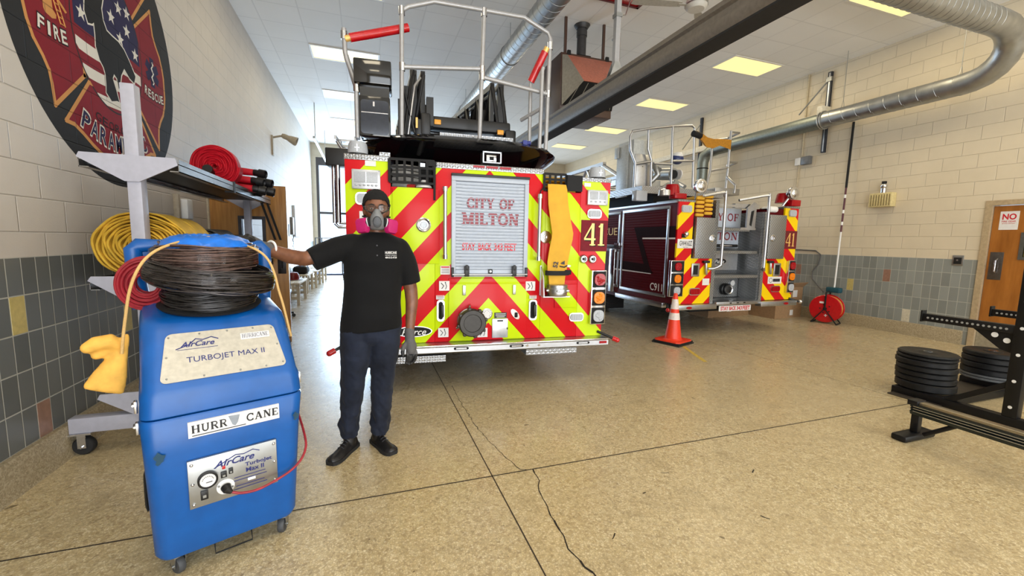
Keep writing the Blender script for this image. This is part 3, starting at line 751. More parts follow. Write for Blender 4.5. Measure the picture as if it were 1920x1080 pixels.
for y in (RY0, RY1):
    b = B(M_rack); b.box2((rx(-1.82), ry(y - .04), .155), (rx(-.98), ry(y + .04), .255), bev=.005); b.obj('base_leg', rack)
    for xx in (-1.765, -1.02):
        c = B(M_chrome); c.box2((rx(xx - .06), ry(y - .05), .143), (rx(xx + .06), ry(y + .05), .155)); 
        for s in (-1, 1): c.box2((rx(xx - .022), ry(y + s * .03 - .003), .05), (rx(xx + .022), ry(y + s * .03 + .003), .145))
        c.cyl((rx(xx), ry(y - .045), .06), (rx(xx), ry(y + .045), .06), .008); c = c.obj('caster', rack)
        w = B(M_rubber); w.lathe([(.02, -.024), (.052, -.024), (.06, -.014), (.06, .014), (.052, .024), (.02, .024)], Matrix.Translation((rx(xx), ry(y), .06)) @ Matrix.Rotation(PI / 2, 4, 'X'), 24); w.obj('wheel', c)
b = B(M_rack); b.box2((rx(-1.4), ry(RY0), .18), (rx(-1.355), ry(RY1), .24)); b.obj('tie_bar', rack)

def hose_roll(name, lab, cat, c, R, width, turns, th, m, group=None, inner=.03, sq=1., wob=.0, seed=1):
    """lay-flat hose rolled up: a wound strip standing on its edge"""
    rnd = random.Random(seed); t = thing(name, lab, cat, c, group=group)
    b = B(m); pitch = (R - inner) / turns; n = int(turns * 40)
    ph = [rnd.uniform(0, 6.28) for _ in range(6)]
    secs = []
    for i in range(n + 1):
        a = 2 * PI * i / 40; r = inner + pitch * a / (2 * PI)
        r += wob * pitch * (sin(a * 3.1 + ph[0]) * .5 + sin(a * 7.3 + ph[1]) * .5) * min(1, r / R + .2)
        sl = .012 * sin(a * 2.3 + ph[2])
        pts = []
        for rr, yy in ((r - th, -width / 2 + .008), (r - th * .5, -width / 2), (r, -width / 2 + .008), (r, width / 2 - .008), (r - th * .5, width / 2), (r - th, width / 2 - .008)):
            pts.append((rr * cos(a) * sq, yy + sl, rr * sin(a)))
        secs.append(pts)
    b.loft(secs, smooth=True); o = b.obj('hose', t, angle=35)
    return t
M_yh2 = mat('worn_yellow_hose', (208, 168, 54), .75, var=.2, vscale=10)
def yroll(y, R, lab, seed): return hose_roll('rolled_yellow_hose', lab, 'hose', (-1.41, y, 1.138 + R), R, .24, 12, .0115, M_yh2, 'rolled yellow hoses on the rack', wob=.38, seed=seed, sq=1.24)
yroll(3.60, .232, 'rolled yellow fire hose nearest the camera on the middle rack shelf', 3)
yroll(3.86, .225, 'second rolled yellow hose, behind the nearest one on the rack', 5)
M_gh = mat('grey_hose_jacket', (86, 84, 80), .6, var=.2)
hose_roll('rolled_grey_hose', 'grey rolled hose on the middle rack shelf behind the gloved hand', 'hose', (-1.38, 4.75, 1.138 + .19), .19, .5, 7, .016, M_gh, wob=.4, seed=8)
hose_roll('rolled_grey_hose', 'grey rolled hose at the far end of the middle rack shelf', 'hose', (-1.38, 5.5, 1.138 + .17), .17, .45, 6, .016, M_gh, wob=.4, seed=9)
M_rh = mat('red_hose_jacket', (190, 8, 34), .6, var=.14, vscale=20, bump=.001)
# big red roll leaning on the top shelf, then a bundle of folded red hoses with black couplings
t = hose_roll('rolled_red_hose', 'big flat red hose coil standing on the top rack shelf', 'hose', (-1.36, 4.92, 1.898 + .21), .21, .13, 12, .0155, M_rh, wob=.2, seed=4)
b = B(M_black); b.cyl((-.03, -.07, -.07), (-.03, -.14, -.05), .034); b.cyl((-.03, -.14, -.05), (-.03, -.17, -.045), .042); b.obj('coupling', t)
for k, (dx, dy, dz) in enumerate(((.04, 5.16, .0), (.1, 5.27, .0), (-.04, 5.38, .0), (.02, 5.20, .10), (.08, 5.31, .10), (-.02, 5.43, .10), (.03, 5.27, .20))):
    lab = ('red hose end with black coupling lying lowest in the bundle on the top rack shelf', 'red hose end nearest the aisle in the bundle on the top rack shelf', 'red hose end nearest the wall in the lowest layer of the red bundle',
           'red hose end in the middle layer of the red bundle', 'red hose end in the middle layer, aisle side of the red bundle', 'red hose end in the middle layer, wall side of the red bundle', 'red hose end crowning the red bundle on the top rack shelf')[k]
    t = thing('red_hose_length', lab, 'hose', (-1.24 + dx, dy, 1.94 + dz * .9), group='red hose ends bundled on the top shelf')
    b = B(M_rh); b.tube([(-.30, .0, .02), (-.16, .008, .018 - .01 * (k % 2)), (-.04, .0, .01), (.1, -.01, .0)], [.034, .038, .038, .034], seg=12); b.obj('hose', t)
    b = B(M_black); M = Matrix.Translation((.1, -.01, 0)) @ Matrix.Rotation(radians(100), 4, 'Y') @ Matrix.Rotation(radians(-6 + 3 * k), 4, 'X')
    b.lathe([(.03, -.02), (.036, 0), (.036, .04), (.048, .045), (.048, .11), (.040, .115), (.036, .1)], M, 20); b.obj('coupling', t)
t = thing('tie_strap', 'black strap buckled round the aisle rail of the top rack shelf', 'strap', (-1.14, 4.55, 1.89))
b = B(M_black); b.loft([[(x, y, zz) for x, zz in ((-.06, .045), (.016, .045), (.016, -.055), (-.06, -.055))] for y in (-.02, .02)]); b.obj('webbing', t)
t = thing('tie_strap', 'two black straps hanging from the far end of the top rack shelf', 'strap', (-1.21, RY1 - .1, 1.88))
b = B(M_black)
for dx in (0, .06): b.loft([[(dx + .03 * k + s, .03 * k, -.12 * k) for s in (-.014, .014)] + [(dx + .03 * k + .014, .03 * k + .004, -.12 * k), (dx + .03 * k - .014, .03 * k + .004, -.12 * k)] for k in range(5)])
b.obj('webbing', t)
# ------------------------------------------------------------------ blue duct-cleaning machine
MB_ = mat('blue_polyethylene', (3, 84, 160), .36, var=.1, vscale=12)
mach = thing('duct_cleaner', 'tall blue plastic duct cleaning machine on casters with metal name plates', 'machine', (-.83, 1.945, 0), radians(22))
def rrect(u0, u1, v0, v1, zf, zb, r, n=6):
    out = []
    for cu, cv, a0 in ((u1 - r, v0 + r, -90), (u1 - r, v1 - r, 0), (u0 + r, v1 - r, 90), (u0 + r, v0 + r, 180)):
        for i in range(n + 1):
            a = radians(a0 + 90 * i / n); u, v = cu + r * cos(a), cv + r * sin(a)
            out.append((u, v, zf + (zb - zf) * (v - v0) / (v1 - v0)))
    return out
b = B(MB_)
b.loft([rrect(.04, .49, .05, .46, .092, .092, .04), rrect(.012, .522, .012, .488, .098, .098, .05), rrect(.0, .532, .0, .5, .125, .125, .05), rrect(-.012, .562, .0, .52, .55, .55, .05), rrect(-.016, .576, -.004, .53, .695, .695, .05), rrect(-.010, .57, .002, .524, .706, .706, .05)])
lower = b.obj('lower_body', mach, angle=50)
b = B(MB_)
b.loft([rrect(-.006, .566, .006, .52, .708, .708, .05), rrect(-.014, .574, -.003, .528, .716, .716, .05), rrect(-.010, .570, .0, .526, .80, .80, .055), rrect(-.004, .562, .006, .522, .825, .835, .06), rrect(.004, .552, .135, .516, 1.035, 1.05, .065),
        rrect(.010, .545, .152, .512, 1.066, 1.095, .065), rrect(.022, .532, .172, .50, 1.082, 1.13, .06), rrect(.06, .5, .21, .47, 1.092, 1.148, .05), rrect(.12, .44, .26, .42, 1.10, 1.15, .04)])
lid = b.obj('upper_lid', mach, angle=50)
# sloped front: from (v .006,z .83) to (v .135,z 1.035)
sl = (V((0, .135, 1.035)) - V((0, .006, .828))).normalized()
def slope(u, w, d=.003): return V((u, .006, .828)) + sl * w + sl.cross(V((1, 0, 0))) * -d * -1
SM = Matrix(((1, 0, 0, 0), (0, sl.y, -sl.z, .006), (0, sl.z, sl.y, .828), (0, 0, 0, 1)))
def plate_poly(u0, u1, w0, w1, r, n=5, k=0.):
    out = []
    for cu, cw, a0 in ((u1 - r, w0 + r, -90), (u1 - r, w1 - r, 0), (u0 + r, w1 - r, 90), (u0 + r, w0 + r, 180)):
        out += [(cu + r * cos(radians(a0 + 90 * i / n)), cw + r * sin(radians(a0 + 90 * i / n))) for i in range(n + 1)]
    return out
M_plate = mat('brushed_name_plate', (190, 184, 170), .38, .35, var=.1, vscale=50)
M_navy = mat('navy_print', (34, 42, 110), .5, var=.25, vscale=60)
b = B(M_plate); b.prism([(u + (.03 * (w - .02) / .2 * (1 if u < .28 else -1)), w) for u, w in plate_poly(.055, .515, .022, .232, .022)], SM @ Matrix.Translation((0, 0, .001)), .004)
npl = b.obj('name_plate', mach)
TM = SM @ Matrix.Translation((0, 0, .0055))
b = B(M_navy)
text(b, 'TURBOJET MAX II', TM @ Matrix.Translation((.29, .105, 0)), .285, .032)
text(b, 'AIrCare', TM @ Matrix.Translation((.19, .178, 0)), .12, .024, fat=.02, shear=.35)
b.tube([TM @ V(p) for p in ((.115, .160, 0), (.16, .176, 0), (.185, .20, 0), (.21, .193, 0), (.24, .202, 0), (.265, .19, 0))], .0022, seg=6)
b.tube([TM @ V((.12 + .01 * i, .156, 0)) for i in range(15)], .0012, seg=5)
b.obj('lettering', npl)
b = B(M_label); b.box((.405, .186, .001), (.115, .03, .001), M=TM); b.obj('sticker', npl)
b = B(mat('faded_grey_print', (120, 120, 132), .5)); slab(b, 'HURRICANE', TM @ Matrix.Translation((.405, .187, .0016)), .104, .02); b.obj('lettering', npl)
b = B(M_steel)
for u, w in ((.078, .04), (.2, .032), (.33, .032), (.43, .032), (.5, .04), (.095, .216), (.2, .222), (.3, .222), (.4, .222), (.475, .216), (.083, .13), (.488, .13)): b.ball(TM @ V((u, w, 0)), .0042, 8)
b.obj('screws', npl)
FM = Matrix(((1, 0, 0, 0), (0, 0, -1, -.010), (0, 1, 0, 0), (0, 0, 0, 1)))     # front face of the lower body
def fm(u, z, d=0.): return FM @ Matrix.Translation((u, z, d))
b = B(M_label); b.box((.30, .643, -.004), (.335, .068, .012), M=FM, bev=.0); st = b.obj('sticker', mach)
b = B(mat('sticker_black', (28, 28, 32), .5)); slab(b, 'HURR', fm(.205, .645, .0022), .125, .034); slab(b, 'CANE', fm(.40, .645, .0022), .125, .034)
b.box((.24, .617, .0026), (.19, .0035, .0006), M=FM); b.obj('lettering', st)
b = B(mat('sticker_grey', (140, 147, 156), .5)); b.face([fm(.292, .648, .0028) @ V(p) for p in ((-.02, .022, 0), (-.006, -.02, 0), (.004, -.026, 0), (.014, -.012, 0), (.022, .02, 0))]); b.obj('twister_mark', st)
b = B(M_steel); b.box((.285, .408, .0), (.328, .21, .016), M=FM, bev=.002); pan = b.obj('control_panel', mach)
b = B(M_navy)
text(b, 'AIrCare', fm(.285, .468, .0085), .15, .03, fat=.02, shear=.35); text(b, 'TurboJet', fm(.375, .432, .0085), .105, .022, fat=.02); text(b, 'Max II', fm(.36, .408, .0085), .07, .02, fat=.02)
b.tube([fm(0, 0, .009) @ V(p) for p in ((.21, .455, 0), (.26, .478, 0), (.29, .492, 0), (.32, .486, 0), (.355, .496, 0), (.38, .483, 0))], .002, seg=6)
for k, w in enumerate((.12, .13, .11, .13)): b.box((.34, .385 - .014 * k - (.012 if k > 1 else 0), .0086), (w, .003, .0006), M=FM)
b.obj('lettering', pan)
g = B(M_black); g.lathe([(.036, 0), (.036, .016), (.03, .02), (.028, .014), (0, .014)], fm(.186, .418, .008), 28); g = g.obj('pressure_gauge', pan)
b = B(M_label); b.lathe([(.028, 0), (0, .0005)], fm(.186, .418, .0235), 24); b.use(M_ink); b.box((.19, .41, .0248), (.022, .003, .001), M=FM)
for k in range(9): a = radians(20 + 17.5 * k); b.box((.186 + .02 * cos(a), .416 + .02 * sin(a), .0246), (.002, .005, .0006), M=FM)
b.obj('dial', g)
o = B(M_white); o.lathe([(.033, 0), (.033, .006), (.0, .006)], fm(.247, .362, .008), 28); o = o.obj('outlet', pan)
b = B(M_steel); b.ball((.222, -.024, .372), .005, 8); b.ball((.272, -.024, .354), .005, 8); islands(b.obj('screw', o))
for u, z_, w, h in ((.243, .418, .022, .028), (.269, .426, .016, .026), (.172, .352, .026, .04)):
    b = B(M_black); b.box((u, z_, .011), (w, h, .008), M=FM, bev=.002); b.use(M_steel); b.box((u, z_ - .004, .016), (w * .45, h * .3, .003), M=FM); b.obj('switch', pan)
b = B(M_red); b.box((.244, .45, .011), (.012, .014, .008), M=FM, bev=.002); b.obj('pilot_light', pan)
b = B(M_chrome)
for u in (.135, .437):
    for z_ in (.32, .41, .495): b.ball(fm(u, z_, .008) @ V((0, 0, 0)), .007, 10)
b.obj('screws', pan)
b = B(M_white); b.box((.345, .362, .0088), (.03, .012, .001), M=FM); b.box((.21, .494, .0088), (.045, .008, .001), M=FM); b.obj('label', pan)
# scuffs: dark chipped patches on the blue
b = B(mat('old_glue_patch', (10, 60, 84), .6))
for u, z_, r in ((.038, .555, .016), (.538, .60, .012)): b.face([fm(u, z_, .0026 if u > .3 else .0016) @ V((r * (1 + .35 * sin(5 * a)) * cos(a), 1.5 * r * (1 + .3 * cos(3 * a)) * sin(a), 0)) for a in [2 * PI * i / 16 for i in range(16)]])
islands(b.obj('glue_patch', mach))
# rear handle loop
b = B(MB_); hv = .50
b.tube([(.02, .46, 1.10), (.006, hv - .01, 1.25), (.002, hv, 1.375), (.018, hv, 1.39), (.10, hv, 1.392), (.27, hv, 1.392), (.44, hv, 1.392), (.515, hv, 1.39), (.532, hv, 1.372), (.527, hv - .01, 1.25), (.51, .46, 1.10)], [.036, .034, .034, .034, .028, .026, .028, .034, .034, .034, .036], seg=14)
for s in (0, 1):
    x = lambda u: u if s == 0 else .532 - u
    b.prism([(x(.02), 1.37), (x(.02), 1.18), (x(.06), 1.27), (x(.14), 1.37)], Matrix(((1, 0, 0, 0), (0, 0, -1, hv + .01), (0, 1, 0, 0), (0, 0, 0, 1))), .02)
b.obj('handle', mach)
b = B(M_dark); b.lathe([(.195, -.012), (.205, .0), (.19, .008), (.0, .008)], Matrix.Translation((.27, .33, 1.125)) @ Matrix.Rotation(radians(8), 4, 'X'), 40); b.obj('duct_collar', mach)
b = B(M_chrome)
for z_ in (.66, .75): b.box((-.022, .10, z_), (.012, .03, .05), bev=.003); b.cyl((-.03, .085, z_ + .01), (-.03, .12, z_ + .01), .005)
for z_ in (.66, .75): b.box((.584, .10, z_), (.012, .03, .05), bev=.003)
islands(b.obj('latch', mach))
b = B(M_dark); b.lathe([(.085, 0), (.09, .006), (.07, .012), (0, .01)], Matrix(((0, 0, -1, -.008), (0, 1, 0, .22), (1, 0, 0, .33), (0, 0, 0, 1))), 28); b.obj('side_port', mach)
b = B(M_dark); b.tube([(.2, .03, .092), (.2, .012, .05), (.34, .012, .05), (.34, .03, .092)], .0035, seg=6); b.obj('foot_bracket', mach)
for u, v, a in ((.072, .06, 25), (.475, .06, -30), (.07, .44, 10), (.46, .44, 40)):
    R = Matrix.Translation((u, v, 0)) @ Matrix.Rotation(radians(a + 90), 4, 'Z')
    c = B(M_steel); c.box((0, 0, .092), (.07, .06, .006), M=R)
    for s in (-1, 1): c.prism([(-.012, .03), (.012, .03), (.028, .09), (-.02, .09)], R @ Matrix(((1, 0, 0, 0), (0, 0, -1, s * .02), (0, 1, 0, 0), (0, 0, 0, 1))), .003)
    c.cyl(R @ V((0, -.026, .038)), R @ V((0, .026, .038)), .006); c = c.obj('caster', mach)
    w = B(mat('grey_wheel_rubber', (66, 68, 72), .6)); w.lathe([(.012, -.014), (.033, -.014), (.038, -.008), (.038, .008), (.033, .014), (.012, .014)], R @ Matrix.Translation((0, 0, .038)) @ Matrix.Rotation(PI / 2, 4, 'X'), 24); w.obj('wheel', c)

# ------------------------------------------------------------------ coils of cable on top of the machine
mM = Matrix.Translation((-.83, 1.945, 0)) @ Matrix.Rotation(radians(22), 4, 'Z')
M_wire = [mat('dark_brush_cable', (62, 56, 54), .34, .5, var=.3, vscale=60), mat('black_cable', (40, 37, 36), .35, .4, var=.3, vscale=60), mat('brown_cable', (98, 78, 72), .3, .45, var=.25, vscale=60)]
M_film = glass('clear_shrink_film', (235, 235, 235), .10); M_film.node_tree.nodes['Principled BSDF'].inputs['IOR'].default_value = 1.22
def coil(name, lab, c, r_in, r_out, z0, z1, tilt, loops, m, seed, wr=.0042, prof=0.):
    rnd = random.Random(seed)
    t = thing(name, lab, 'cable', mM @ V(c), radians(22), group='coils of cable stacked on the machine')
    t.rotation_euler = (radians(tilt[0]), radians(tilt[1]), radians(22))
    b = B(m)
    for k in range(loops):
        f = (k + .5) / loops; zc = z0 + (z1 - z0) * f
        bulge = sqrt(max(.0, 1 - (2 * f - 1) ** 2))
        R = r_in + (r_out - r_in) * (rnd.uniform(.78, 1.) * (.72 + .28 * bulge)) + prof * (f - .5)
        p1, p2, p3 = [rnd.uniform(0, 6.28) for _ in range(3)]; a1, a2, a3 = rnd.uniform(.001, .010), rnd.uniform(.003, .016), rnd.uniform(.0, .005)
        cx, cy = rnd.uniform(-.006, .006), rnd.uniform(-.006, .006)
        pts = []
        for i in range(56):
            a = 2 * PI * i / 56; rr = R + a1 * sin(2 * a + p1) + a3 * sin(5 * a + p3)
            pts.append((cx + rr * cos(a), cy + rr * sin(a), zc + a2 * sin(a + p2) + a2 * .5 * sin(3 * a + p3)))
        b.tube(pts, wr, seg=5, closed=True)
    b.obj('cable', t)
    return t
c0 = coil('cable_coil', 'lowest black cable coil resting on the blue machine lid', (.268, .30, 1.135), .12, .180, .0, .085, (7, 0), 46, M_wire[1], 11)
c1 = coil('cable_coil', 'wide dark cable coil in the middle of the stack, sagging to one side', (.272, .29, 1.218), .15, .252, .0, .082, (5, 7), 64, M_wire[0], 12)
c2 = coil('cable_coil', 'brownish cable coil with blue plastic over it, topmost of the stack', (.262, .29, 1.302), .13, .200, .0, .095, (3, -1), 60, M_wire[2], 13)
def film(t, R, z0, z1, name='plastic_film', seed=1):
    rnd = random.Random(seed); b = B(M_film)
    b.loft([[((R + rr + rnd.uniform(-.005, .005)) * cos(2 * PI * i / 64), (R + rr + rnd.uniform(-.005, .005)) * sin(2 * PI * i / 64), zz) for i in range(64)] for rr, zz in ((-.02, z0 - .004), (.004, z0 + .012), (.008, (z0 + z1) / 2), (.004, z1 - .012), (-.02, z1 + .004))], caps=False)
    b.obj(name, t)
film(c1, .250, 0, .085, seed=2); film(c2, .199, 0, .095, seed=3)
M_bluebag = mat('blue_plastic_bag', (20, 112, 214), .3, var=.2, vscale=25)
b = B(M_bluebag); rnd = random.Random(5)
b.loft([[((R + .006 * sin(9 * a + k)) * cos(a), (R + .006 * sin(7 * a + k)) * sin(a), zz + .004 * sin(11 * a + 2 * k)) for a in [2 * PI * i / 64 for i in range(64)]] for k, (R, zz) in enumerate(((.178, .092), (.176, .100), (.160, .120), (.135, .134), (.105, .142), (.082, .142), (.068, .130), (.06, .10)))], caps=False)
b.obj('blue_bag', c2)
b = B(M_wire[1])
for k in range(9): b.tube([((.055 + .003 * k) * cos(2 * PI * i / 40), (.055 + .003 * k) * sin(2 * PI * i / 40), .122 + .003 * sin(i * .7 + k)) for i in range(40)], .003, seg=5, closed=True)
b.obj('inner_loops', c2)
# tan bungee cord over the stack and the work glove hanging from it
t = thing('bungee_cord', 'tan stretch cord looped over the cable stack on the machine', 'cord', mM @ V((.0, .0, 0)), radians(22))
b = B(mat('tan_cord', (206, 168, 106), .7, var=.15, vscale=300))
b.tube(smooth([(-.052, .17, .96), (-.045, .16, 1.02), (-.03, .14, 1.12), (-.012, .11, 1.22), (.015, .09, 1.30), (.05, .10, 1.355), (.10, .13, 1.392), (.18, .2, 1.42), (.27, .3, 1.436), (.36, .24, 1.412), (.43, .15, 1.385), (.475, .13, 1.34), (.50, .12, 1.27), (.515, .12, 1.19), (.535, .13, 1.11), (.57, .16, .95)]), .0055, seg=8); b.obj('cord', t)
t = thing('work_glove', 'yellow leather work glove hanging on the left side of the machine', 'glove', mM @ V((-.085, .20, .90)), radians(22))
gl = B(M_dark)
gd = V((-.07, 0, -.16)).normalized(); gp = V((-gd.z, 0, gd.x)) * -1
def gring(c, w, h): return [V(c) + gp * w * cos(a) + V((0, h * sin(a), 0)) for a in [2 * PI * i / 24 for i in range(24)]]
gl.loft([gring((.040, 0, .075), .016, .015), gring((.026, 0, .045), .026, .022), gring((.008, 0, .01), .042, .026), gring((-.012, 0, -.04), .058, .026), gring((-.030, 0, -.085), .066, .022), gring((-.034, 0, -.093), .060, .014)])
gl.tube([(.036, 0, .08), (.0, -.006, .112), (-.042, -.010, .108), (-.062, -.010, .096)], [.020, .032, .030, .024], seg=14); gl.ball((-.064, -.010, .095), .024, 14)
gl.tube([(.034, .004, .07), (-.005, .010, .075), (-.040, .008, .060)], [.020, .024, .020], seg=12); gl.ball((-.042, .008, .059), .020, 12)
gl.tube([(.038, 0, .08), (.05, -.002, .125)], [.018, .012], seg=10); gl.ball((.05, -.002, .125), .012, 10)
baked(gl, 'leather', mat('yellow_leather', (226, 172, 74), .75, var=.16, vscale=24, bump=.004), .007, t, 4)
# red extension cord: coil on the handle side, lead back to the panel outlet
t = thing('extension_cord', 'red extension cord coiled at the machine handle and plugged into the front panel', 'cord', mM @ V((0, 0, 0)), radians(22))
M_rcord = mat('red_cord_jacket', (150, 30, 42), .45, var=.2)
b = B(M_rcord); rnd = random.Random(3)
ca = V((.045, .40, 1.225)); e1 = V((.93, -.30, .16)).normalized(); e2 = V((.10, .22, -1.)).normalized()
for k in range(20):
    R = .048 + .0098 * (k % 7) + rnd.uniform(-.003, .003); off = e1.cross(e2) * (-.022 + .016 * (k // 7) + rnd.uniform(-.006, .006))
    b.tube([ca + off + e1 * R * cos(2 * PI * i / 40) + e2 * R * 1.1 * sin(2 * PI * i / 40) for i in range(40)], .0068, seg=7, closed=True)
b.obj('coil', t)
b = B(M_rcord); b.tube(smooth([(.262, -.045, .342), (.30, -.052, .325), (.36, -.05, .316), (.43, -.042, .326), (.50, -.030, .345), (.55, -.014, .375), (.582, .02, .41), (.592, .06, .45), (.60, .2, .52), (.59, .38, .64), (.575, .53, .8), (.40, .55, 1.0), (.12, .54, 1.08), (.03, .40, 1.16)]), .0056, seg=8); b.obj('cable', t)
b = B(M_black); b.tube([(.247, -.028, .362), (.25, -.046, .356), (.264, -.05, .342)], [.02, .017, .008], seg=14); b.obj('plug', t)
# ------------------------------------------------------------------ the striped tower ladder truck (rear view)
def chev(name, cx, k, s0, half, ca, cb, rough=.34):
    """chevron stripes across a truck's tail; object space is the truck's own"""
    t = NT(name); c = t.sep(t.coord())
    s = t.math('ADD', c[2], t.math('MULTIPLY', t.math('ABSOLUTE', t.math('SUBTRACT', c[0], cx)), k))
    q = t.math('DIVIDE', t.math('SUBTRACT', s, s0), half); par = t.math('MODULO', t.math('FLOOR', q), 2.)
    par = t.math('GREATER_THAN', t.math('ABSOLUTE', par), .5)
    n = t.noise(t.coord(), 5, 3)
    a = t.mix(n, tuple(v * .93 for v in srgb(*ca)[:3]) + (1,), srgb(*ca)); b_ = t.mix(n, tuple(v * .9 for v in srgb(*cb)[:3]) + (1,), srgb(*cb))
    t.bump(t.noise(t.coord(), 900, 1), .0003, .3)
    return t.done(t.mix(par, a, b_), rough, 0, .28, .06)
M_chev1 = chev('lime_red_chevron_sheeting', 1.268, 1.1, .653 - .482 * 2, .241, (200, 226, 0), (206, 2, 22))
T1 = thing('tower_ladder_truck', 'big fire truck with lime and red chevrons, white roller shutter and black turntable above', 'fire truck', (-.15, 3.969, 0), -.0762, 'fire trucks parked in the bay')
RM = lambda u, z, d=0., v=0.: Matrix(((1, 0, 0, u), (0, 0, -1, v - d), (0, 1, 0, z), (0, 0, 0, 1)))     # tail-facing plate frame
def slatted(b, u0, u1, z0, z1, n, v, dep=.008, axis='u'):
    """roller-shutter slats as rounded ribs"""
    h = (z1 - z0) / n
    for i in range(n):
        pr = [(0, .0), (.12, .7), (.3, 1), (.7, 1), (.88, .7), (1, 0)]
        pts = [(zz * h + z0 + i * h, d * dep) for zz, d in pr]
        if axis == 'u': b.loft([[(u, v - d, zz) for zz, d in pts] for u in (u0, u1)], close=False, caps=False, smooth=True)
        else: b.loft([[(v - d, u, zz) for zz, d in pts] for u in (u0, u1)], close=False, caps=False, smooth=True)
    return b
# bodywork
b = B(M_maroon)
b.box2((.01, .05, .50), (2.50, 7.2, 1.88), bev=.01); b.box2((.0, .05, 1.86), (.355, 7.2, 2.10)); b.box2((2.215, .05, 1.86), (2.51, 7.2, 2.03)); b.box2((.775, .05, 1.86), (1.785, 3.0, 2.08))
b.obj('body', T1)
b = B(M_chev1)
for a in ((-.008, .475, .372, 2.125), (.3725, .475, .757, 1.905), (.7575, .475, 1.80, 2.10), (1.8005, .475, 2.2, 1.935)): b.box2((a[0], 0, a[1]), (a[2], .05, a[3]), bev=.004)
b.prism([(2.2005, .475), (2.482, .475), (2.497, 1.17), (2.522, 2.05), (2.2005, 2.055)], RM(0, 0, 0, .05), .05)
b.obj('rear_panel', T1)
b = B(M_chev1); b.box2((.885, -.014, .484), (1.652, 0, 1.086), bev=.004); b.box2((.905, -.017, 1.03), (1.632, -.012, 1.082), bev=.002); b.obj('lower_hatch', T1)
b = B(M_chev1); b.box2((.385, -.01, 1.22), (.80, 0, 1.895), bev=.004); b.box2((1.83, -.01, 1.06), (2.19, 0, 1.925), bev=.004); b.box2((1.95, -.012, .78), (2.19, 0, 1.02), bev=.004); islands(b.obj('access_panel', T1))
b = B(M_tread)
for a in ((-.012, 2.118, .372, 2.165), (.752, 2.092, 1.802, 2.142), (2.2, 2.05, 2.526, 2.088)): b.box2((a[0], -.006, a[1]), (a[2], .25, a[3]), bev=.003)
b.box2((.28, -.006, 2.165), (.372, .05, 2.195)); islands(b.obj('tread_trim', T1))
# bumper and step
b = B(M_alu); b.loft([[(u, v, z) for v, z in ((-.13, .400), (-.14, .41), (-.14, .455), (-.125, .472), (.05, .474), (.05, .395))] for u in (-.02, 2.50)], smooth=False); b.use(M_chrome); b.box2((-.02, -.143, .462), (2.5, -.12, .476), bev=.004)
bum = b.obj('rear_bumper', T1)
for u in (.99, 1.525, 2.22):
    o = B(M_dark); o.prism(plate_poly(u - .07, u + .07, .428, .452, .0115), RM(0, 0, .1405), .004); o.use(M_chrome); o.prism(plate_poly(u - .05, u + .05, .434, .446, .0055), RM(0, 0, .1445), .001); o.obj('marker_light', bum)
b = B(M_lensred); b.box2((2.40, -.145, .425), (2.48, -.139, .45)); b.obj('red_reflector', bum)
b = B(M_chrome)
for u in (.74, .86, 1.63, 1.75): b.cyl((u, -.138, .44), (u, -.15, .44), .013)
b.obj('sensors', bum)
b = B(M_tread); b.box2((.36, -.10, .312), (.85, .35, .372)); b.box2((1.635, -.10, .33), (2.17, .35, .388)); islands(b.obj('step_plate', T1))
# chassis, axles, wheels in the dark below
b = B(M_dark); b.box2((.75, .3, .32), (1.75, 7.2, .52)); b.box2((.5, 2.0, .45), (2.0, 2.5, .6)); b.obj('chassis', T1)
def wheel_at(T, u0, u1, v, name='wheel', R=.52):
    w = B(M_rubber); M = Matrix(((0, 0, 1, u0), (1, 0, 0, v), (0, 1, 0, R), (0, 0, 0, 1))); W = u1 - u0
    w.lathe([(.30, .01), (R - .05, 0), (R, .04), (R, W - .04), (R - .05, W), (.30, W - .01)], M, 40); w.use(M_chrome); w.lathe([(.30, W * .3), (.12, W * .3), (.10, W * .2), (.0, W * .2)], M, 24, caps=False)
    w.lathe([(.30, W * .7), (.12, W * .7), (.10, W * .8), (.0, W * .8)], M, 24, caps=False); return w.obj(name, T)
for u in (.12, .42, 1.83, 2.13): wheel_at(T1, u, u + .27, 2.3)
# roller shutter
M_shut = mat('shutter_grey_enamel', (178, 186, 198), .4, .1, spec=.3, var=.04)
b = B(M_shut)
for a in ((.908, 1.10, .948, 1.985), (1.608, 1.10, 1.648, 1.985), (.908, 1.985, 1.648, 2.03)): b.box2((a[0], -.03, a[1]), (a[2], 0, a[3]), bev=.004)
b.box2((.948, -.022, 1.10), (1.608, 0, 1.165), bev=.003)
b.use(M_black); b.box2((.905, -.05, 2.03), (1.652, 0, 2.05), bev=.003); fr = b.obj('shutter_frame', T1)
b = slatted(B(M_shut), .948, 1.608, 1.165, 1.985, 27, -.006); sh = b.obj('roller_shutter', T1)
M_mlet = mat('maroon_vinyl', (140, 50, 62), .4, var=.15, vscale=120); M_mshadow = mat('vinyl_shadow', (92, 84, 92), .5)
b = B(M_mshadow); slab(b, 'CITY', RM(1.178, 1.784, .0152), .262, .098); slab(b, 'OF', RM(1.430, 1.784, .0152), .142, .098); slab(b, 'MILTON', RM(1.284, 1.638, .0152), .55, .108); b.obj('lettering_shadow', sh)
b = B(M_mlet); slab(b, 'CITY', RM(1.184, 1.79, .0166), .262, .098, .03); slab(b, 'OF', RM(1.436, 1.79, .0166), .142, .098, .03); slab(b, 'MILTON', RM(1.278, 1.645, .0166), .55, .108, .03); b.obj('lettering', sh)
b = B(M_redink)
for s, u, w in (('STAY', 1.072, .125), ('BACK', 1.228, .13), ('343', 1.358, .085), ('FEET', 1.478, .12)): text(b, s, RM(u, 1.384, .0156), w, .07, fat=.03)
b.obj('warning_lettering', sh)
b = B(M_shut); 
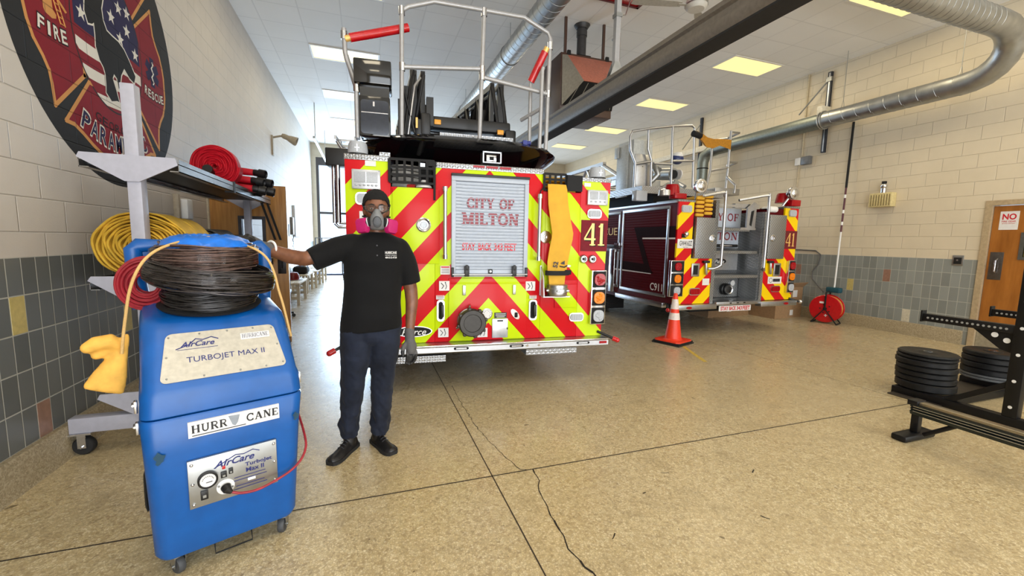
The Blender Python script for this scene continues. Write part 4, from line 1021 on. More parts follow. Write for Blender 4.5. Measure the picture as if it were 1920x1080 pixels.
for k in range(27): zz = 1.165 + k * (1.985 - 1.165) / 27; b.box2((1.0, -.0192, zz - .0022), (1.56, -.0146, zz + .0022))
b.obj('slat_joints', sh)
b = B(M_alu); b.box2((.92, -.05, 1.118), (1.63, -.03, 1.13)); b.cyl((.915, -.055, 1.124), (1.64, -.055, 1.124), .008)
b.use(M_black)
for u in (1.05, 1.51): b.box((u, -.05, 1.155), (.045, .03, .10), bev=.006); b.box((u, -.062, 1.19), (.022, .02, .05), bev=.004)
for u in (.918, 1.634): b.box((u, -.045, 1.145), (.022, .03, .09), bev=.004)
b.box((1.28, -.028, 1.152), (.042, .014, .042), bev=.004); b.use(M_chrome); b.cyl((1.28, -.034, 1.152), (1.28, -.039, 1.152), .009); b.obj('lift_bar', fr)
# grab rails
def grab(T, u, z0, z1, r=.017, off=.075, name='grab_rail'):
    b = B(M_alu); b.cyl((u, -off, z0), (u, -off, z1), r, seg=16); b.use(M_chrome)
    for z in (z0, z1): b.cyl((u, -off, z - .02), (u, -off, z + .02), r * 1.3); b.cyl((u, -off, z), (u, 0, z), r * .9)
    return b.obj(name, T)
grab(T1, .845, 1.29, 1.90); grab(T1, 1.747, 1.28, 1.875)
# lamps
M_lamphouse = mat('lamp_bezel_white', (196, 198, 202), .25, .3, var=.03)
def lamp_box(T, u0, u1, z0, z1, nled, name='scene_light'):
    b = B(M_lamphouse); b.box2((u0, -.03, z0), (u1, 0, z1), bev=.006); o = b.obj(name, T)
    l = B(M_lensclear); l.box2((u0 + .022, -.036, z0 + .055), (u1 - .022, -.028, z1 - .02), bev=.003); l.use(M_chrome); l.box(((u0 + u1) / 2, -.037, (z0 + z1) / 2 + .018), (.005, .004, (z1 - z0) * .5)); l.obj('lens', o)
    l = B(M_lensclear)
    for k in range(nled): u = u0 + .035 + (u1 - u0 - .07) * k / (nled - 1); l.ball((u, -.031, z0 + .033), (.013, .006, .009), 12)
    l.obj('leds', o)
    l = B(M_steel)
    for u in (u0 + .01, u1 - .01):
        for z in (z0 + .01, z1 - .01): l.ball((u, -.031, z), .004, 8)
    l.obj('screws', o); return o
lamp_box(T1, .05, .286, 1.869, 2.036, 6); lamp_box(T1, 2.265, 2.485, 1.82, 1.968, 4)
def oval_lamp(T, u0, u1, z0, z1, m, name='warning_light'):
    r = min(.035, (z1 - z0) * .36)
    b = B(M_chrome); b.prism(plate_poly(u0, u1, z0, z1, r), RM(0, 0, 0), .018); o = b.obj(name, T)
    l = B(m); l.prism(plate_poly(u0 + .012, u1 - .012, z0 + .012, z1 - .012, r * .8), RM(0, 0, .018), .012)
    for k in range(5): u = u0 + .03 + (u1 - u0 - .06) * k / 4; l.box((u, -.031, (z0 + z1) / 2), (.004, .004, (z1 - z0) * .55))
    l.obj('lens', o); return o
oval_lamp(T1, .075, .235, 1.735, 1.842, M_lensclear); oval_lamp(T1, 2.273, 2.427, 1.688, 1.78, M_lensclear); oval_lamp(T1, 2.115, 2.272, .636, .725, M_lensclear)
def tail_cluster(T, u0, u1, z0, z1, side=0):
    b = B(M_chrome); h = (z1 - z0) / 3
    b.box2((u0, -.05, z0), (u1, 0, z1), bev=.008); o = b.obj('tail_lamp_cluster', T)
    for k, (m, nm) in enumerate(((M_lensclear, 'reversing_lens'), (M_lensamber, 'amber_lens'), (M_lensred, 'red_lens'))):
        l = B(M_dark); zc = z0 + h * (k + .5); uc = (u0 + u1) / 2; l.box((uc, -.05, zc), ((u1 - u0) - .022, .012, h - .022), bev=.004)
        l.use(m); l.prism(plate_poly(uc - .058, uc + .058, zc - .06, zc + .06, .045), RM(0, 0, .05), .022)
        rnd = random.Random(k)
        for q in range(14): a = rnd.uniform(0, 6.28); r = rnd.uniform(0, .042); l.ball((uc + r * cos(a), -.072, zc + r * sin(a)), (.014, .006, .014), 8)
        l.obj(nm, o)
    return o
tail_cluster(T1, 2.332, 2.50, .602, 1.165)
def beacon(T, u, v, z, r=.085, h=.12):
    b = B(M_black); b.cyl((u, v, z), (u, v, z + .018), r * 1.05, seg=28); o = b.obj('beacon', T)
    l = B(M_lensclear); l.lathe([(r, .018), (r * 1.0, .05), (r * .92, h - .02), (r * .80, h), (0, h + .002)], Matrix.Translation((u, v, z)), 32)
    l.use(M_chrome); l.box((u, v - r * .96, z + .06), (.007, .008, .06)); l.box((u, v - r * .96, z + .06), (.04, .008, .007)); l.obj('dome', o); return o
beacon(T1, .095, .10, 2.165); beacon(T1, 2.415, .10, 2.088)
b = B(M_label); b.box2((.16, -.008, 2.07), (.25, 0, 2.115)); b.box2((2.23, -.008, 2.0), (2.30, 0, 2.035)); b.obj('small_plate', T1)
b = B(M_lensred)
for u0, u1 in ((1.108, 1.218), (1.232, 1.345), (1.362, 1.472)): b.prism(plate_poly(u0, u1, 2.114, 2.134, .009), RM(0, 0, .006), .008)
b.obj('clearance_light', T1)
b = B(M_alu)
for a in ((1.196, 2.165, 1.208, 2.265), (1.362, 2.165, 1.374, 2.265), (1.196, 2.255, 1.374, 2.267), (1.196, 2.163, 1.374, 2.172)): b.box2((a[0], -.02, a[1]), (a[2], .1, a[3]))
b.use(M_chrome); b.box2((1.235, .01, 2.18), (1.335, .06, 2.245), bev=.008); b.use(M_dark); b.box2((1.265, .005, 2.195), (1.305, .012, 2.225)); b.obj('camera_housing', T1)
# cargo nets and the hose bed behind
b = B(M_dark); b.box2((.357, .35, 1.87), (.773, 7.1, 1.9)); b.box2((.36, .6, 1.9), (.77, .62, 2.16)); b.box2((1.79, .6, 1.87), (2.21, .62, 2.09)); b.obj('hose_bed', T1)
M_web = mat('black_webbing', (18, 18, 20), .8)
def net(u0, u1, z0, z1, nu, nz, name='cargo_net'):
    b = B(M_web); w = .022
    for k in range(nu): u = u0 + (u1 - u0) * k / (nu - 1); b.box2((u - w / 2, -.018, z0), (u + w / 2, -.010, z1))
    for k in range(nz): z = z0 + (z1 - z0) * k / (nz - 1); b.box2((u0, -.016, z - w / 2), (u1, -.008, z + w / 2))
    return b
b = net(.362, .755, 1.945, 2.145, 7, 4); b.box2((.745, -.02, 1.80), (.765, -.012, 2.13)); b.box2((.70, -.022, 2.10), (.77, -.012, 2.14)); b.use(M_chrome); b.box2((.63, -.024, 2.09), (.67, -.016, 2.12)); b.obj('cargo_net', T1)
b = net(1.805, 2.035, 1.945, 2.10, 5, 4); b.box2((2.02, -.018, 1.945), (2.205, -.01, 2.10)); b.use(M_web); b.tube([(1.80, -.02, 1.97), (1.765, -.03, 1.93), (1.752, -.05, 1.88)], .006); b.obj('cargo_net', T1)
t = thing('hose_fitting', 'white cone-shaped hose fitting lying in the net at the truck left corner', 'fitting', (T1.matrix_basis @ V((.665, .06, 1.913))))
b = B(M_white); b.lathe([(.075, 0), (.07, .012), (.03, .05), (.022, .07), (0, .072)], seg=24); b.obj('cone', t)
t = thing('folded_white_hose', 'bundle of pale hose packed behind the left cargo net', 'hose', T1.matrix_basis @ V((.50, .28, 1.9)), -.0762)
b = B(mat('pale_hose', (150, 150, 150), .6, var=.3, vscale=9)); 
for k in range(4): b.tube([(-.11, -.12, .03 + .055 * k), (.0, -.16, .035 + .055 * k), (.11, -.12, .03 + .055 * k), (.11, .2, .03 + .055 * k)], .026, seg=10)
b.obj('hose', t); b = B(M_red); b.cyl((.02, -.16, .02), (.09, -.18, .02), .028); b.obj('coupling', t)
# badges, labels, fittings on the tail
b = B(M_chrome); b.lathe([(.066, 0), (.066, .008), (.058, .012), (.05, .006), (.0, .006)], RM(.656, 1.575, .01), 36); o = b.obj('fuel_badge', T1)
b = B(M_steel); b.lathe([(.046, .007), (.042, .011), (.03, .011), (.026, .007), (0, .007)], RM(.656, 1.575, .01), 32)
for k in range(5): b.box((.656, -.02, 1.575 + .012 * (k - 2)), (.05, .004, .004))
b.obj('emblem', o)
b = B(M_chrome); b.lathe([(.06, 0), (.06, .008), (.05, .012), (.0, .006)], RM(1.835, 1.49, .01), 32); b.obj('fuel_badge', T1)
M_bevelgold = M_gold
b = B(mat('maroon_number_panel', (112, 8, 24), .4, spec=.15)); b.box2((2.215, -.006, 1.357), (2.507, 0, 1.67)); o = b.obj('number_panel', T1)
b = B(M_dark); slab(b, '41', RM(2.366, 1.518, .0068), .235, .225, .03); b.obj('number_shadow', o)
b = B(M_gold); slab(b, '41', RM(2.358, 1.526, .0088), .235, .225, -.01); b.obj('number', o)
for u in (2.248, 2.347): b = B(M_steel); b.lathe([(.042, 0), (.042, .02), (.034, .03), (.024, .03), (.02, .016), (0, .016)], RM(u, 1.277), 28); b.use(M_dark); b.lathe([(.012, .0165), (.012, .024), (0, .024)], RM(u, 1.277), 16); b.obj('air_inlet', T1)
def sticker(u0, u1, z0, z1, kind, name='warning_sticker'):
    b = B(M_label); b.box2((u0, -.0185, z0), (u1, -.0005, z1)); o = b.obj(name, T1)
    b = B(M_ink); uc, zc = (u0 + u1) / 2, (z0 + z1) / 2; w, h = u1 - u0, z1 - z0
    if kind == 0:
        b.use(M_redink); b.box((uc, -.019, z1 - h * .14), (w * .85, .001, h * .16)); b.use(M_ink)
        for k in range(4): b.box((uc, -.019, z1 - h * (.36 + .15 * k)), (w * .8, .001, h * .05))
    else:
        b.tube([(uc - w * .3, -.0195, zc + h * .3), (uc - w * .05, -.0195, zc), (uc - w * .25, -.0195, zc - h * .3)], h * .04, seg=6); b.tube([(uc + w * .1, -.0195, zc + h * .32), (uc + w * .22, -.0195, zc - h * .05), (uc + w * .12, -.0195, zc - h * .35)], h * .035, seg=6); b.ball((uc + w * .1, -.0195, zc + h * .36), (h * .06, .001, h * .06), 10)
    b.obj('print', o)
sticker(.808, .897, 1.122, 1.202, 0); sticker(.796, .892, .97, 1.06, 1); sticker(1.64, 1.738, .96, 1.052, 1); sticker(.787, .884, .525, .613, 1); sticker(1.164, 1.262, .51, .60, 1); sticker(.769, .845, .888, .925, 0); sticker(1.682, 1.755, .878, .912, 0)
b = B(M_label); b.box2((.105, -.004, 1.53), (.29, 0, 1.68)); o = b.obj('warning_sticker', T1)
b = B(M_ink)
for pts in (((.13, 1.60), (.17, 1.64), (.21, 1.62), (.25, 1.655)), ((.17, 1.64), (.15, 1.56)), ((.21, 1.62), (.24, 1.56)), ((.14, 1.655), (.19, 1.605))): b.tube([(u, -.005, z) for u, z in pts], .004, seg=6)
b.obj('print', o)
for u0, u1, z0, z1 in ((.775, .848, .676, .882), (1.68, 1.765, .66, .868)):
    b = B(M_alu); b.prism(plate_poly(u0, u1, z0, z1, .03), RM(0, 0, 0), .014); o = b.obj('latch_pocket', T1)
    b = B(M_dark); b.prism(plate_poly(u0 + .016, u1 - .016, z0 + .02, z1 - .018, .02), RM(0, 0, .0145), .001); b.use(M_black); b.box(((u0 + u1) / 2 + .012, -.035, (z0 + z1) / 2), (.03, .04, .12), bev=.01); b.obj('latch', o)
for u in (1.03, 1.522): b = B(M_alu); b.box2((u - .015, -.032, .925), (u + .015, -.017, 1.02), bev=.005); b.obj('hatch_latch', T1)
# big capped inlet valve, gauge, plates
b = B(M_steel); b.lathe([(.115, 0), (.115, .03), (.105, .035), (.105, .09), (.118, .095), (.118, .115)], RM(1.08, .685, .014), 40, caps=False); o = b.obj('inlet_valve', T1)
b = B(mat('dark_cap', (64, 62, 60), .45, .5)); b.lathe([(.128, .085), (.13, .10), (.13, .15), (.118, .165), (.085, .165), (.08, .158), (0, .158)], RM(1.09, .68, .014), 40)
for k in range(8): a = radians(45 * k + 12); b.box((1.09 + .13 * cos(a), -.014 - .125, .68 + .13 * sin(a)), (.03, .06, .03), bev=.006)
b.obj('cap', o)
b = B(M_chrome)
for k in range(3): a = radians(120 * k + 90); b.tube([(1.08 + .1 * cos(a), -.03, .685 + .1 * sin(a)), (1.08 + .15 * cos(a), -.05, .685 + .15 * sin(a))], .012)
b.obj('lugs', o)
b = B(M_chrome); b.lathe([(.055, 0), (.055, .012), (.046, .016), (.044, .012), (0, .012)], RM(1.253, .74, .014), 32); o = b.obj('pressure_gauge', T1)
b = B(M_label); b.lathe([(.043, .0125), (0, .0128)], RM(1.253, .74, .014), 28); b.use(M_ink)
for k in range(9): a = radians(-40 + 32.5 * k); b.box((1.253 + .033 * cos(a), -.0275, .74 + .033 * sin(a)), (.006, .001, .006))
b.obj('dial', o)
b = B(M_black); b.box2((1.328, -.02, .695), (1.452, -.014, .748)); o = b.obj('instruction_plate', T1)
b = B(M_label)
for k in range(3): b.box((1.39, -.0205, .735 - .015 * k), (.10 - .02 * (k == 2), .001, .005))
b.obj('print', o)
b = B(M_alu); b.box2((1.305, -.026, .498), (1.465, -.014, .69), bev=.006); o = b.obj('drain_door', T1)
b = B(M_black); b.box2((1.355, -.028, .66), (1.415, -.0265, .676)); b.box2((1.455, -.034, .58), (1.463, -.026, .6)); b.obj('print', o)
b = B(M_chrome); b.prism([(1.536 + .062 * cos(a) * cos(-.9) - .03 * sin(a) * sin(-.9), .73 + .062 * cos(a) * sin(-.9) + .03 * sin(a) * cos(-.9)) for a in [2 * PI * i / 24 for i in range(24)]], RM(0, 0, .014), .012); b.use(M_dark); b.box((1.545, -.03, .722), (.03, .012, .05), bev=.006); b.obj('hatch_handle', T1)
# oval maker badge at lower left
ell = lambda cu, cz_, a_, b_, n=40: [(cu + a_ * cos(2 * PI * i / n), cz_ + b_ * sin(2 * PI * i / n)) for i in range(n)]
b = B(M_chrome); b.prism(ell(.565, .586, .168, .052), RM(0, 0, 0), .006); b.use(M_dark); b.prism(ell(.565, .586, .158, .044), RM(0, 0, .006), .001); o = b.obj('maker_badge', T1)
b = B(M_label); text(b, 'Pierce', RM(.565, .583, .0075), .225, .062, fat=.01, shear=.35); b.obj('lettering', o)
b = B(M_label); b.prism(ell(.57, 1.18, .03, .012), RM(0, 0, 0), .002); b.prism(ell(2.085, 1.205, .03, .012), RM(0, 0, .01), .002); b.obj('small_badge', T1)
# red-tipped prods beside the bumper
for s, u in ((-1, .02), (1, 2.44)):
    b = B(M_black); b.tube([(u, .0, .52), (u + s * .15, -.10, .455)], .014); b.use(M_red); b.cyl((u + s * .135, -.09, .461), (u + s * .175, -.115, .444), .026, seg=16); b.ball((u + s * .175, -.115, .444), .026, 14); b.obj('corner_prod', T1)
# long grab rails and bracket seen past the left edge
b = B(M_chrome)
for u, v in ((-.235, 1.0), (-.18, .9)): b.cyl((u, v, 1.6), (u, v, 2.2), .022)
b.tube([(-.235, 1, 1.6), (-.2, 1, 1.56), (.0, 1, 1.56)], .016); b.tube([(-.18, .9, 1.6), (.0, .9, 1.6)], .014); b.use(M_black); b.box2((-.30, .9, 2.2), (.02, 1.2, 2.38), bev=.01); b.obj('side_grab_rail', T1)
b = B(M_alu)
for k in range(8): b.box2((-.34, 2.2 + k * .45, 2.72), (-.10, 2.3 + k * .45, 2.75)); b.box2((-.34, 2.2 + k * .45, 2.62), (-.30, 2.3 + k * .45, 2.74))
b.box2((-.36, 2.0, 2.70), (-.33, 6.0, 2.75)); b.box2((-.12, 2.0, 2.70), (-.09, 6.0, 2.75)); b.tube([(-.34, 2.1, 2.7), (.05, 2.1, 2.1)], .02); b.tube([(-.1, 5.8, 2.7), (.05, 5.8, 2.1)], .02); b.obj('side_ladder_rack', T1)
# turntable: black saucer deck
b = B(M_blackgloss)
def deckring(sc, z, zt=0.): 
    out = []
    for i in range(64):
        a = 2 * PI * i / 64; ca, sa = cos(a), sin(a); e = 2 / 3.0
        u = abs(ca) ** e * (1 if ca > 0 else -1); v = abs(sa) ** e * (1 if sa > 0 else -1)
        out.append((1.12 + 1.13 * sc * u, 1.45 + 1.30 * sc * v, z))
    return out
b.loft([deckring(.60, 2.20), deckring(.80, 2.22), deckring(.985, 2.355), deckring(1.0, 2.385), deckring(.96, 2.43), deckring(.90, 2.445)]); b.use(M_dark); b.box2((.45, .9, 1.9), (1.75, 2.4, 2.24)); dk = b.obj('turntable_deck', T1)
# railings on the deck
M_rl = M_railgrey
def rail(name, paths, r=.022, joints=()):
    b = B(M_rl)
    for p in paths: b.tube(p, r, seg=12)
    b.use(M_chrome)
    for j in joints: b.cyl((j[0], j[1], j[2] - .035), (j[0], j[1], j[2] + .035), r * 1.35)
    return b.obj(name, T1)
vr = .30
rail('rear_railing', [[(.472, vr, 2.42), (.483, vr, 3.50), (.50, vr, 3.545), (.545, vr, 3.575), (.78, vr, 3.655), (1.25, vr, 3.65), (1.66, vr + .02, 3.655), (1.92, vr + .04, 3.555), (1.95, vr + .04, 3.50), (1.93, vr + .04, 2.40)],
                      [(1.22, vr, 2.44), (1.255, vr, 3.65)], [(.482, vr, 3.04), (1.235, vr, 3.11)], [(1.245, vr, 3.035), (1.945, vr + .04, 2.96)]], .021, ((.484, vr, 3.53), (1.254, vr, 3.63), (.482, vr, 3.04), (1.238, vr, 3.10), (1.24, vr, 3.04), (1.943, vr + .04, 2.96), (1.95, vr + .04, 3.43)))
rail('side_railing', [[(.078, .28, 2.36), (.076, .28, 2.83), (.045, .28, 2.92), (.0, .28, 3.04), (-.012, .28, 3.10), (-.018, .28, 3.30)], [(.078, .34, 2.36), (.074, .36, 2.80), (.03, .40, 2.95), (-.01, .34, 3.1)]], .021, ((.078, .28, 2.8), (-.018, .28, 3.24)))
rail('side_railing', [[(1.775, .42, 2.42), (1.775, .42, 3.13)], [(1.85, .30, 2.40), (1.86, .30, 3.17), (1.87, .3, 3.2)], [(1.70, .5, 2.72), (1.86, .3, 2.80)]], .019)
for name, p, q in (('red_safety_bar', (.03, .28, 3.225), (.54, .36, 3.42)), ('red_safety_bar', (1.89, .32, 3.36), (1.775, .42, 3.09))):
    b = B(M_red); b.cyl(p, q, .038, seg=20); b.use(M_gold); b.cyl(V(p) + (V(p) - V(q)).normalized() * .045, p, .028); b.obj(name, T1)
# control stand: black box with hood
b = B(M_blackgloss); b.box2((.10, .25, 2.38), (.37, .50, 2.74), bev=.012); b.box2((.105, .26, 2.72), (.365, .50, 2.83)); b.box2((.06, .20, 2.83), (.385, .55, 3.04), bev=.012)
cs = b.obj('control_stand', T1)
b = B(mat('glossy_screen_cover', (52, 58, 70), .12, .3, coat=.6)); b.prism(plate_poly(.112, .358, 2.40, 2.70, .03), RM(0, 0, -.249), .006); o = b.obj('cover', cs)
b = B(M_chrome); b.box2((.22, .238, 2.645), (.235, .245, 2.685)); b.box2((.118, .24, 2.585), (.352, .246, 2.592)); b.obj('latch', o)
# aerial ladder base: cross member, stacked truss sides running forward
b = B(M_black)
b.box2((.66, .62, 2.60), (1.62, .80, 2.72), bev=.02); b.box2((.60, .55, 2.44), (.70, .9, 2.66), bev=.02); b.box2((1.56, .6, 2.44), (1.68, .95, 2.64), bev=.02); b.box2((.66, .75, 2.46), (1.62, .82, 2.54)); b.obj('ladder_heel', T1)
def LP(u, t, z): return V((u - .039 * t, .66 + t, z + .1327 * t))
for u0, zt, zb, endw in ((1.42, 3.085, 2.66, .02), (1.515, 3.09, 2.60, .032), (.595, 3.12, 2.58, .034), (.69, 3.12, 2.66, .022)):
    b = B(M_black); TL = 5.2
    for zz, w in ((zt, .022), (zb, .03)): b.loft([[LP(u0 + du, t, zz + dz) for du, dz in ((-w, -.03), (w, -.03), (w, .03), (-w, .03))] for t in (0, TL)], smooth=False)
    b.loft([[LP(u0 + du, dt, zz) for du, dt in ((-endw, 0), (endw, 0), (endw, .06), (-endw, .06))] for zz in (zb, zt + .04)], smooth=False)
    for i in range(7):
        t = .73 * i
        b.tube([LP(u0, t, zt), LP(u0, t + .365, zb)], .026, seg=8); b.tube([LP(u0, t + .365, zb), LP(u0, t + .73, zt)], .026, seg=8)
        if i: b.tube([LP(u0, t, zt), LP(u0, t, zb)], .018, seg=8)
    s_ = 1 if u0 > 1 else -1
    b.tube([LP(u0, 0, zt), LP(u0 + .09 * s_, .02, zb - .08)], .022, seg=8); b.tube([LP(u0 - .02 * s_, .35, zb + .22), LP(u0 - .02 * s_, .35, zb)], .05, seg=10)
    b.obj('ladder_side', T1)
b = B(M_black); b.box2((.49, .52, 2.44), (.56, .62, 2.95)); b.box2((.72, .56, 2.60), (.79, .64, 2.88)); b.tube([(.50, .5, 2.48), (.565, .52, 3.0), (.595, .6, 3.13)], .014); b.tube([(.5, .5, 2.9), (.60, .5, 2.5)], .012); b.box2((.66, .54, 2.50), (.76, .60, 2.72), bev=.02); b.obj('ladder_heel_bracket', T1)
b = B(M_black)
for i in range(14): b.cyl(LP(.69, .5 + i * .33, 2.66), LP(1.42, .5 + i * .33, 2.66), .016, seg=8)
b.obj('ladder_rungs', T1)
b = B(mat('amber_marker', (232, 158, 40), .35)); b.box2((.80, .60, 2.63), (.87, .625, 2.68), bev=.006); b.box2((1.47, .60, 2.58), (1.54, .625, 2.63), bev=.006); b.obj('amber_marker', T1)
b = B(M_tread); b.box2((.85, .50, 2.445), (1.62, .95, 2.475)); b.box2((.85, .50, 2.445), (1.62, .51, 2.53)); b.obj('deck_tread', T1)
b = B(M_black); b.box2((.44, .55, 2.44), (.53, .8, 2.83)); b.use(M_alu); b.tube([(.53, .5, 2.45), (.60, .5, 2.95), (.66, .55, 3.05)], .012); b.use(M_gold); b.box((.62, .5, 2.6), (.02, .02, .1)); b.obj('hydraulic_lines', T1)
b = B(mat('dark_blue_fitting', (40, 50, 130), .4)); b.box2((1.66, .25, 2.40), (1.70, .3, 2.46)); b.tube([(1.60, .3, 2.42), (1.75, .3, 2.45)], .02); b.obj('blue_fitting', T1)
# yellow preconnect hose hanging down over the tail
Y = thing('supply_hose', 'flat yellow hose hanging from the right cargo net down the chevron tail', 'hose', (-.15, 3.969, 0), -.0762)
b = B(M_yellowhose)
cen = [(1.93, -.03, 2.0, .094), (1.929, -.055, 1.955, .098), (1.935, -.075, 1.80, .103), (1.955, -.095, 1.65, .106), (1.977, -.105, 1.53, .109), (1.972, -.105, 1.47, .109), (1.955, -.10, 1.38, .108), (1.938, -.095, 1.25, .106), (1.932, -.10, 1.17, .100), (1.932, -.10, 1.10, .086), (1.933, -.10, 1.03, .080)]
b.loft([[(u - w, v + .008, z), (u - w, v - .004, z), (u - w * .5, v - .016, z), (u, v - .02, z), (u + w * .5, v - .016, z), (u + w, v - .004, z), (u + w, v + .008, z), (u, v + .014, z)] for u, v, z, w in cen]); b.obj('hose', Y, angle=60)
b = B(M_ink); text(b, '52', RM(1.905, 1.225, .127) @ Matrix.Rotation(radians(80), 4, 'Z'), .06, .05, fat=.03); b.prism([(1.955, 1.235), (2.0, 1.225), (2.0, 1.265)], RM(0, 0, .124), .001); b.tube([(1.95, -.125, 1.21), (2.0, -.122, 1.2), (2.03, -.115, 1.215)], .006); b.obj('stencil', Y)
b = B(M_alu); b.lathe([(.09, .0), (.098, .01), (.098, .035), (.11, .04), (.11, .075), (.102, .08), (.102, .11), (.09, .115)], Matrix.Translation((1.935, -.11, .918)), 32)
b.use(M_steel)
for k in range(6): a = radians(60 * k + 15); b.box((1.935 + .112 * cos(a), -.11 + .112 * sin(a), .975), (.03, .03, .02), bev=.004)
b.obj('coupling', Y)
b = B(M_web); b.loft([[(1.935 + rx_ * cos(a), -.10 + ry_ * sin(a), z) for a in [2 * PI * i / 24 for i in range(24)]] for z, rx_, ry_ in ((1.12, .125, .05), (1.165, .125, .05))], caps=False); b.box((2.04, -.12, 1.15), (.06, .03, .045), bev=.006); b.obj('strap', Y)
b = B(M_alu); b.box2((1.785, -.02, .91), (1.80, -.0, 1.21)); b.box2((1.785, -.14, .905), (2.06, -.012, .915)); b.loft([[(1.79, v, z) for v, z in ((-.02, 1.2), (-.10, 1.10), (-.13, .91), (-.02, .91))], [(1.80, v, z) for v, z in ((-.02, 1.2), (-.10, 1.10), (-.13, .91), (-.02, .91))]], smooth=False); b.obj('hose_tray', T1)
# hose stacked behind the right net
t = thing('folded_yellow_hose', 'yellow hose folded in the bed behind the right cargo net', 'hose', T1.matrix_basis @ V((1.99, .2, 1.9)), -.0762)
b = B(M_yellowhose)
for k in range(3): b.box((0, .1, .04 + k * .06), (.36, .5, .045), bev=.018)
b.obj('hose', t)
# ------------------------------------------------------------------ the older fire engine beside it
M_chev2 = chev('yellow_red_chevron_sheeting', 1.25, .95, 2.855 - .2125 * 20, .2125, (246, 206, 0), (206, 12, 22))
T2 = thing('ladder_fire_engine', 'older maroon fire engine with yellow chevrons and open stair recess by the right wall', 'fire truck', (4.461, 5.211, 0), 0, 'fire trucks parked in the bay')
M_pal = mat('pale_grey_control_box', (188, 192, 190), .4, .1)
b = B(M_maroon); b.box2((.0, .03, .52), (.66, 7.5, 2.08)); b.box2((1.84, .03, .52), (2.5, 7.5, 2.06)); b.box2((.6, 1.0, .52), (1.9, 7.5, 1.9)); b.box2((.02, 1.6, .45), (2.48, 7.5, .6)); b.obj('body', T2)
b = B(M_chev2)
b.prism([(0, .52), (.70, .52), (.70, 1.23), (.285, 1.23), (.285, 2.09), (0, 2.09)], RM(0, 0, 0, .03), .03); b.obj('rear_panel', T2)
b = B(M_chev2)
b.prism([(1.80, .535), (2.5, .535), (2.5, 2.085), (2.19, 2.085), (2.19, 1.23), (1.80, 1.23)], RM(0, 0, 0, .03), .03); o = b.obj('rear_panel', T2)
b = B(M_treadgrey)
b.box2((.285, .0, 1.23), (.72, .03, 1.24)); b.box2((.70, -.01, .50), (.765, .06, 2.14)); b.box2((1.735, -.01, .50), (1.80, .06, 2.0))
b.box2((.765, .03, .50), (.78, .5, 2.1)); b.box2((1.72, .03, .50), (1.735, .5, 2.0)); b.box2((.285, .02, 2.08), (.305, .5, 2.1)); b.box2((-.02, -.004, 2.085), (.30, .5, 2.115)); b.box2((2.2, -.004, 2.08), (2.52, .5, 2.11))
b.box2((.765, .46, .50), (1.735, .5, 2.0)); b.obj('recess_lining', T2)
b = B(M_alu); b.box2((-.02, -.09, .435), (.78, .03, .515), bev=.008); b.box2((1.72, -.09, .44), (2.54, .03, .525), bev=.008); b.box2((.79, -.07, .485), (1.73, .35, .54), bev=.006)
bum = b.obj('rear_bumper', T2)
b = B(M_lensred); b.prism(ell(.23, .472, .05, .02), RM(0, 0, .09), .01); b.prism(ell(2.28, .48, .05, .02), RM(0, 0, .09), .01); b.obj('red_reflector', bum)
b = B(M_dark)
for u in (1.08, 1.23, 1.37): b.box2((u - .02, -.074, .51), (u + .02, -.069, .528))
b.obj('step_lights', bum)
# stairs
b = B(M_treadgrey)
for z, v0, v1, u1 in ((.955, .02, .45, 1.715), (1.35, .04, .45, 1.68), (1.715, .06, .45, 1.50)): b.box2((.78, v0, z - .04), (u1, v1, z + .006), bev=.006); b.box2((.78, v0 - .004, z - .04), (u1, v0 + .006, z + .004))
b.obj('stair_tread', T2)
b = B(M_alu); b.box2((.80, .36, 1.02), (1.62, .385, 1.31)); b.use(M_treadgrey); b.box2((.80, .40, .55), (1.715, .42, .90)); b.obj('stair_riser', T2)
b = B(M_shut); b.box2((.79, .34, 1.40), (1.58, .36, 1.70)); b.box2((.79, .30, 1.74), (1.56, .32, 2.06)); lp = b.obj('lettered_board', T2)
b = B(mat('dull_red_vinyl', (130, 32, 42), .45)); slab(b, 'CITY OF', RM(1.12, 1.91, .0, .298), .77, .12); slab(b, 'MILTON', RM(1.15, 1.595, 0, .338), .80, .125); b.obj('lettering', lp)
b = B(M_dark); b.box2((1.06, .28, 1.41), (1.52, .335, 1.46), bev=.01); b.use(M_chrome); b.box2((1.12, .27, 1.425), (1.38, .282, 1.445)); b.obj('license_lamp', T2)
b = B(M_chrome); b.prism(ell(1.22, 1.17, .15, .058), RM(0, 0, 0, .36), .006); b.use(M_dark); b.prism(ell(1.22, 1.17, .142, .05), RM(0, 0, .006, .36), .001); o = b.obj('maker_badge', T2)
b = B(M_label); text(b, 'Pierce', RM(1.22, 1.167, .0075, .36), .2, .065, fat=.01, shear=.35); b.obj('lettering', o)
b = B(M_black); b.lathe([(.10, 0), (.10, .05), (.088, .06), (.088, .10), (.075, .11), (0, .11)], RM(1.40, .69, 0, .39), 32); b.use(M_chrome); b.lathe([(.08, .1105), (.075, .118), (.06, .1105)], RM(1.40, .69, 0, .39), 32, caps=False); b.obj('capped_outlet', T2)
b = B(M_label); b.lathe([(.05, 0), (.05, .02), (0, .02)], RM(1.575, .79, 0, .40), 28); b.use(M_chrome); b.lathe([(.056, 0), (.056, .024), (.049, .024)], RM(1.575, .79, 0, .40), 28, caps=False); b.obj('pressure_gauge', T2)
b = B(M_black); b.box2((1.60 + .13, .36, .72), (1.60 + .23, .40, .84), bev=.01); b.obj('socket', T2)
b = B(M_steel); b.box2((1.50, .385, .56), (1.64, .40, .74)); b.obj('drain_door', T2)
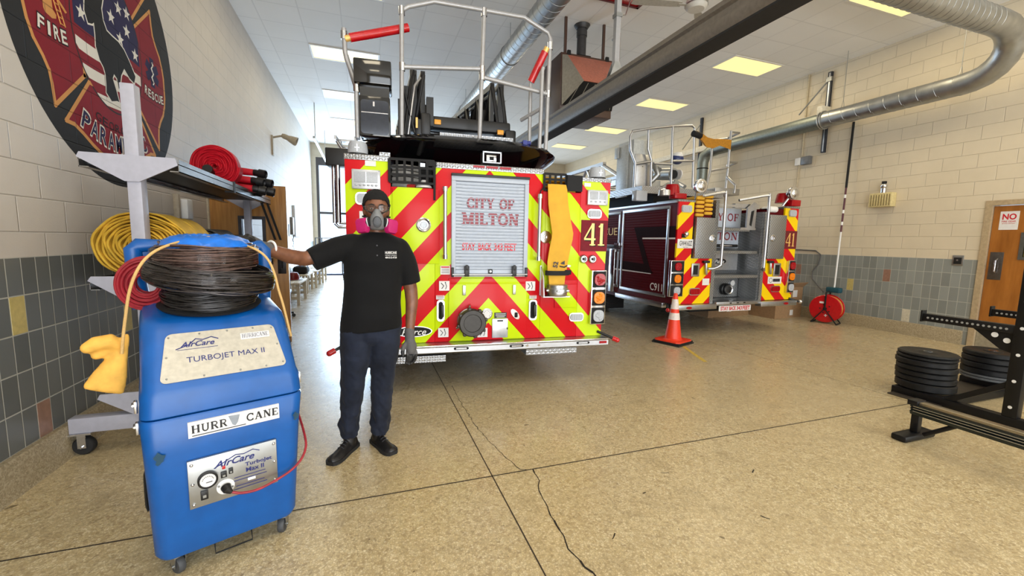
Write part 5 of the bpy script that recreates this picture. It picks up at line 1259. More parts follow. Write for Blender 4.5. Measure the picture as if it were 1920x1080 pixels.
# swing-out pedal bracket on the right of the recess
b = B(M_alu)
b.box2((1.30, .05, 1.70), (1.62, .5, 1.735)); b.prism([(1.42, 1.735), (1.60, 1.735), (1.61, 2.13), (1.55, 2.15), (1.42, 2.05)], RM(0, 0, 0, .08), .03); b.use(M_dark); b.prism([(1.48, 1.78), (1.52, 1.76), (1.555, 2.02), (1.5, 2.0)], RM(0, 0, .032, .08), .002); b.obj('folding_step', T2)
b = B(M_alu); b.box2((1.20, .1, 2.05), (1.72, .16, 2.12)); b.box2((.78, .1, 2.06), (1.2, .14, 2.10)); b.obj('gate_bar', T2)
# tread-plate lockers with round latches
for u0, u1, z0, z1, ul, zl in ((.31, .715, 1.235, 1.86, .62, 1.545), (1.81, 2.18, 1.235, 1.955, 1.885, 1.575)):
    b = B(M_treadgrey); b.box2((u0, -.05, z0), (u1, 0.03, z1), bev=.006); o = b.obj('locker_door', T2)
    b = B(M_chrome); b.lathe([(.055, 0), (.055, .012), (.042, .016), (.04, .006), (0, .006)], RM(ul, zl, .05), 28); b.box((ul, -.062, zl), (.014, .012, .07), bev=.003); b.obj('latch', o)
# lamps and marks
tail_cluster(T2, -.12, .13, .645, 1.20); tail_cluster(T2, 2.33, 2.475, .655, 1.21)
oval_lamp(T2, .035, .235, 1.925, 2.035, M_lensclear); oval_lamp(T2, 2.255, 2.435, 1.94, 2.058, M_lensclear)
for u0, u1, z0, z1 in ((.285, .49, .655, .77), (2.0, 2.205, .67, .778)): oval_lamp(T2, u0, u1, z0, z1, M_lensred)
b = B(M_label); b.box2((.005, -.012, 1.385), (.30, -.002, 1.525), bev=.003); o = b.obj('license_plate', T2)
b = B(M_ink); text(b, 'GW4162Z', RM(.158, 1.462, .0135), .235, .075, fat=.01); text(b, 'MILTON', RM(.158, 1.40, .0135), .09, .014); b.obj('lettering', o)
b = B(M_chrome); b.ball((.14, -.03, 1.60), (.04, .04, .045), 14); b.use(M_dark); b.box((.12, -.01, 1.575), (.08, .02, .06), bev=.008); b.obj('plate_lamp', T2)
b = B(mat('maroon_number_panel2', (104, 16, 28), .3)); b.box2((2.188, -.006, 1.402), (2.505, 0, 1.706)); o = b.obj('number_panel', T2)
b = B(M_gold); slab(b, '41', RM(2.35, 1.555, .0068), .21, .225, -.01); b.obj('number', o)
for u0, u1, z0, z1 in ((.30, .455, .95, 1.155), (2.02, 2.18, .94, 1.16)):
    b = B(M_alu); b.box2((u0, -.02, z0), (u1, 0, z1), bev=.008); b.use(M_dark); b.box2((u0 + .03, -.024, z0 + .03), (u1 - .04, -.018, z1 - .03)); b.obj('latch_pocket', T2)
b = B(M_label); b.box2((.54, -.004, .81), (.675, 0, .915), bev=.0); b.box2((1.925, -.004, .81), (2.235, 0, .93)); o = islands(b.obj('warning_sticker', T2))[1]
b = B(M_ink); b.lathe([(.04, .0), (.032, .0)], RM(1.99, .87, .0045), 24, caps=False); b.box((2.12, -.005, .87), (.16, .001, .05)); b.obj('print', o)
for u0 in (.56, 1.92): b = B(M_black); b.box((u0, -.03, 1.18), (.12, .05, .04), bev=.01); b.use(M_alu); b.tube([(u0, -.03, 1.16), (u0 + .01, -.035, 1.0), (u0 + .02, -.03, .99)], .022); b.obj('door_stop', T2)
# red STAY BACK strip under the step
b = B(M_label); b.box2((.87, -.05, .385), (1.54, -.04, .475)); o = b.obj('warning_strip', T2)
b = B(M_redink)
for s, u, w in (('STAY', .98, .16), ('BACK', 1.15, .14), ('343', 1.29, .11), ('FEET', 1.44, .16)): text(b, s, RM(u, .43, .051), w, .066, fat=.03)
b.obj('warning_lettering', o)
# chrome grab rails
b = B(M_alu); b.tube(smooth([(.405, -.05, 2.18), (.74, -.09, 2.245), (.775, -.10, 2.235), (.785, -.10, 2.18), (.785, -.10, 1.22), (.77, -.10, 1.13), (.70, -.06, 1.08), (.62, -.02, 1.07)], 4), .022, seg=12); b.obj('grab_rail', T2)
b = B(M_alu); b.tube(smooth([(1.22, .05, 2.165), (1.62, -.08, 2.245), (1.675, -.10, 2.24), (1.69, -.10, 2.18), (1.69, -.10, 1.20), (1.70, -.09, 1.10), (1.80, -.02, 1.04)], 4), .022, seg=12); b.obj('grab_rail', T2)
# beacons and spot lamps on the corners
for u, v in ((-.05, .12), (2.30, .15)):
    b = B(M_lensred); b.lathe([(.12, 0), (.105, .12), (.09, .16), (0, .17)], Matrix.Translation((u, v, 2.18)), 24); b.obj('red_beacon', T2)
b = B(M_lensred); b.box2((-.10, -.02, 2.125), (.12, .12, 2.205), bev=.012); b.box2((2.30, -.02, 2.12), (2.51, .12, 2.225), bev=.012); islands(b.obj('marker_bar', T2))
for u, s in ((.31, 1), (2.24, -1)):
    b = B(M_chrome); b.ball((u, -.05, 2.32), (.10, .08, .10), 18); b.lathe([(.10, 0), (.105, .03), (.09, .035), (0, .03)], RM(u, 2.32, .07), 24); b.tube([(u, .0, 2.25), (u + .05 * s, .06, 2.12)], .02); b.obj('spot_lamp', T2)
b = B(M_chrome); b.lathe([(.10, 0), (.09, .08), (.05, .1), (0, .1)], Matrix.Translation((-.18, .12, 2.17)) , 20); b.obj('chrome_horn', T2)
b = B(M_lensclear); b.box2((-.06 - .35, .5, 2.12), (-.02 - .18, .62, 2.28), bev=.01); b.obj('side_scene_light', T2)
# side wall: roller shutters, stripe, lettering
SMx = lambda v, z, d=0.: Matrix(((0, 0, -1, -d), (-1, 0, 0, v), (0, 1, 0, z), (0, 0, 0, 1)))
b = B(M_alu)
def sframe(v0, v1, z0, z1, w=.05):
    for a in ((v0, z0 + w, v0 + w, z1 - w), (v1 - w, z0 + w, v1, z1 - w), (v0, z1 - w, v1, z1), (v0, z0, v1, z0 + w)): b.box2((-.02, a[0], a[1]), (.01, a[2], a[3]), bev=.003)
sframe(.175, 1.435, .60, 2.035); sframe(1.50, 2.75, 1.36, 2.02); sframe(1.50, 2.75, .62, 1.34)
b.box2((-.03, .03, 2.07), (.02, 7.4, 2.10)); b.box2((-.06, .18, .44), (.03, 1.5, .52), bev=.006); b.obj('shutter_frame', T2)
M_mshut = mat('maroon_shutter', (76, 6, 16), .5, spec=.06, var=.06)
b = slatted(B(M_mshut), .225, 1.385, .65, 1.985, 30, -.004, .004, 'v'); b.obj('side_shutter', T2)
b = slatted(B(M_mshut), 1.55, 2.70, 1.41, 1.97, 13, -.004, .004, 'v'); b.obj('side_shutter', T2)
b = B(mat('dark_side_stripe', (36, 20, 23), .6, spec=.04)); ZZ = [(.03, 1.72), (1.08, 1.72), (.76, 1.10), (1.73, 1.14), (1.73, .975), (.50, .955), (.60, 1.06), (.86, 1.55), (.03, 1.55)]
b.prism([(-v, z) for v, z in ZZ], Matrix(((0, 0, -1, -.0085), (-1, 0, 0, 0), (0, 1, 0, 0), (0, 0, 0, 1))), .002); b.use(M_label); b.box2((-.0105, .03, 1.52), (-.008, .83, 1.545)); b.box2((-.0105, .56, .945), (-.008, 1.75, .97)); b.obj('side_stripe', T2)
b = B(M_label); text(b, 'C911', SMx(.41, .745, .0085), .30, .125, fat=.01); b.obj('side_lettering', T2)
b = B(M_gold); text(b, 'RESCUE', SMx(2.05, 1.66, .0085), .9, .14); b.obj('gold_lettering', T2)
b = B(M_chrome); b.box2((-.05, 1.60, .52), (.02, 1.78, 1.34), bev=.01); b.obj('fender_panel', T2)
b = B(M_black); b.box2((-.10, 1.55, 1.375), (-.02, 2.1, 1.40)); b.use(M_chrome); b.box2((-.1, 1.45, 1.40), (-.02, 1.55, 1.45)); b.obj('shutter_pull', T2)
b = B(M_dark); b.box2((.6, .3, .33), (1.9, 7.0, .52)); b.obj('chassis', T2)
for u in (.06, .36, 1.85, 2.15): wheel_at(T2, u, u + .28, 2.9)
b = B(M_rubber); b.box2((.05, 2.2, .10), (.62, 2.215, .5)); b.use(M_chrome); b.lathe([(.17, 0), (.16, .004)], RM(.33, .28, 0, 2.2) @ Matrix.Diagonal((1, .5, 1, 1)), 32, caps=False); b.obj('mud_flap', T2)
b = B(M_black); b.tube([(.0, .1, .5), (-.12, -.05, .45)], .016); b.use(M_red); b.ball((-.14, -.06, .445), .032, 12); b.obj('corner_prod', T2)
b = B(M_black); b.tube([(2.45, .0, .55), (2.60, -.08, .5)], .02); b.use(M_chrome); b.ball((2.62, -.09, .5), .035, 12); b.obj('corner_prod', T2)
# turntable, stair rails, control console, ladder above
b = B(M_tread); b.box2((-.02, .9, 2.30), (1.75, 3.2, 2.42)); b.use(M_dark); b.box2((.3, 1.0, 2.05), (1.6, 3.0, 2.3)); b.use(M_alu); b.box2((1.75, 1.1, 2.40), (2.35, 1.9, 2.52), bev=.01); b.obj('turntable_deck', T2)
b = B(M_alu)
vv = 1.2
for p in ([(.03, vv, 2.42), (.03, vv, 2.85), (-.08, vv, 3.05), (-.10, vv, 3.28), (-.07, vv, 3.37), (.28, vv - .02, 3.45), (.80, vv, 3.55), (1.2, vv, 3.60), (1.27, vv, 3.56), (1.31, vv, 2.50)],
          [(.38, vv, 2.44), (.36, vv, 2.92), (.28, vv, 3.1), (.27, vv, 3.45)], [(.82, vv, 2.47), (.78, vv, 3.54)], [(.03, vv, 2.83), (.36, vv, 2.9)], [(.41, vv, 2.87), (.80, vv, 2.88)], [(.81, vv, 2.94), (1.29, vv, 2.98)]): b.tube(p, .022, seg=10)
b.obj('turntable_railing', T2)
b = B(M_alu); va = 1.2
for p in ([(1.70, va, 3.33), (1.70, va, 2.84), (1.57, va - .05, 2.46), (1.55, va - .05, 2.42)], [(2.13, va, 3.6), (2.12, va, 2.84), (2.10, va, 2.45)], [(2.14, va, 3.58), (2.38, va + .05, 3.6), (2.36, va + .3, 3.55), (1.95, va + .3, 3.46)], [(1.70, va, 2.83), (2.12, va, 2.92)], [(2.12, va, 3.02), (2.36, va + .04, 3.04), (2.3, va + .2, 2.98), (2.1, va, 2.96)], [(2.11, va, 2.75), (2.02, va - .3, 2.55), (2.0, va - .3, 2.4)]): b.tube(p, .022, seg=10)
b.obj('stair_railing', T2)
b = B(M_pal); b.box2((.03, 1.27, 2.42), (.43, 1.74, 3.27), bev=.01); b.box2((.0, 1.40, 2.28), (.03, 1.74, 3.2), bev=.006); b.box2((-.03, 1.66, 3.0), (.0, 1.78, 3.2), bev=.006); cs = b.obj('control_console', T2)
b = B(M_alu); b.box2((.06, 1.258, 2.46), (.40, 1.269, 3.02), bev=.004); b.use(M_dark); b.box2((.19, 1.253, 2.86), (.27, 1.259, 2.868)); b.box2((.22, 1.253, 2.80), (.232, 1.259, 2.815)); b.obj('door', cs)
b = B(M_alu)
for u in (.10, 1.35):
    b.box2((u, 1.9, 2.55), (u + .08, 9.0, 2.65)); b.box2((u, 2.4, 3.0), (u + .08, 9.0, 3.07))
    for i in range(9): v = 2.4 + i * .72; b.tube([(u + .04, v, 3.03), (u + .04, v + .36, 2.6), (u + .04, v + .72, 3.03)], .03, seg=8)
    b.tube([(u + .04, 2.5, 3.03), (u + .04, 1.5, 2.55)], .04, seg=8)
for i in range(20): b.cyl((.15, 2.0 + i * .34, 2.6), (1.4, 1.9 + i * .34, 2.6), .02, seg=8)
b.obj('aerial_ladder', T2)
b = B(M_steel); b.cyl((.9, 1.25, 2.72), (.9, 1.7, 2.78), .11); b.use(M_dark); b.cyl((.9, 1.24, 2.72), (.9, 1.26, 2.72), .085); b.use(M_label); b.cyl((1.0, 1.24, 2.72), (1.02, 1.24, 2.72), .09); b.use(M_steel); b.tube([(.5, 1.4, 2.55), (.6, 1.3, 2.7), (.55, 1.35, 2.85), (.7, 1.4, 2.8)], .05); b.box2((.42, 1.35, 2.44), (.7, 1.7, 2.6)); b.prism([(.75, 2.44), (1.3, 2.44), (1.15, 2.72), (1.1, 2.6), (.95, 2.6)], RM(0, 0, 0, 1.5), .04); b.obj('waterway_pipe', T2)
b = B(mat('navy_light_cover', (44, 56, 104), .3)); b.ball((1.05, 1.35, 3.02), (.12, .1, .1), 16); b.use(M_white); b.ball((1.05, 1.34, 3.08), (.1, .09, .07), 14); b.obj('light_head', T2)
b = B(mat('amber_strap', (178, 120, 14), .6, var=.2)); b.loft([[(u, va - .03, z + h), (u, va + .03, z + h * .6), (u, va + .03, z - h * .6), (u, va - .03, z - h)] for u, z, h in ((1.30, 3.46, .05), (1.42, 3.42, .06), (1.55, 3.33, .09), (1.70, 3.32, .085), (1.85, 3.36, .06), (2.12, 3.34, .09))]); b.use(M_dark); b.cyl((1.22, va - .02, 3.46), (1.40, va - .02, 3.43), .055); b.obj('gate_strap', T2)
# yellow hose packed in the left bed
for k in range(10):
    t = thing('folded_hose', 'yellow hose flat folded in the older engine bed above the left locker', 'hose', (4.461 + .41 + .17 * (k % 2), 5.26, 1.90 + .032 * (k // 2) * 2 + (.03 if k % 2 else 0)), 0, 'yellow hose folds in the older engine')
    t['label'] = 'yellow hose fold, ' + ('left' if k % 2 == 0 else 'right') + ' column of the older engine hose bed, ' + ('bottom', 'second from bottom', 'middle', 'second from top', 'top')[k // 2]
    b = B(M_yellowhose); b.box((0, .12, .0), (.16, .34, .05), bev=.022, seg=3); b.obj('hose', t)
t = thing('white_hose_roll', 'small white roll lying in the older engine right bed', 'hose', (4.461 + 1.94, 5.30, 2.0))
b = B(M_white); b.box((0, 0, .05), (.20, .2, .10), bev=.04, seg=3); b.obj('hose', t)
b = B(M_dark); b.box2((1.83, .06, 1.96), (2.2, .6, 1.99)); b.box2((.30, .06, 1.86), (.70, .6, 1.87)); b.obj('hose_bed', T2)
# ------------------------------------------------------------------ overhead equipment
def spiral_duct(b, pts, r, pitch=.12):
    b.tube(pts, r, seg=28); L = 0
    for p, q in zip(pts, pts[1:]):
        p, q = V(p), V(q); d = q - p; n = int(d.length / pitch)
        for i in range(n):
            c = p + d * ((i + .5) / max(n, 1)); t = d.normalized(); a = t.orthogonal().normalized(); e = t.cross(a)
            b.tube([c + (a * cos(2 * PI * k / 28) + e * sin(2 * PI * k / 28)) * (r + .001) + t * pitch * (k / 28 - .5) for k in range(29)], .0025, seg=5)
t = thing('round_duct', 'silver spiral duct running back above the black turntable', 'duct', (2.27, 2.2, 4.44))
b = B(M_steel); spiral_duct(b, [(0, 0, 0), (0, 13.8, 0)], .155, .15); b.obj('pipe', t)
for y in (1.4, 4.6, 7.8, 11): b = B(M_steel); b.cyl((0, y, .15), (0, y, ZC - 4.44), .005, seg=6); b.tube([(.16 * cos(a), y, .16 * sin(a)) for a in [2 * PI * i / 24 for i in range(24)]], .006, seg=5, closed=True); b.obj('hanger', t)
t = thing('exhaust_duct', 'galvanised exhaust duct bending round the top right corner along the right wall', 'duct', (8.2, 5.8, 3.82))
b = B(M_steel); P = lambda x, y, z: (x - 8.2, y - 5.8, z - 3.82)
spiral_duct(b, [P(8.2, 5.82, 3.82), P(8.2, 3.88, 3.82)], .145, .20)
b.tube([P(*q) for q in ((8.2, 3.9, 3.82), (8.19, 3.75, 3.83), (8.17, 3.62, 3.86), (8.15, 3.51, 3.93), (8.12, 3.43, 4.01), (8.07, 3.37, 4.11), (7.99, 3.34, 4.20), (7.88, 3.32, 4.26), (7.74, 3.31, 4.29), (7.58, 3.31, 4.30), (7.4, 3.31, 4.30))], .15, seg=28)
spiral_duct(b, [P(7.42, 3.31, 4.30), P(4.2, 3.33, 4.30)], .15, .11); b.obj('pipe', t)
b = B(mat('dull_duct', (132, 138, 132), .45, .8)); b.tube([P(8.2, 5.86, 3.815), P(8.2, 8.35, 3.79), P(8.18, 8.55, 3.76), P(8.13, 8.68, 3.66), P(8.12, 8.72, 3.5), P(8.12, 8.72, 2.6)], [.14, .14, .14, .14, .13, .12], seg=28); b.obj('drop_hose', t)
b = B(M_steel)
for y in (5.84, 5.80): b.tube([P(8.2 + .155 * cos(a), y, 3.82 + .155 * sin(a)) for a in [2 * PI * i / 28 for i in range(28)]], .014, seg=6, closed=True)
b.use(M_dark); b.tube([P(8.12 + .125 * cos(a), 8.72 + .125 * sin(a), 3.36) for a in [2 * PI * i / 24 for i in range(24)]], .016, seg=6, closed=True); b.obj('clamp', t)
b = B(M_steel)
for x, y in ((8.2, 3.9), (8.2, 5.5)): b.cyl(P(x, y, 4.1), P(x, y, ZC), .005, seg=6); b.tube([P(x - .04, y, 3.96), P(x, y, 4.1), P(x + .04, y, 3.96)], .004, seg=6)
b.obj('hanger_wire', t)
t = thing('exhaust_rail', 'cream horizontal rail bolted beside the exhaust duct on the right wall', 'rail', (8.42, 5.7, 3.95))
b = B(mat('cream_channel', (206, 200, 184), .45)); b.box2((-.05, 0, -.07), (.05, 11.5, .07), bev=.006); b.obj('channel', t)
b = B(M_dark); b.tube([(-.06, 1.35, -.01), (-.09, 1.2, .02), (-.06, 1.1, 0)], .008); b.obj('cable_hook', t)
b = B(mat('cream_saddle', (212, 206, 188), .45)); b.box((-.18, .16, -.0), (.26, .10, .26), bev=.01); b.obj('saddle', t)
t = thing('wall_strut', 'dark slotted strut with diagonal brace holding the duct on the right wall', 'strut', (XR, 6.04, 3.3))
M_strut = mat('slotted_strut', (62, 66, 74), .4, .6)
b = B(M_strut); b.box2((-.05, -.035, 0), (0, .035, 1.52)); b.use(M_alu); b.box2((-.052, -.012, .02), (-.048, .012, 1.5)); b.obj('post', t)
b = B(M_steel); b.tube([(-.04, .02, 1.37), (-.18, .46, .82)], .014, seg=8); b.box2((-.07, -.05, 1.34), (-.03, .05, 1.42)); b.obj('brace', t)
b = B(M_strut); b.box2((-.42, -.03, .50), (-.04, .03, .56)); b.obj('arm', t)
t = thing('wall_strut', 'dark slotted strut high on the right wall behind the older engine railing', 'strut', (XR, 9.35, 3.3))
b = B(M_strut); b.box2((-.05, -.035, 0), (0, .035, 1.52)); b.obj('post', t)
b = B(M_steel); b.tube([(-.04, .02, 1.37), (-.18, .5, .78)], .014, seg=8); b.obj('brace', t)
t = thing('electrical_box', 'small grey electrical box with conduit on the right wall', 'box', (XR, 6.42, 3.2))
b = B(mat('box_grey', (120, 122, 126), .4, .4)); b.box2((-.09, -.16, -.08), (0, .02, .08), bev=.008); b.obj('body', t); b = B(M_white); b.box2((-.085, .03, -.075), (0, .15, .075), bev=.008); b.obj('cover', t)
b = B(mat('painted_conduit', (196, 182, 152), .5)); b.cyl((-.016, .06, .08), (-.016, .06, ZC - 3.2 - .01), .016); b.cyl((-.016, .10, -.08), (-.016, .12, -1.1), .01); b.obj('conduit', t)
t = thing('emergency_horn', 'beige louvred horn box with small chrome lamp on the right wall', 'horn', (XR, 4.90, 2.28))
b = B(mat('horn_beige', (206, 190, 138), .45)); b.box2((-.14, -.17, -.12), (0, .17, .12), bev=.01); b.obj('body', t)
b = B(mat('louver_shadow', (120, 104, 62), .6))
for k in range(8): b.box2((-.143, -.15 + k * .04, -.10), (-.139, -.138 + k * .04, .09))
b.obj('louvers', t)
b = B(M_chrome); b.cyl((-.07, 0, .12), (-.07, 0, .2), .04); b.ball((-.07, 0, .24), .05, 14); b.use(M_dark); b.cyl((-.07, 0, .28), (-.07, 0, .32), .035); b.obj('strobe', t)
t = thing('door_button', 'square steel push-button plate beside the amber door', 'switch', (XR, 3.83, 1.275))
b = B(M_steel); b.box2((-.012, -.065, -.075), (0, .065, .085), bev=.003); b.obj('plate', t); b = B(M_dark); b.box2((-.02, -.045, -.05), (-.012, .045, .05), bev=.003); b.use(M_chrome); b.cyl((-.02, 0, .01), (-.028, 0, .01), .014); b.obj('button', t)
t = thing('wall_cable', 'loose grey cable looping along the right tile edge down to the reel', 'cable', (XR, 6.3, 1.35))
b = B(mat('grey_cable', (90, 90, 90), .6)); b.tube([(-.014, 1.3, -.03), (-.014, .6, .0), (-.014, .1, .03), (-.014, -.3, .02), (-.03, -.42, -.06), (-.04, -.40, -.25), (-.05, -.30, -.4), (-.06, -.32, -.55), (-.1, -.5, -.7), (-.14, -.62, -.78)], .012, seg=8); b.obj('cable', t)

# black exhaust-removal track slung across the bay
t = thing('exhaust_track', 'long grey and black exhaust track hanging across the photo toward the top right', 'track', (2.84, .6, 3.15))
M_track = mat('anodised_track', (118, 111, 102), .48, .35); L = 13.5
b = B(M_track); b.loft([[(x, y, z) for x, z in ((-.10, .0), (-.125, .03), (-.125, .10), (-.095, .12), (-.095, .17), (-.12, .19), (-.12, .23), (.12, .23), (.12, .19), (.095, .17), (.095, .12), (.125, .10), (.125, .03), (.10, .0))] for y in (0, L)], smooth=False); b.obj('rail', t)
b = B(M_rubber); b.box2((-.10, 0, -.018), (.10, L, .002)); b.obj('rubber_seal', t)
for y in (3.95, 9.4):
    b = B(M_railgrey); b.box2((-.03, y - .03, .30), (.03, y + .03, ZC - 3.15)); b.use(M_steel); b.prism([(-.03, .42), (.03, .42), (.10, .225), (-.10, .225)], RM(0, 0, 0, y - .035), .008); b.prism([(-.03, .42), (.03, .42), (.10, .225), (-.10, .225)], RM(0, 0, 0, y + .043), .008); b.box2((-.04, y - .045, .92), (.04, y + .045, .96)); b.tube([(.03, y, .95), (.12, y + .02, .98), (.5, y + .3, 1.75)], .007, seg=6); b.obj('hanger', t)
# brown unit heater
t = thing('unit_heater', 'brown hanging unit heater with louvred outlet and black flue', 'heater', (3.36, 6.2, 3.74))
M_hcop = mat('copper_brown_enamel', (190, 116, 94), .45); M_hbr = mat('dark_brown_enamel', (74, 52, 42), .4); M_hgr = mat('heater_grey', (152, 147, 134), .45, .1)
b = B(M_hbr); b.box2((-.46, .0, -.28), (.47, .75, .62), bev=.012); b.obj('cabinet', t)
b = B(M_hcop); b.loft([[(-.36, -.02, .58), (.44, -.02, .58), (.44, .02, .60), (-.36, .02, .60)], [(-.24, -.36, .10), (.32, -.36, .10), (.32, -.30, .10), (-.24, -.30, .10)]], smooth=False); b.obj('sloped_top', t)
b = B(M_hgr); b.face([(-.44, -.005, .58), (-.36, -.02, .58), (-.24, -.36, .10), (-.44, -.03, -.18)]); b.face([(.46, -.005, .58), (.44, -.02, .58), (.32, -.36, .10), (.46, -.03, -.18)]); islands(b.obj('side_panel', t))
b = B(M_dark); b.face([(-.24, -.345, .098), (.32, -.345, .098), (.46, -.028, -.17), (-.44, -.028, -.17)]); b.use(M_hgr)
for k in range(6): x = -.27 + .12 * k; b.tube([(x, -.33, .09), (x * 1.25, -.03, -.16)], .008, seg=6)
b.obj('outlet_louvers', t)
b = B(M_dark); b.box2((-.10, .15, .62), (.14, .38, .70)); b.use(mat('flue_grey', (70, 70, 72), .5, .5)); b.cyl((.02, .26, .70), (.02, .26, ZC - 3.72), .075); b.cyl((.02, .26, 1.02), (.02, .26, 1.10), .085); b.lathe([(.09, 0), (.13, .06), (.13, .07)], Matrix.Translation((.02, .26, ZC - 3.72 - .08)), 24); b.obj('flue', t)
for x in (-.34, .34):
    b = B(M_hbr); b.box2((x - .02, .1, .58), (x + .02, .13, ZC - 3.72)); b.use(M_dark); b.prism([(x - .03, .52), (x + .05, .52), (x + .04, .66), (x - .01, .66)], RM(0, 0, 0, .02), .03); b.obj('hanger', t)
t = thing('gas_pipe', 'short brown gas pipe with valve beside the hanging heater', 'pipe', (3.98, 6.3, 4.0))
b = B(mat('pipe_brown', (120, 98, 76), .5)); b.cyl((0, 0, 0), (0, 0, .85), .022); b.cyl((0, 0, .25), (-.18, 0, .25), .018); b.use(M_dark); b.ball((-.07, 0, .25), (.05, .03, .035), 12); b.use(M_steel); b.tube([(0, 0, .85), (-.06, .0, .80), (-.12, 0, .72)], .018); b.obj('pipe', t)
b = B(M_steel); b.cyl((0, 0, .85), (0, 0, ZC - 4.0), .008); b.obj('rod', t)
# ceiling fan
t = thing('ceiling_fan', 'white three-blade ceiling fan beside the red ceiling panel', 'fan', (4.07, 4.67, 4.5))
M_fan = mat('fan_white', (206, 204, 198), .4, var=.03); M_blade = mat('fan_blade', (176, 172, 162), .5)
b = B(M_fan); b.lathe([(.0, -.06), (.10, -.055), (.135, -.02), (.14, .02), (.12, .07), (.05, .09), (0, .09)], seg=32); b.use(M_steel); b.lathe([(.141, -.008), (.141, .008)], seg=32, caps=False); b.obj('motor', t)
b = B(M_fan); b.cyl((0, 0, .08), (0, 0, ZC - 4.5), .018); b.lathe([(.07, 0), (.03, -.08)], Matrix.Translation((0, 0, ZC - 4.5)), 20); b.obj('downrod', t)
for a in (165, 282, 42):
    R = Matrix.Rotation(radians(a), 4, 'Z') @ Matrix.Rotation(radians(5), 4, 'X'); b = B(M_blade); b.box2((.10, -.02, -.008), (.24, .02, .0), M=R); b.loft([[R @ V(p) for p in ((x, -w, -.003), (x, w, -.003), (x, w, .004), (x, -w, .004))] for x, w in ((.20, .045), (.3, .055), (.78, .062), (.84, .05))], smooth=False); b.obj('blade', t)
t = thing('red_ceiling_panel', 'bright red square panel on the ceiling at the top edge', 'panel', (3.27, 5.07, ZC))
b = B(M_red); b.box2((-.62, -.62, -.02), (.62, .62, -.001), bev=.004); b.use(mat('dark_red_trim', (96, 12, 18), .4))
for a in ((-.62, -.62, .62, -.58), (-.62, .58, .62, .62), (-.62, -.62, -.58, .62), (.58, -.62, .62, .62)): b.box2((a[0], a[1], -.03), (a[2], a[3], -.019))
b.obj('panel', t)
# overhead door track and springs by the far left bay door
t = thing('overhead_door_track', 'galvanised overhead door track by the far left bay door', 'track', (-1.2, 12.2, 4.0))
b = B(M_steel); b.box2((-.03, 0, -.03), (.03, 5.2, .03)); b.cyl((0, .3, .03), (0, .3, ZC - 4.0), .012); b.cyl((0, 3.3, .03), (0, 3.3, ZC - 4.0), .012); b.obj('track', t)

# ------------------------------------------------------------------ floor things on the right
t = thing('traffic_cone', 'orange traffic cone with two white bands on a black base', 'cone', (4.26, 4.93, 0), .35)
M_cone = mat('cone_orange', (236, 62, 34), .4, var=.05); M_band = mat('reflective_band', (226, 214, 206), .4, var=.12, vscale=18)
def cr(z): return .118 - (.118 - .028) * (z - .06) / .66
b = B(M_cone); b.loft([[(s1 * w, s2 * w, z) for s1, s2 in ((-1, -.8), (-.8, -1), (.8, -1), (1, -.8), (1, .8), (.8, 1), (-.8, 1), (-1, .8))] for w, z in ((.20, .04), (.20, .056), (.19, .06))], smooth=False)
b.lathe([(.14, .06), (cr(.075), .075), (cr(.72), .72), (.02, .735), (.018, .72)], seg=32); b.obj('body', t)
b = B(M_rubber)
for w, z0, z1 in ((.215, 0, .018), (.2, .018, .024), (.205, .024, .04)): b.box2((-w, -w, z0), (w, w, z1), bev=.004)
b.obj('base', t)
for z0, z1 in ((.35, .45), (.505, .65)): b = B(M_band); b.lathe([(cr(z0) + .002, z0), (cr(z1) + .002, z1)], seg=32, caps=False); b.obj('band', t)
t = thing('cord_reel', 'red cord reel standing on the floor against the right tile wall', 'reel', (8.30, 5.48, 0), radians(20))
Mr = Matrix(((0, 0, 1, 0), (1, 0, 0, 0), (0, 1, 0, .285), (0, 0, 0, 1)))
for x in (-.11, .09):
    b = B(M_red); b.lathe([(.25, .0), (.26, .01), (.25, .02), (.06, .014), (.0, .014)] if x < 0 else [(.25, .0), (.26, .01), (.25, .02), (0, .02)], Mr @ Matrix.Translation((0, 0, x)), 40)
    if x < 0: b.use(M_label); b.box((-.112, .06, .40), (.004, .07, .035)); b.box((-.112, -.02, .16), (.004, .05, .012)); b.box((-.112, -.02, .16), (.004, .012, .05)); b.use(M_dark); [b.cyl((-.113, .08 * cos(radians(72 * k)), .285 + .08 * sin(radians(72 * k))), (-.108, .08 * cos(radians(72 * k)), .285 + .08 * sin(radians(72 * k))), .012) for k in range(5)]
    b.obj('flange', t)
b = B(mat('yellow_cord', (196, 142, 44), .6))
for k in range(8):
    for r in (.20, .225): b.tube([(-.085 + .023 * k + .003 * sin(i), r * cos(2 * PI * i / 36), .285 + r * sin(2 * PI * i / 36)) for i in range(36)], .012, seg=6, closed=True)
b.obj('cord', t)
b = B(M_dark); b.cyl((-.13, 0, .285), (.13, 0, .285), .03); b.tube([(-.13, -.2, .012), (-.13, 0, .285), (-.13, .2, .012)], .012); b.tube([(.13, -.2, .012), (.13, 0, .285), (.13, .2, .012)], .012); b.tube([(-.13, -.2, .012), (.13, -.2, .012)], .012); b.tube([(-.13, .2, .012), (.13, .2, .012)], .012); b.tube([(-.13, 0, .285), (-.13, .0, .60), (.13, .0, .60), (.13, 0, .285)], .014); b.obj('stand', t)
t = thing('brush_pole', 'long telescopic brush pole leaning on the right wall above the red reel', 'pole', (8.42, 5.46, .60))
b = B(mat('teal_bristles', (24, 74, 88), .8)); b.box((0, 0, .035), (.12, .24, .10), bev=.02); b.obj('brush_head', t)
pd = V((.13, .05, 3.15)); b = B(M_white); b.cyl((0, 0, .07), pd * .36, .014); b.obj('white_section', t)
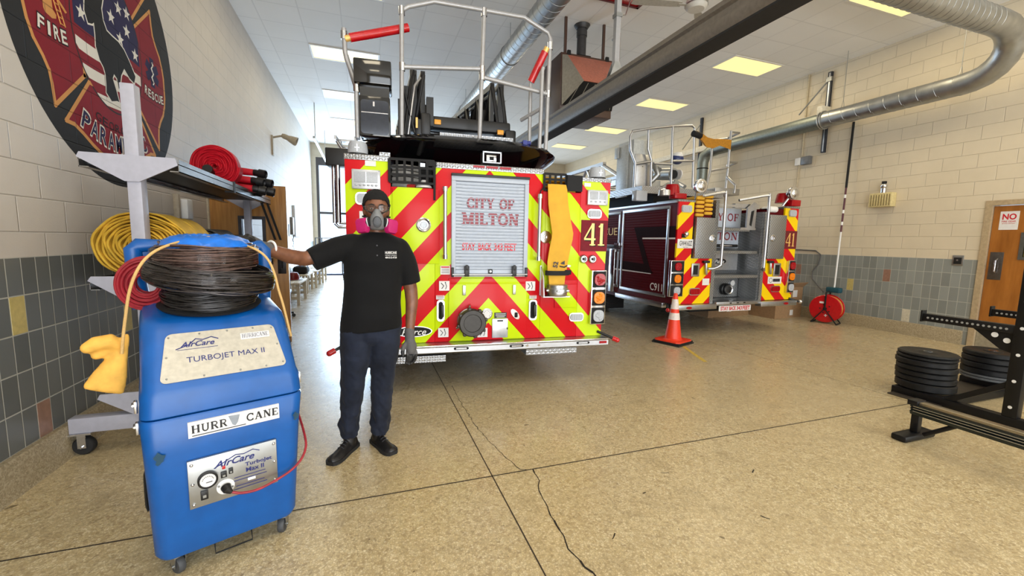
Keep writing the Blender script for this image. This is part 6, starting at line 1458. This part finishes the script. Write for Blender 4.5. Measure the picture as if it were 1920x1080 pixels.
b = B(mat('maroon_section', (86, 34, 44), .4)); b.cyl(pd * .36, pd * .62, .016); b.use(M_white); [b.cyl(pd * f, pd * (f + .02), .017) for f in (.40, .47, .56)]; b.obj('banded_section', t)
b = B(M_dark); b.cyl(pd * .62, pd, .019); b.obj('dark_section', t)
t = thing('cardboard_box', 'brown cardboard box on the floor behind the older engine', 'box', (8.05, 6.35, 0), radians(6))
M_card = mat('cardboard', (158, 126, 92), .8)
b = B(M_card); b.box2((-.42, -.28, 0), (.42, .28, .62)); b.obj('body', t)
for s in (-1, 1): b = B(M_card); b.loft([[(-.42, s * .28, .62), (.42, s * .28, .62), (.42, s * .275, .625), (-.42, s * .275, .625)], [(-.42, s * .38, .72), (.42, s * .38, .72), (.42, s * .375, .724), (-.42, s * .375, .724)]], smooth=False); b.obj('flap', t)
b = B(M_label); b.box2((.1, -.283, .42), (.24, -.28, .56)); b.box2((.05, -.283, .05), (.15, -.28, .16)); b.box2((-.3, -.283, .45), (-.2, -.28, .58)); b.obj('label', t)
t = thing('cardboard_box', 'flat cardboard box lying on the floor left of the taller brown box', 'box', (7.0, 6.75, 0), radians(3))
b = B(M_card); b.box2((-.6, -.25, 0), (.52, .25, .30)); b.obj('body', t); b = B(M_label); b.box2((-.1, -.253, .1), (.02, -.25, .2)); b.obj('label', t)

# black training rack with bumper plates
M_rk = mat('black_powder_coat', (14, 14, 16), .45, spec=.35)
t = thing('squat_rack', 'black steel squat rack with perforated spotter arms at the right edge', 'rack', (5.04, 1.78, 0))
b = B(M_rk); b.box2((-.04, -1.2, .0), (.04, .82, .075), bev=.006); b.obj('base_tube', t)
b = B(M_rk); b.box2((1.12, -1.2, .0), (1.20, .82, .075), bev=.006); b.obj('base_tube', t)
b = B(M_rk); b.box2((.04, .38, .012), (1.12, .46, .075)); b.box2((.04, -1.2, .0), (1.12, -1.12, .075)); islands(b.obj('cross_tube', t))
b = B(mat('rack_platform', (60, 52, 42), .6)); b.box2((-.13, .42, .0), (1.33, .80, .012)); b.obj('foot_plate', t)
for x in (0, 1.16):
    b = B(M_rk); b.box2((x - .038, -.045, .075), (x + .038, .045, 2.3), bev=.005); o = b.obj('upright', t)
    b = B(M_white); [b.cyl((x - .039, 0, .16 + .22 * k), (x - .0405, 0, .16 + .22 * k), .013, seg=14) for k in range(10)]; b.obj('holes', o)
    b = B(M_rk); b.loft([[(x - .025, .05, .36), (x + .025, .05, .36), (x + .025, .05, .30), (x - .025, .05, .30)], [(x - .025, .42, .08), (x + .025, .42, .08), (x + .025, .36, .07), (x - .025, .36, .07)]], smooth=False); b.obj('gusset', t)
    b = B(M_rk); b.box2((x - .03, .045, .765), (x + .03, .66, .835), bev=.004); b.box2((x - .035, .65, .755), (x + .035, .665, .865), bev=.003); b.prism([(.045, .765), (.045, .60), (.12, .62), (.30, .765)], Matrix(((0, 0, 1, x - .01), (1, 0, 0, 0), (0, 1, 0, 0), (0, 0, 0, 1))), .02); o = b.obj('spotter_arm', t)
    b = B(mat('hole_light', (150, 150, 146), .5)); [b.cyl((x - .0305, .09 + .0345 * k, .80), (x - .0315, .09 + .0345 * k, .80), .0095, seg=12) for k in range(16)]; b.use(M_white); [b.cyl((x - .0105, y, z), (x - .012, y, z), .022, seg=16) for y, z in ((.085, .70), (.16, .735))]; b.obj('holes', o)
M_plate_b = mat('bumper_rubber', (17, 18, 20), .5, spec=.3, var=.25); M_plate_g = mat('grey_bumper_rubber', (88, 90, 92), .5)
def bumper(c, h, m, lab, grp, R=.224):
    t = thing('bumper_plate', lab, 'weight plate', c, random.uniform(0, 6), grp)
    b = B(m); b.lathe([(.028, h), (.03, h * .98), (.07, h * .98), (.075, h * .86), (.15, h * .86), (.165, h * .99), (R - .012, h), (R, h - .01), (R, .01), (R - .012, 0), (.028, 0)], seg=48, caps=False); b.obj('disc', t)
    b = B(M_chrome); b.lathe([(.024, 0), (.028, 0), (.028, h + .001), (.036, h + .0015), (.036, h + .003), (.024, h + .003), (.024, 0)], seg=24, caps=False); b.obj('hub', t)
    return t
order = ('bottom', 'second from bottom', 'third from bottom', 'middle', 'third from top', 'second from top', 'top')
z = .078
for k, h in enumerate((.072, .055, .055, .055, .055, .032, .030)):
    bumper((5.235 + random.uniform(-.01, .01), 2.455 + random.uniform(-.01, .01), z), h, M_plate_b, f'black bumper plate, {order[k]} of the stack of seven nearest the camera', 'black plates in the near stack'); z += h + .0008
z = .078
names = ('bottom', 'second from bottom', 'third from bottom', 'third from top', 'second from top', 'top')
for k, (h, m) in enumerate(((.03, M_plate_g), (.028, M_plate_g), (.062, M_plate_b), (.062, M_plate_b), (.06, M_plate_b), (.055, M_plate_b))):
    bumper((6.315 + random.uniform(-.01, .01), 2.43, z), h, m, f'{"grey" if m is M_plate_g else "black"} bumper plate, {names[k]} of the stack of six below the amber door', 'plates in the far stack'); z += h + .0008
# rowing machine: only its rear rail and foot reach into the picture
t = thing('rowing_machine', 'rowing machine rail with bright metal track and black rear foot at the right edge', 'exercise machine', (3.94, 1.9, 0))
b = B(mat('rail_champagne', (176, 164, 140), .3, .8)); b.box2((-.012, -2.3, .268), (.052, -.03, .292), bev=.004); b.obj('track', t)
b = B(mat('rail_dark', (46, 52, 50), .35, .5)); b.loft([[(x, y, z) for x, z in ((-.03, .268), (.07, .268), (.07, .25), (.055, .245), (.07, .235), (.055, .225), (.07, .215), (.06, .19), (-.02, .19), (-.03, .215), (-.015, .225), (-.03, .235), (-.015, .245), (-.03, .25))] for y in (-2.3, 0)], smooth=False); b.obj('monorail', t)
b = B(M_alu)
for z in (.258, .24, .22): b.box2((-.033, -2.3, z - .003), (-.029, -.02, z + .002))
b.obj('rail_edge', t)
b = B(M_rk); b.box2((-.035, -.045, .26), (.075, .02, .30), bev=.006); b.box2((-.005, -.05, .05), (.045, .0, .27), bev=.006); b.tube([(.02, -.26, .20), (.02, -.08, .05)], .016); b.box2((-.17, -.07, .0), (.20, .03, .05), bev=.015)
b.obj('rear_leg', t)
b = B(M_rk); b.box2((-.2, -2.0, 0), (.24, -1.92, .05), bev=.012); b.box2((-.01, -2.0, .04), (.05, -1.93, .2)); b.obj('front_leg', t)
# ------------------------------------------------------------------ the worker
PR = V((-.03, 2.87, 0))
person = thing('person', 'man in black polo shirt, navy trousers and pink-filter respirator holding the blue machine', 'person', PR)
def skin_mat():
    t = NT('brown_skin'); n = t.noise(t.coord(), 22, 4)
    t.bsdf.inputs['Subsurface Weight'].default_value = .08; t.bsdf.inputs['Subsurface Radius'].default_value = (.012, .005, .003)
    t.bump(t.noise(t.coord(), 260, 2), .0006, .3)
    return t.done(t.ramp(n, (.3, srgb(104, 64, 44)), (.7, srgb(132, 86, 62))), .42)
M_skin = skin_mat()
def fabric(name, a, b_, rough=.85, scale=900, big=5, bdist=.006):
    t = NT(name); n = t.noise(t.coord(), big, 4, .6); w = t.noise(t.coord(), scale, 1)
    t.bump(t.math('ADD', t.math('MULTIPLY', n, 1.), t.math('MULTIPLY', w, .05)), bdist, .6)
    t.bsdf.inputs['Sheen Weight'].default_value = .05
    return t.done(t.ramp(n, (.3, srgb(*a)), (.7, srgb(*b_))), rough, 0, .25)
M_polo = fabric('black_polo_knit', (8, 8, 9), (13, 13, 15)); M_jean = fabric('navy_denim', (17, 21, 31), (34, 40, 56), bdist=.012, big=7); M_shoe = mat('black_shoe_leather', (24, 23, 24), .42, var=.3, bump=.002)
class PB(B):
    """builder whose points are given in room coordinates and stored from the person's base"""
    def loft(s, rings, **k): return B.loft(s, [[V(p) - PR for p in r] for r in rings], **k)
    def capsule(s, pts, r, seg=16):
        s.tube(pts, r, seg=seg)
        for p, q in ((pts[0], r[0]), (pts[-1], r[-1])): s.ball(p, q * .98, seg)
        return s
HC = V((.071, 2.885, 1.63))
def hd(x, y, z): return HC + V((x, y, z))
b = PB(M_skin)
b.ball(hd(0, .008, .028), (.074, .094, .088), 24); b.ball(hd(0, -.018, -.04), (.062, .070, .075), 20); b.ball(hd(0, -.045, -.085), (.036, .036, .034), 16)
b.ball(hd(0, -.07, .022), (.052, .02, .018), 14)
for s in (-1, 1):
    b.ball(hd(s * .037, -.058, -.022), (.026, .022, .024), 12)
    b.ball(hd(s * .076, .012, -.015), (.009, .020, .031), 12); b.ball(hd(s * .081, .018, -.008), (.006, .014, .02), 10)
b.tube([hd(0, -.088, .012), hd(0, -.104, -.022), hd(0, -.108, -.032)], [.010, .014, .016]); b.ball(hd(0, -.106, -.032), (.018, .014, .012), 12)
b.ball(hd(0, -.082, -.066), (.026, .014, .010), 12)
b.capsule([(.068, 2.90, 1.40), (.07, 2.895, 1.50), (.071, 2.89, 1.57)], [.068, .058, .056])
# trunk and legs under the clothes, arms with their taper
b.loft([[(cx + rx * cos(a), 2.90 + ry * sin(a), z) for a in [2 * PI * i / 24 for i in range(24)]] for z, cx, rx, ry in ((.82, .03, .15, .10), (1.0, .035, .14, .095), (1.2, .045, .15, .10), (1.36, .06, .165, .10), (1.44, .065, .10, .07))])
b.capsule([(-.09, 2.90, 1.40), (-.35, 2.835, 1.312)], [.055, .046]); b.capsule([(-.35, 2.835, 1.312), (-.42, 2.775, 1.328), (-.548, 2.655, 1.384)], [.046, .045, .029])
b.capsule([(.225, 2.90, 1.39), (.288, 2.915, 1.10)], [.055, .045]); b.capsule([(.288, 2.915, 1.10), (.292, 2.895, 1.02), (.272, 2.865, .80)], [.045, .043, .028])
for hx, kx, ax, ky in ((-.06, -.095, -.125, 2.89), (.11, .094, .075, 2.90)): b.capsule([(hx, 2.9, .82), (kx, ky, .48), (ax, 2.92, .12)], [.075, .05, .036])
b.ball((.03, 2.9, .84), (.15, .10, .09), 18)
body = baked(b, 'body', M_skin, .0075, person, 5)
# face details
for s in (-1, 1):
    b = PB(mat('eye_white', (190, 180, 172), .25)); b.ball(hd(s * .030, -.076, .0), (.0125, .010, .0066), 16); b.use(mat('dark_iris', (28, 18, 14), .15)); b.ball(hd(s * .030, -.0835, .0005), (.0056, .004, .0056), 12); b.use(M_skin); b.tube([hd(s * .030 + .0135 * cos(a), -.0845 + .004 * abs(cos(a)), .0035 + .0028 * sin(a)) for a in [PI * i / 8 for i in range(9)]], .0026, seg=8); b.tube([hd(s * .030 + .012 * cos(a), -.0835 + .004 * abs(cos(a)), -.0045 - .002 * sin(a)) for a in [PI * i / 8 for i in range(9)]], .0018, seg=8); b.obj('eye', person)
    b = PB(mat('eyebrow_hair', (18, 14, 13), .8)); b.tube([hd(s * .014, -.092, .021), hd(s * .032, -.090, .027), hd(s * .05, -.076, .021)], [.004, .005, .003], seg=8); b.obj('eyebrow', person)
b = PB(mat('short_black_hair', (13, 12, 12), .95, var=.3, vscale=300, bump=.006))
hb = B(M_dark); hb.ball((0, .014, .034), (.085, .101, .098), 120)
rnd = random.Random(2)
dele = [v for v in hb.bm.verts if v.co.z < (.054 + .004 * noise.noise(v.co * 60) if v.co.y < -.06 else .054 - (v.co.y + .06) * .75 if v.co.y < .03 else -.013 - (v.co.y - .03) * .7)]
bmesh.ops.delete(hb.bm, geom=dele, context='VERTS')
for v in hb.bm.verts: v.co *= 1 + .02 * noise.noise(v.co * 90) + .012 * noise.noise(v.co * 40) ; v.co += HC - PR
bmesh.ops.solidify(hb.bm, geom=hb.bm.faces[:], thickness=.008)
hb.mats = [b.mats[0]]; hb.obj('hair', person, angle=80); b.bm.free()
# half-mask respirator with two magenta filters
b = PB(M_dark)
def ringy(z, w, y0, y1): return [hd(w * cos(a), (y0 + y1) / 2 + (y1 - y0) / 2 * sin(a), z) for a in [2 * PI * i / 24 for i in range(24)]]
b.loft([ringy(-.002, .012, -.118, -.08), ringy(-.015, .020, -.134, -.07), ringy(-.045, .036, -.148, -.05), ringy(-.075, .046, -.152, -.035), ringy(-.105, .050, -.146, -.03), ringy(-.125, .044, -.128, -.03), ringy(-.133, .03, -.11, -.04)])
fp = baked(b, 'respirator_facepiece', mat('respirator_grey', (118, 120, 122), .55), .004, person, 4)
b = PB(mat('respirator_dark_grey', (74, 76, 80), .5)); b.loft([[hd(w * cos(a), -.150 - d * (1 + .2 * sin(a)), -.085 + h * sin(a)) for a in [2 * PI * i / 20 for i in range(20)]] for w, h, d in ((.026, .034, -.008), (.027, .036, .004), (.021, .029, .012), (.012, .016, .014))]); 
for k in range(4): b.box(HC - PR + V((0, -.166, -.098 + .008 * k)), (.022, .003, .003))
b.obj('valve_cover', fp)
M_pink = mat('magenta_filter', (178, 12, 96), .5, var=.06)
for s in (-1, 1):
    M = Matrix.Translation(hd(s * .086, -.098, -.108) - PR) @ Matrix.Rotation(s * radians(34), 4, 'Z') @ Matrix.Rotation(s * radians(8), 4, 'Y')
    b = B(M_pink)
    def oct_(w, h, y, c=.3): return [M @ V((x * w, y, z * h)) for x, z in ((1, 1 - c), (1 - c, 1), (-1 + c, 1), (-1, 1 - c), (-1, -1 + c), (-1 + c, -1), (1 - c, -1), (1, -1 + c))]
    b.loft([oct_(.033, .039, .02), oct_(.040, .046, .012), oct_(.040, .046, -.006), oct_(.034, .040, -.02), oct_(.024, .030, -.022)], smooth=False); b.obj('filter', person)
    b = PB(M_dark); b.cyl(hd(s * .04, -.11, -.085), hd(s * .07, -.104, -.09), .026); b.use(mat('filter_clip_white', (210, 210, 214), .4)); b.cyl(hd(s * .052, -.108, -.087), hd(s * .057, -.107, -.088), .030); b.obj('filter_mount', fp)
    b = PB(M_rubber); b.tube([hd(s * .046, -.10, -.06), hd(s * .074, -.03, -.05), hd(s * .084, .03, -.045), hd(s * .05, .10, -.03)], .006, seg=8); b.tube([hd(s * .03, -.115, -.03), hd(s * .076, -.04, .0), hd(s * .086, .03, .035)], .0045, seg=8); b.obj('strap', fp)
# clear safety glasses
b = PB(mat('dark_glasses_frame', (56, 44, 40), .3))
for s in (-1, 1):
    b.tube([hd(s * .008, -.112, .004), hd(s * .012, -.112, .018), hd(s * .040, -.108, .022), hd(s * .068, -.088, .016), hd(s * .070, -.086, -.002), hd(s * .062, -.092, -.018), hd(s * .036, -.108, -.022), hd(s * .014, -.113, -.014)], .0017, seg=8, closed=True); b.tube([hd(s * .069, -.087, .012), hd(s * .079, -.02, .012), hd(s * .081, .03, .0)], .0022, seg=8)
b.tube([hd(-.008, -.112, .006), hd(0, -.114, .010), hd(.008, -.112, .006)], .0018, seg=8); gf = b.obj('safety_glasses', person)
b = PB(glass('clear_lens_plastic', (250, 250, 252), .01))
for s in (-1, 1): b.loft([[hd(s * .010, -.113 + d, .016), hd(s * .040, -.1085 + d, .021), hd(s * .068, -.088 + d, .014), hd(s * .069, -.087 + d, -.004), hd(s * .061, -.093 + d, -.018), hd(s * .036, -.1085 + d, -.021), hd(s * .013, -.1135 + d, -.013)] for d in (0, .0012)], smooth=False)
b.obj('lens', gf)
# polo shirt
b = PB(M_polo)
tor = [(.842, .026, .197, .128), (.86, .027, .199, .13), (.93, .03, .192, .128), (1.02, .036, .184, .122), (1.12, .042, .182, .12), (1.22, .05, .186, .122), (1.30, .056, .196, .125), (1.37, .064, .200, .122), (1.42, .068, .185, .108), (1.455, .07, .135, .088), (1.478, .07, .085, .074), (1.485, .07, .07, .07)]
b.loft([[(cx + rx * abs(cos(a)) ** .85 * (1 if cos(a) > 0 else -1) * (1 + .012 * sin(5 * a + z * 30)), 2.90 + (ry + .006 * sin(z * 38 + 2 * a)) * sin(a), z + (.012 * cos(a) if z < .9 else 0)) for a in [2 * PI * i / 40 for i in range(40)]] for z, cx, rx, ry in tor])
b.capsule([(-.075, 2.90, 1.395), (-.16, 2.885, 1.375), (-.24, 2.87, 1.335)], [.080, .078, .074]); b.tube([(-.16, 2.885, 1.375), (-.25, 2.868, 1.335), (-.318, 2.848, 1.302)], [.078, .077, .072], seg=20)
b.capsule([(.205, 2.90, 1.375), (.245, 2.905, 1.30), (.27, 2.908, 1.24)], [.080, .078, .072]); b.tube([(.245, 2.905, 1.30), (.27, 2.91, 1.22), (.286, 2.913, 1.145)], [.078, .073, .070], seg=20)
shirt = baked(b, 'polo_shirt', M_polo, .008, person, 5)
b = PB(M_polo)
for s in (-1, 1):
    b.loft([[(.07 + s * (.006 + .066 * t), 2.90 - .078 * cos(t * 2.2) - .008, 1.478 - .014 * (1 - t)), (.07 + s * (.012 + .070 * t), 2.90 - .086 * cos(t * 2.2) - .012, 1.462 - .018 * (1 - t)), (.07 + s * (.024 + .066 * t), 2.90 - .092 * cos(t * 2.0) - .012, 1.44 - .026 * (1 - t)), (.07 + s * (.006 + .062 * t), 2.90 - .070 * cos(t * 2.2), 1.472 - .014 * (1 - t))] for t in [i / 10 for i in range(11)]])
b.obj('collar', shirt)
from mathutils.bvhtree import BVHTree
bv = BVHTree.FromPolygons([v.co.copy() for v in shirt.data.vertices], [tuple(p.vertices) for p in shirt.data.polygons])
def on_shirt(bb, d=.0015):
    for v in bb.bm.verts:
        h = bv.ray_cast(V((v.co.x, -1, v.co.z)), V((0, 1, 0)))
        if h[0] is not None: v.co.y = h[0].y - d - v.co.y * 0
b = B(M_label); FMx = lambda x, z: Matrix(((1, 0, 0, x - PR.x), (0, 0, -1, 0), (0, 1, 0, z), (0, 0, 0, 1)))
text(b, 'HURRICANE', FMx(.153, 1.356), .072, .017, fat=.02); text(b, 'AIR DUCT CLEANING', FMx(.153, 1.339), .072, .006); text(b, '404-512-4728', FMx(.153, 1.325), .072, .012, fat=.02)
bmesh.ops.triangulate(b.bm, faces=b.bm.faces[:]); on_shirt(b); b.obj('chest_lettering', shirt, recalc=False)
b = B(mat('dark_button', (70, 70, 74), .3))
for z in (1.40, 1.338): h = bv.ray_cast(V((.068 - PR.x, -1, z)), V((0, 1, 0))); b.ball(h[0], (.0055, .003, .0055), 12)
b.obj('buttons', shirt)
# trousers with creased shins
b = PB(M_jean)
def leg(pts):
    rings = []
    n = 64
    for i in range(n + 1):
        f = i / n * (len(pts) - 1); k = min(int(f), len(pts) - 2); t = f - k
        x, y, z, r = [pts[k][q] * (1 - t) + pts[k + 1][q] * t for q in range(4)]
        q = 1.5 if z < .3 else 1.0 if z < .62 else .5
        rings.append([(x + (r + d_) * cos(a), y + (r * 1.08 + d_) * sin(a), z + .008 * sin(a)) for a in [2 * PI * j / 40 for j in range(40)] for d_ in [q * (.011 * noise.noise(V((x * 8 + cos(a) * 1.1, sin(a) * 1.1, z * 13))) + .006 * noise.noise(V((cos(a) * 2.2, sin(a) * 2.2 + x * 9, z * 34 + cos(a) * 2))))]])
    b.loft(rings)
leg([(-.058, 2.905, .86, .112), (-.07, 2.90, .70, .102), (-.094, 2.885, .50, .079), (-.115, 2.905, .30, .066), (-.128, 2.92, .20, .064), (-.13, 2.915, .115, .056)])
leg([(.118, 2.905, .86, .108), (.108, 2.905, .70, .098), (.094, 2.90, .49, .077), (.082, 2.92, .30, .067), (.076, 2.935, .20, .065), (.074, 2.93, .11, .059)])
b.ball((.028, 2.905, .82), (.182, .122, .10), 22)
baked(b, 'jeans', M_jean, .0065, person, 2)
# shoes
def shoe(heel, toe, ank):
    h, t = V((*heel, 0)), V((*toe, 0)); d = (t - h).normalized(); s = V((-d.y, d.x, 0)); L = (t - h).length
    b = PB(M_shoe)
    prof = [(0, .030, .075), (.02, .036, .088), (.2, .040, .092), (.38, .040, .088), (.52, .043, .072), (.7, .049, .058), (.86, .046, .050), (.95, .036, .044), (1.0, .020, .034)]
    b.loft([[h + d * L * f + s * w * cos(a) * (1 if sin(a) < .3 else .82) + V((0, 0, .016 + (hh - .016) * max(0, sin(a)))) for a in [PI * j / 14 for j in range(15)]] + [] for f, w, hh in prof], close=True)
    b.capsule([h + d * L * .22 + V((0, 0, .06)), h + d * L * .2 + V((0, 0, .125))], [.042, .044])
    o = baked(b, 'shoe', M_shoe, .006, person, 4)
    b = PB(M_rubber); b.loft([[h + d * L * (-.01 + 1.02 * f) + s * (w + .004) * q + V((0, 0, z)) for q, z in ((-1, 0), (1, 0), (1, .024), (-1, .024))] for f, w, _ in prof], smooth=False); b.obj('sole', o)
    b = PB(mat('shoe_lace', (46, 46, 50), .8))
    for k in range(4): c = h + d * L * (.36 + .075 * k) + V((0, 0, .096 - .0105 * k)); b.tube([c - s * .022 - V((0, 0, .006)), c + V((0, 0, .004)), c + s * .022 - V((0, 0, .006))], .003, seg=6)
    b.obj('laces', o)
shoe((-.095, 2.995), (-.238, 2.755), None); shoe((.035, 3.02), (.150, 2.775), None)
# gloves
M_glove = mat('grey_knit_glove', (88, 86, 86), .8, var=.15, vscale=200, bump=.002); M_coat = mat('black_glove_coating', (22, 22, 24), .5, var=.3)
def glove(bb, name, pred):
    o = baked(bb, name, M_glove, .004, person, 4, .5); o.data.materials.append(M_coat)
    for p in o.data.polygons:
        if pred(p.center + PR): p.material_index = 1
    return o
b = PB(M_glove)
Wr = V((-.546, 2.656, 1.386)); hh = V((-.66, -.75, .0)).normalized(); ss = V((.75, -.66, 0)).normalized(); zz = V((0, 0, 1)); Kn = Wr + hh * .092 + zz * .042
b.capsule([Wr - hh * .045 - zz * .012, Wr + hh * .01], [.036, .035]); b.tube([Wr, Wr + hh * .045 + zz * .018, Kn], [.034, .038, .034], seg=16)
for o in (-.026, 0, .026): b.capsule([Wr + ss * o * .7 + hh * .02, Kn + ss * o], [.024, .019])
for o, L in ((-.036, .92), (-.013, 1.05), (.011, 1.0), (.034, .85)):
    k = Kn + ss * o; b.capsule([k, k + hh * .030 * L - zz * .004, k + hh * .044 * L - zz * .036 * L, k + hh * .022 * L - zz * .064 * L, k + hh * .0 - zz * .066 * L], [.0125, .0125, .0118, .0110, .0100], seg=12)
b.capsule([Wr - ss * .024 + hh * .03, Kn - ss * .052 - zz * .025, Kn - ss * .046 + hh * .02 - zz * .055, Kn - ss * .02 + hh * .03 - zz * .074], [.018, .0145, .0130, .0115], seg=12)
glove(b, 'glove', lambda c: (c - Wr).dot(hh) > .055)
b = PB(M_white); b.tube([Wr - hh * .062 - zz * .006 + (ss * cos(a) + zz * sin(a)) * .037 for a in [2 * PI * i / 28 for i in range(28)]], .0065, seg=8, closed=True); b.obj('wristband', person)
b = PB(M_glove); w2 = V((.272, 2.866, .825))
b.capsule([w2, w2 + V((.002, -.004, -.06))], [.034, .033]); b.capsule([w2 + V((.0, -.004, -.05)), w2 + V((.006, -.012, -.10)), w2 + V((.008, -.02, -.132))], [.032, .036, .032])
b.ball(w2 + V((.008, -.012, -.105)), (.040, .024, .046), 16)
for x, L in ((-.022, .92), (-.002, 1.05), (.018, 1.0), (.036, .82)):
    k = w2 + V((.004 + x * .9, -.016 - abs(x) * .1, -.138)); b.capsule([k, k + V((x * .1, -.012, -.034 * L)), k + V((-.006, -.034, -.058 * L)), k + V((-.016, -.056, -.070 * L))], [.0125, .0118, .0108, .0095], seg=12)
b.capsule([w2 + V((-.018, -.012, -.075)), w2 + V((-.044, -.026, -.105)), w2 + V((-.050, -.038, -.140)), w2 + V((-.048, -.046, -.162))], [.017, .0150, .0130, .0110], seg=12)
glove(b, 'glove', lambda c: c.z < w2.z - .155 or (c.x < w2.x - .038 and c.z < w2.z - .125))
# ------------------------------------------------------------------ light and camera
W = bpy.data.worlds.new('World'); scene.world = W; W.use_nodes = True
bg = W.node_tree.nodes['Background']; bg.inputs[0].default_value = (.60, .79, 1.0, 1); bg.inputs[1].default_value = 2.6
def area(name, loc, rot, sx, sy, power, col=(1, 1, 1), portal=False):
    l = bpy.data.lights.new(name, 'AREA'); l.shape = 'RECTANGLE'; l.size = sx; l.size_y = sy; l.energy = power; l.color = col
    o = bpy.data.objects.new(name, l); COL.objects.link(o); o.location = loc; o.rotation_euler = rot
    return o
# daylight through the two open bays behind the camera and the glazed bays at the far end
area('bay_daylight', (.65, YB - .1, 2.2), (radians(90), 0, 0), 4.0, 4.0, 230, (1, .97, .92))
area('bay_daylight', (5.95, YB - .1, 2.2), (radians(90), 0, 0), 4.0, 4.0, 150, (1, .95, .86))
area('far_bay_daylight', (-.4, YF - .05, 2.1), (radians(-90), 0, 0), 2.4, 4.0, 600, (.55, .76, 1))
area('far_bay_daylight', (6.0, YF - .05, 2.1), (radians(-90), 0, 0), 3.9, 4.0, 90, (.80, .90, 1))
# added fill lamps, aimed up from both ends to brighten the ceiling
area('ceiling_fill', (.65, YB - .3, .25), (radians(130), 0, 0), 4.0, 1.2, 140, (1, .97, .93))
area('ceiling_fill', (5.95, YB - .3, .25), (radians(130), 0, 0), 4.0, 1.2, 130, (1, .96, .90))
area('ceiling_fill', (.4, YF - .3, .2), (radians(-130), 0, 0), 4.0, 1.0, 90, (.9, .95, 1))
# the ceiling troffers
for x, y, _ in lights:
    area('troffer_lamp', (x, y, ZC - .03), (0, 0, 0), 1.15, .55, 26 if x > 3 else 20, (1, .84, .56))
for x, y in ((-.293, 1.7), (7.12, 1.7), (3.4, .5), (7.12, -.8), (-.293, -.8), (3.4, 9.2), (3.4, 12.8)): area('troffer_lamp', (x, y, ZC - .03), (0, 0, 0), 1.15, .55, 26, (1, .86, .62))
cam = bpy.data.cameras.new('camera'); co = bpy.data.objects.new('camera', cam); COL.objects.link(co)
cam.sensor_width = 36; cam.lens = 784.64 * 36 / 1920; cam.clip_start = .05; cam.clip_end = 200
ya, pi_, ro = .3371, .1119, .0195
fw = V((sin(ya) * cos(pi_), cos(ya) * cos(pi_), -sin(pi_))); rt = V((cos(ya), -sin(ya), 0)); up = rt.cross(fw)
r2 = rt * cos(ro) + up * sin(ro); u2 = -rt * sin(ro) + up * cos(ro)
co.matrix_world = Matrix(((r2.x, u2.x, -fw.x, 0), (r2.y, u2.y, -fw.y, 0), (r2.z, u2.z, -fw.z, 1.4452), (0, 0, 0, 1)))
scene.camera = co
vs = scene.view_settings; scene.display_settings.display_device = 'sRGB'
vs.view_transform = 'Standard'; vs.look = 'None'; vs.gamma = 1; vs.use_curve_mapping = False; vs.exposure = -.3
scene.cycles.use_denoising = True
scene.cycles.max_bounces = 8; scene.cycles.diffuse_bounces = 5; scene.cycles.glossy_bounces = 4; scene.cycles.transmission_bounces = 8; scene.cycles.sample_clamp_indirect = 6

# a thing with a single part and nothing else becomes one mesh
for o in [o for o in scene.objects if o.type == 'EMPTY' and o.get('category')]:
    ch = list(o.children)
    if len(ch) == 1 and ch[0].type == 'MESH' and not ch[0].children:
        c = ch[0]; nm = o.name; mw = o.matrix_basis.copy()
        for k in ('label', 'category', 'group'):
            if o.get(k): c[k] = o[k]
        bpy.data.objects.remove(o); c.parent = None; c.matrix_basis = mw; c.name = nm
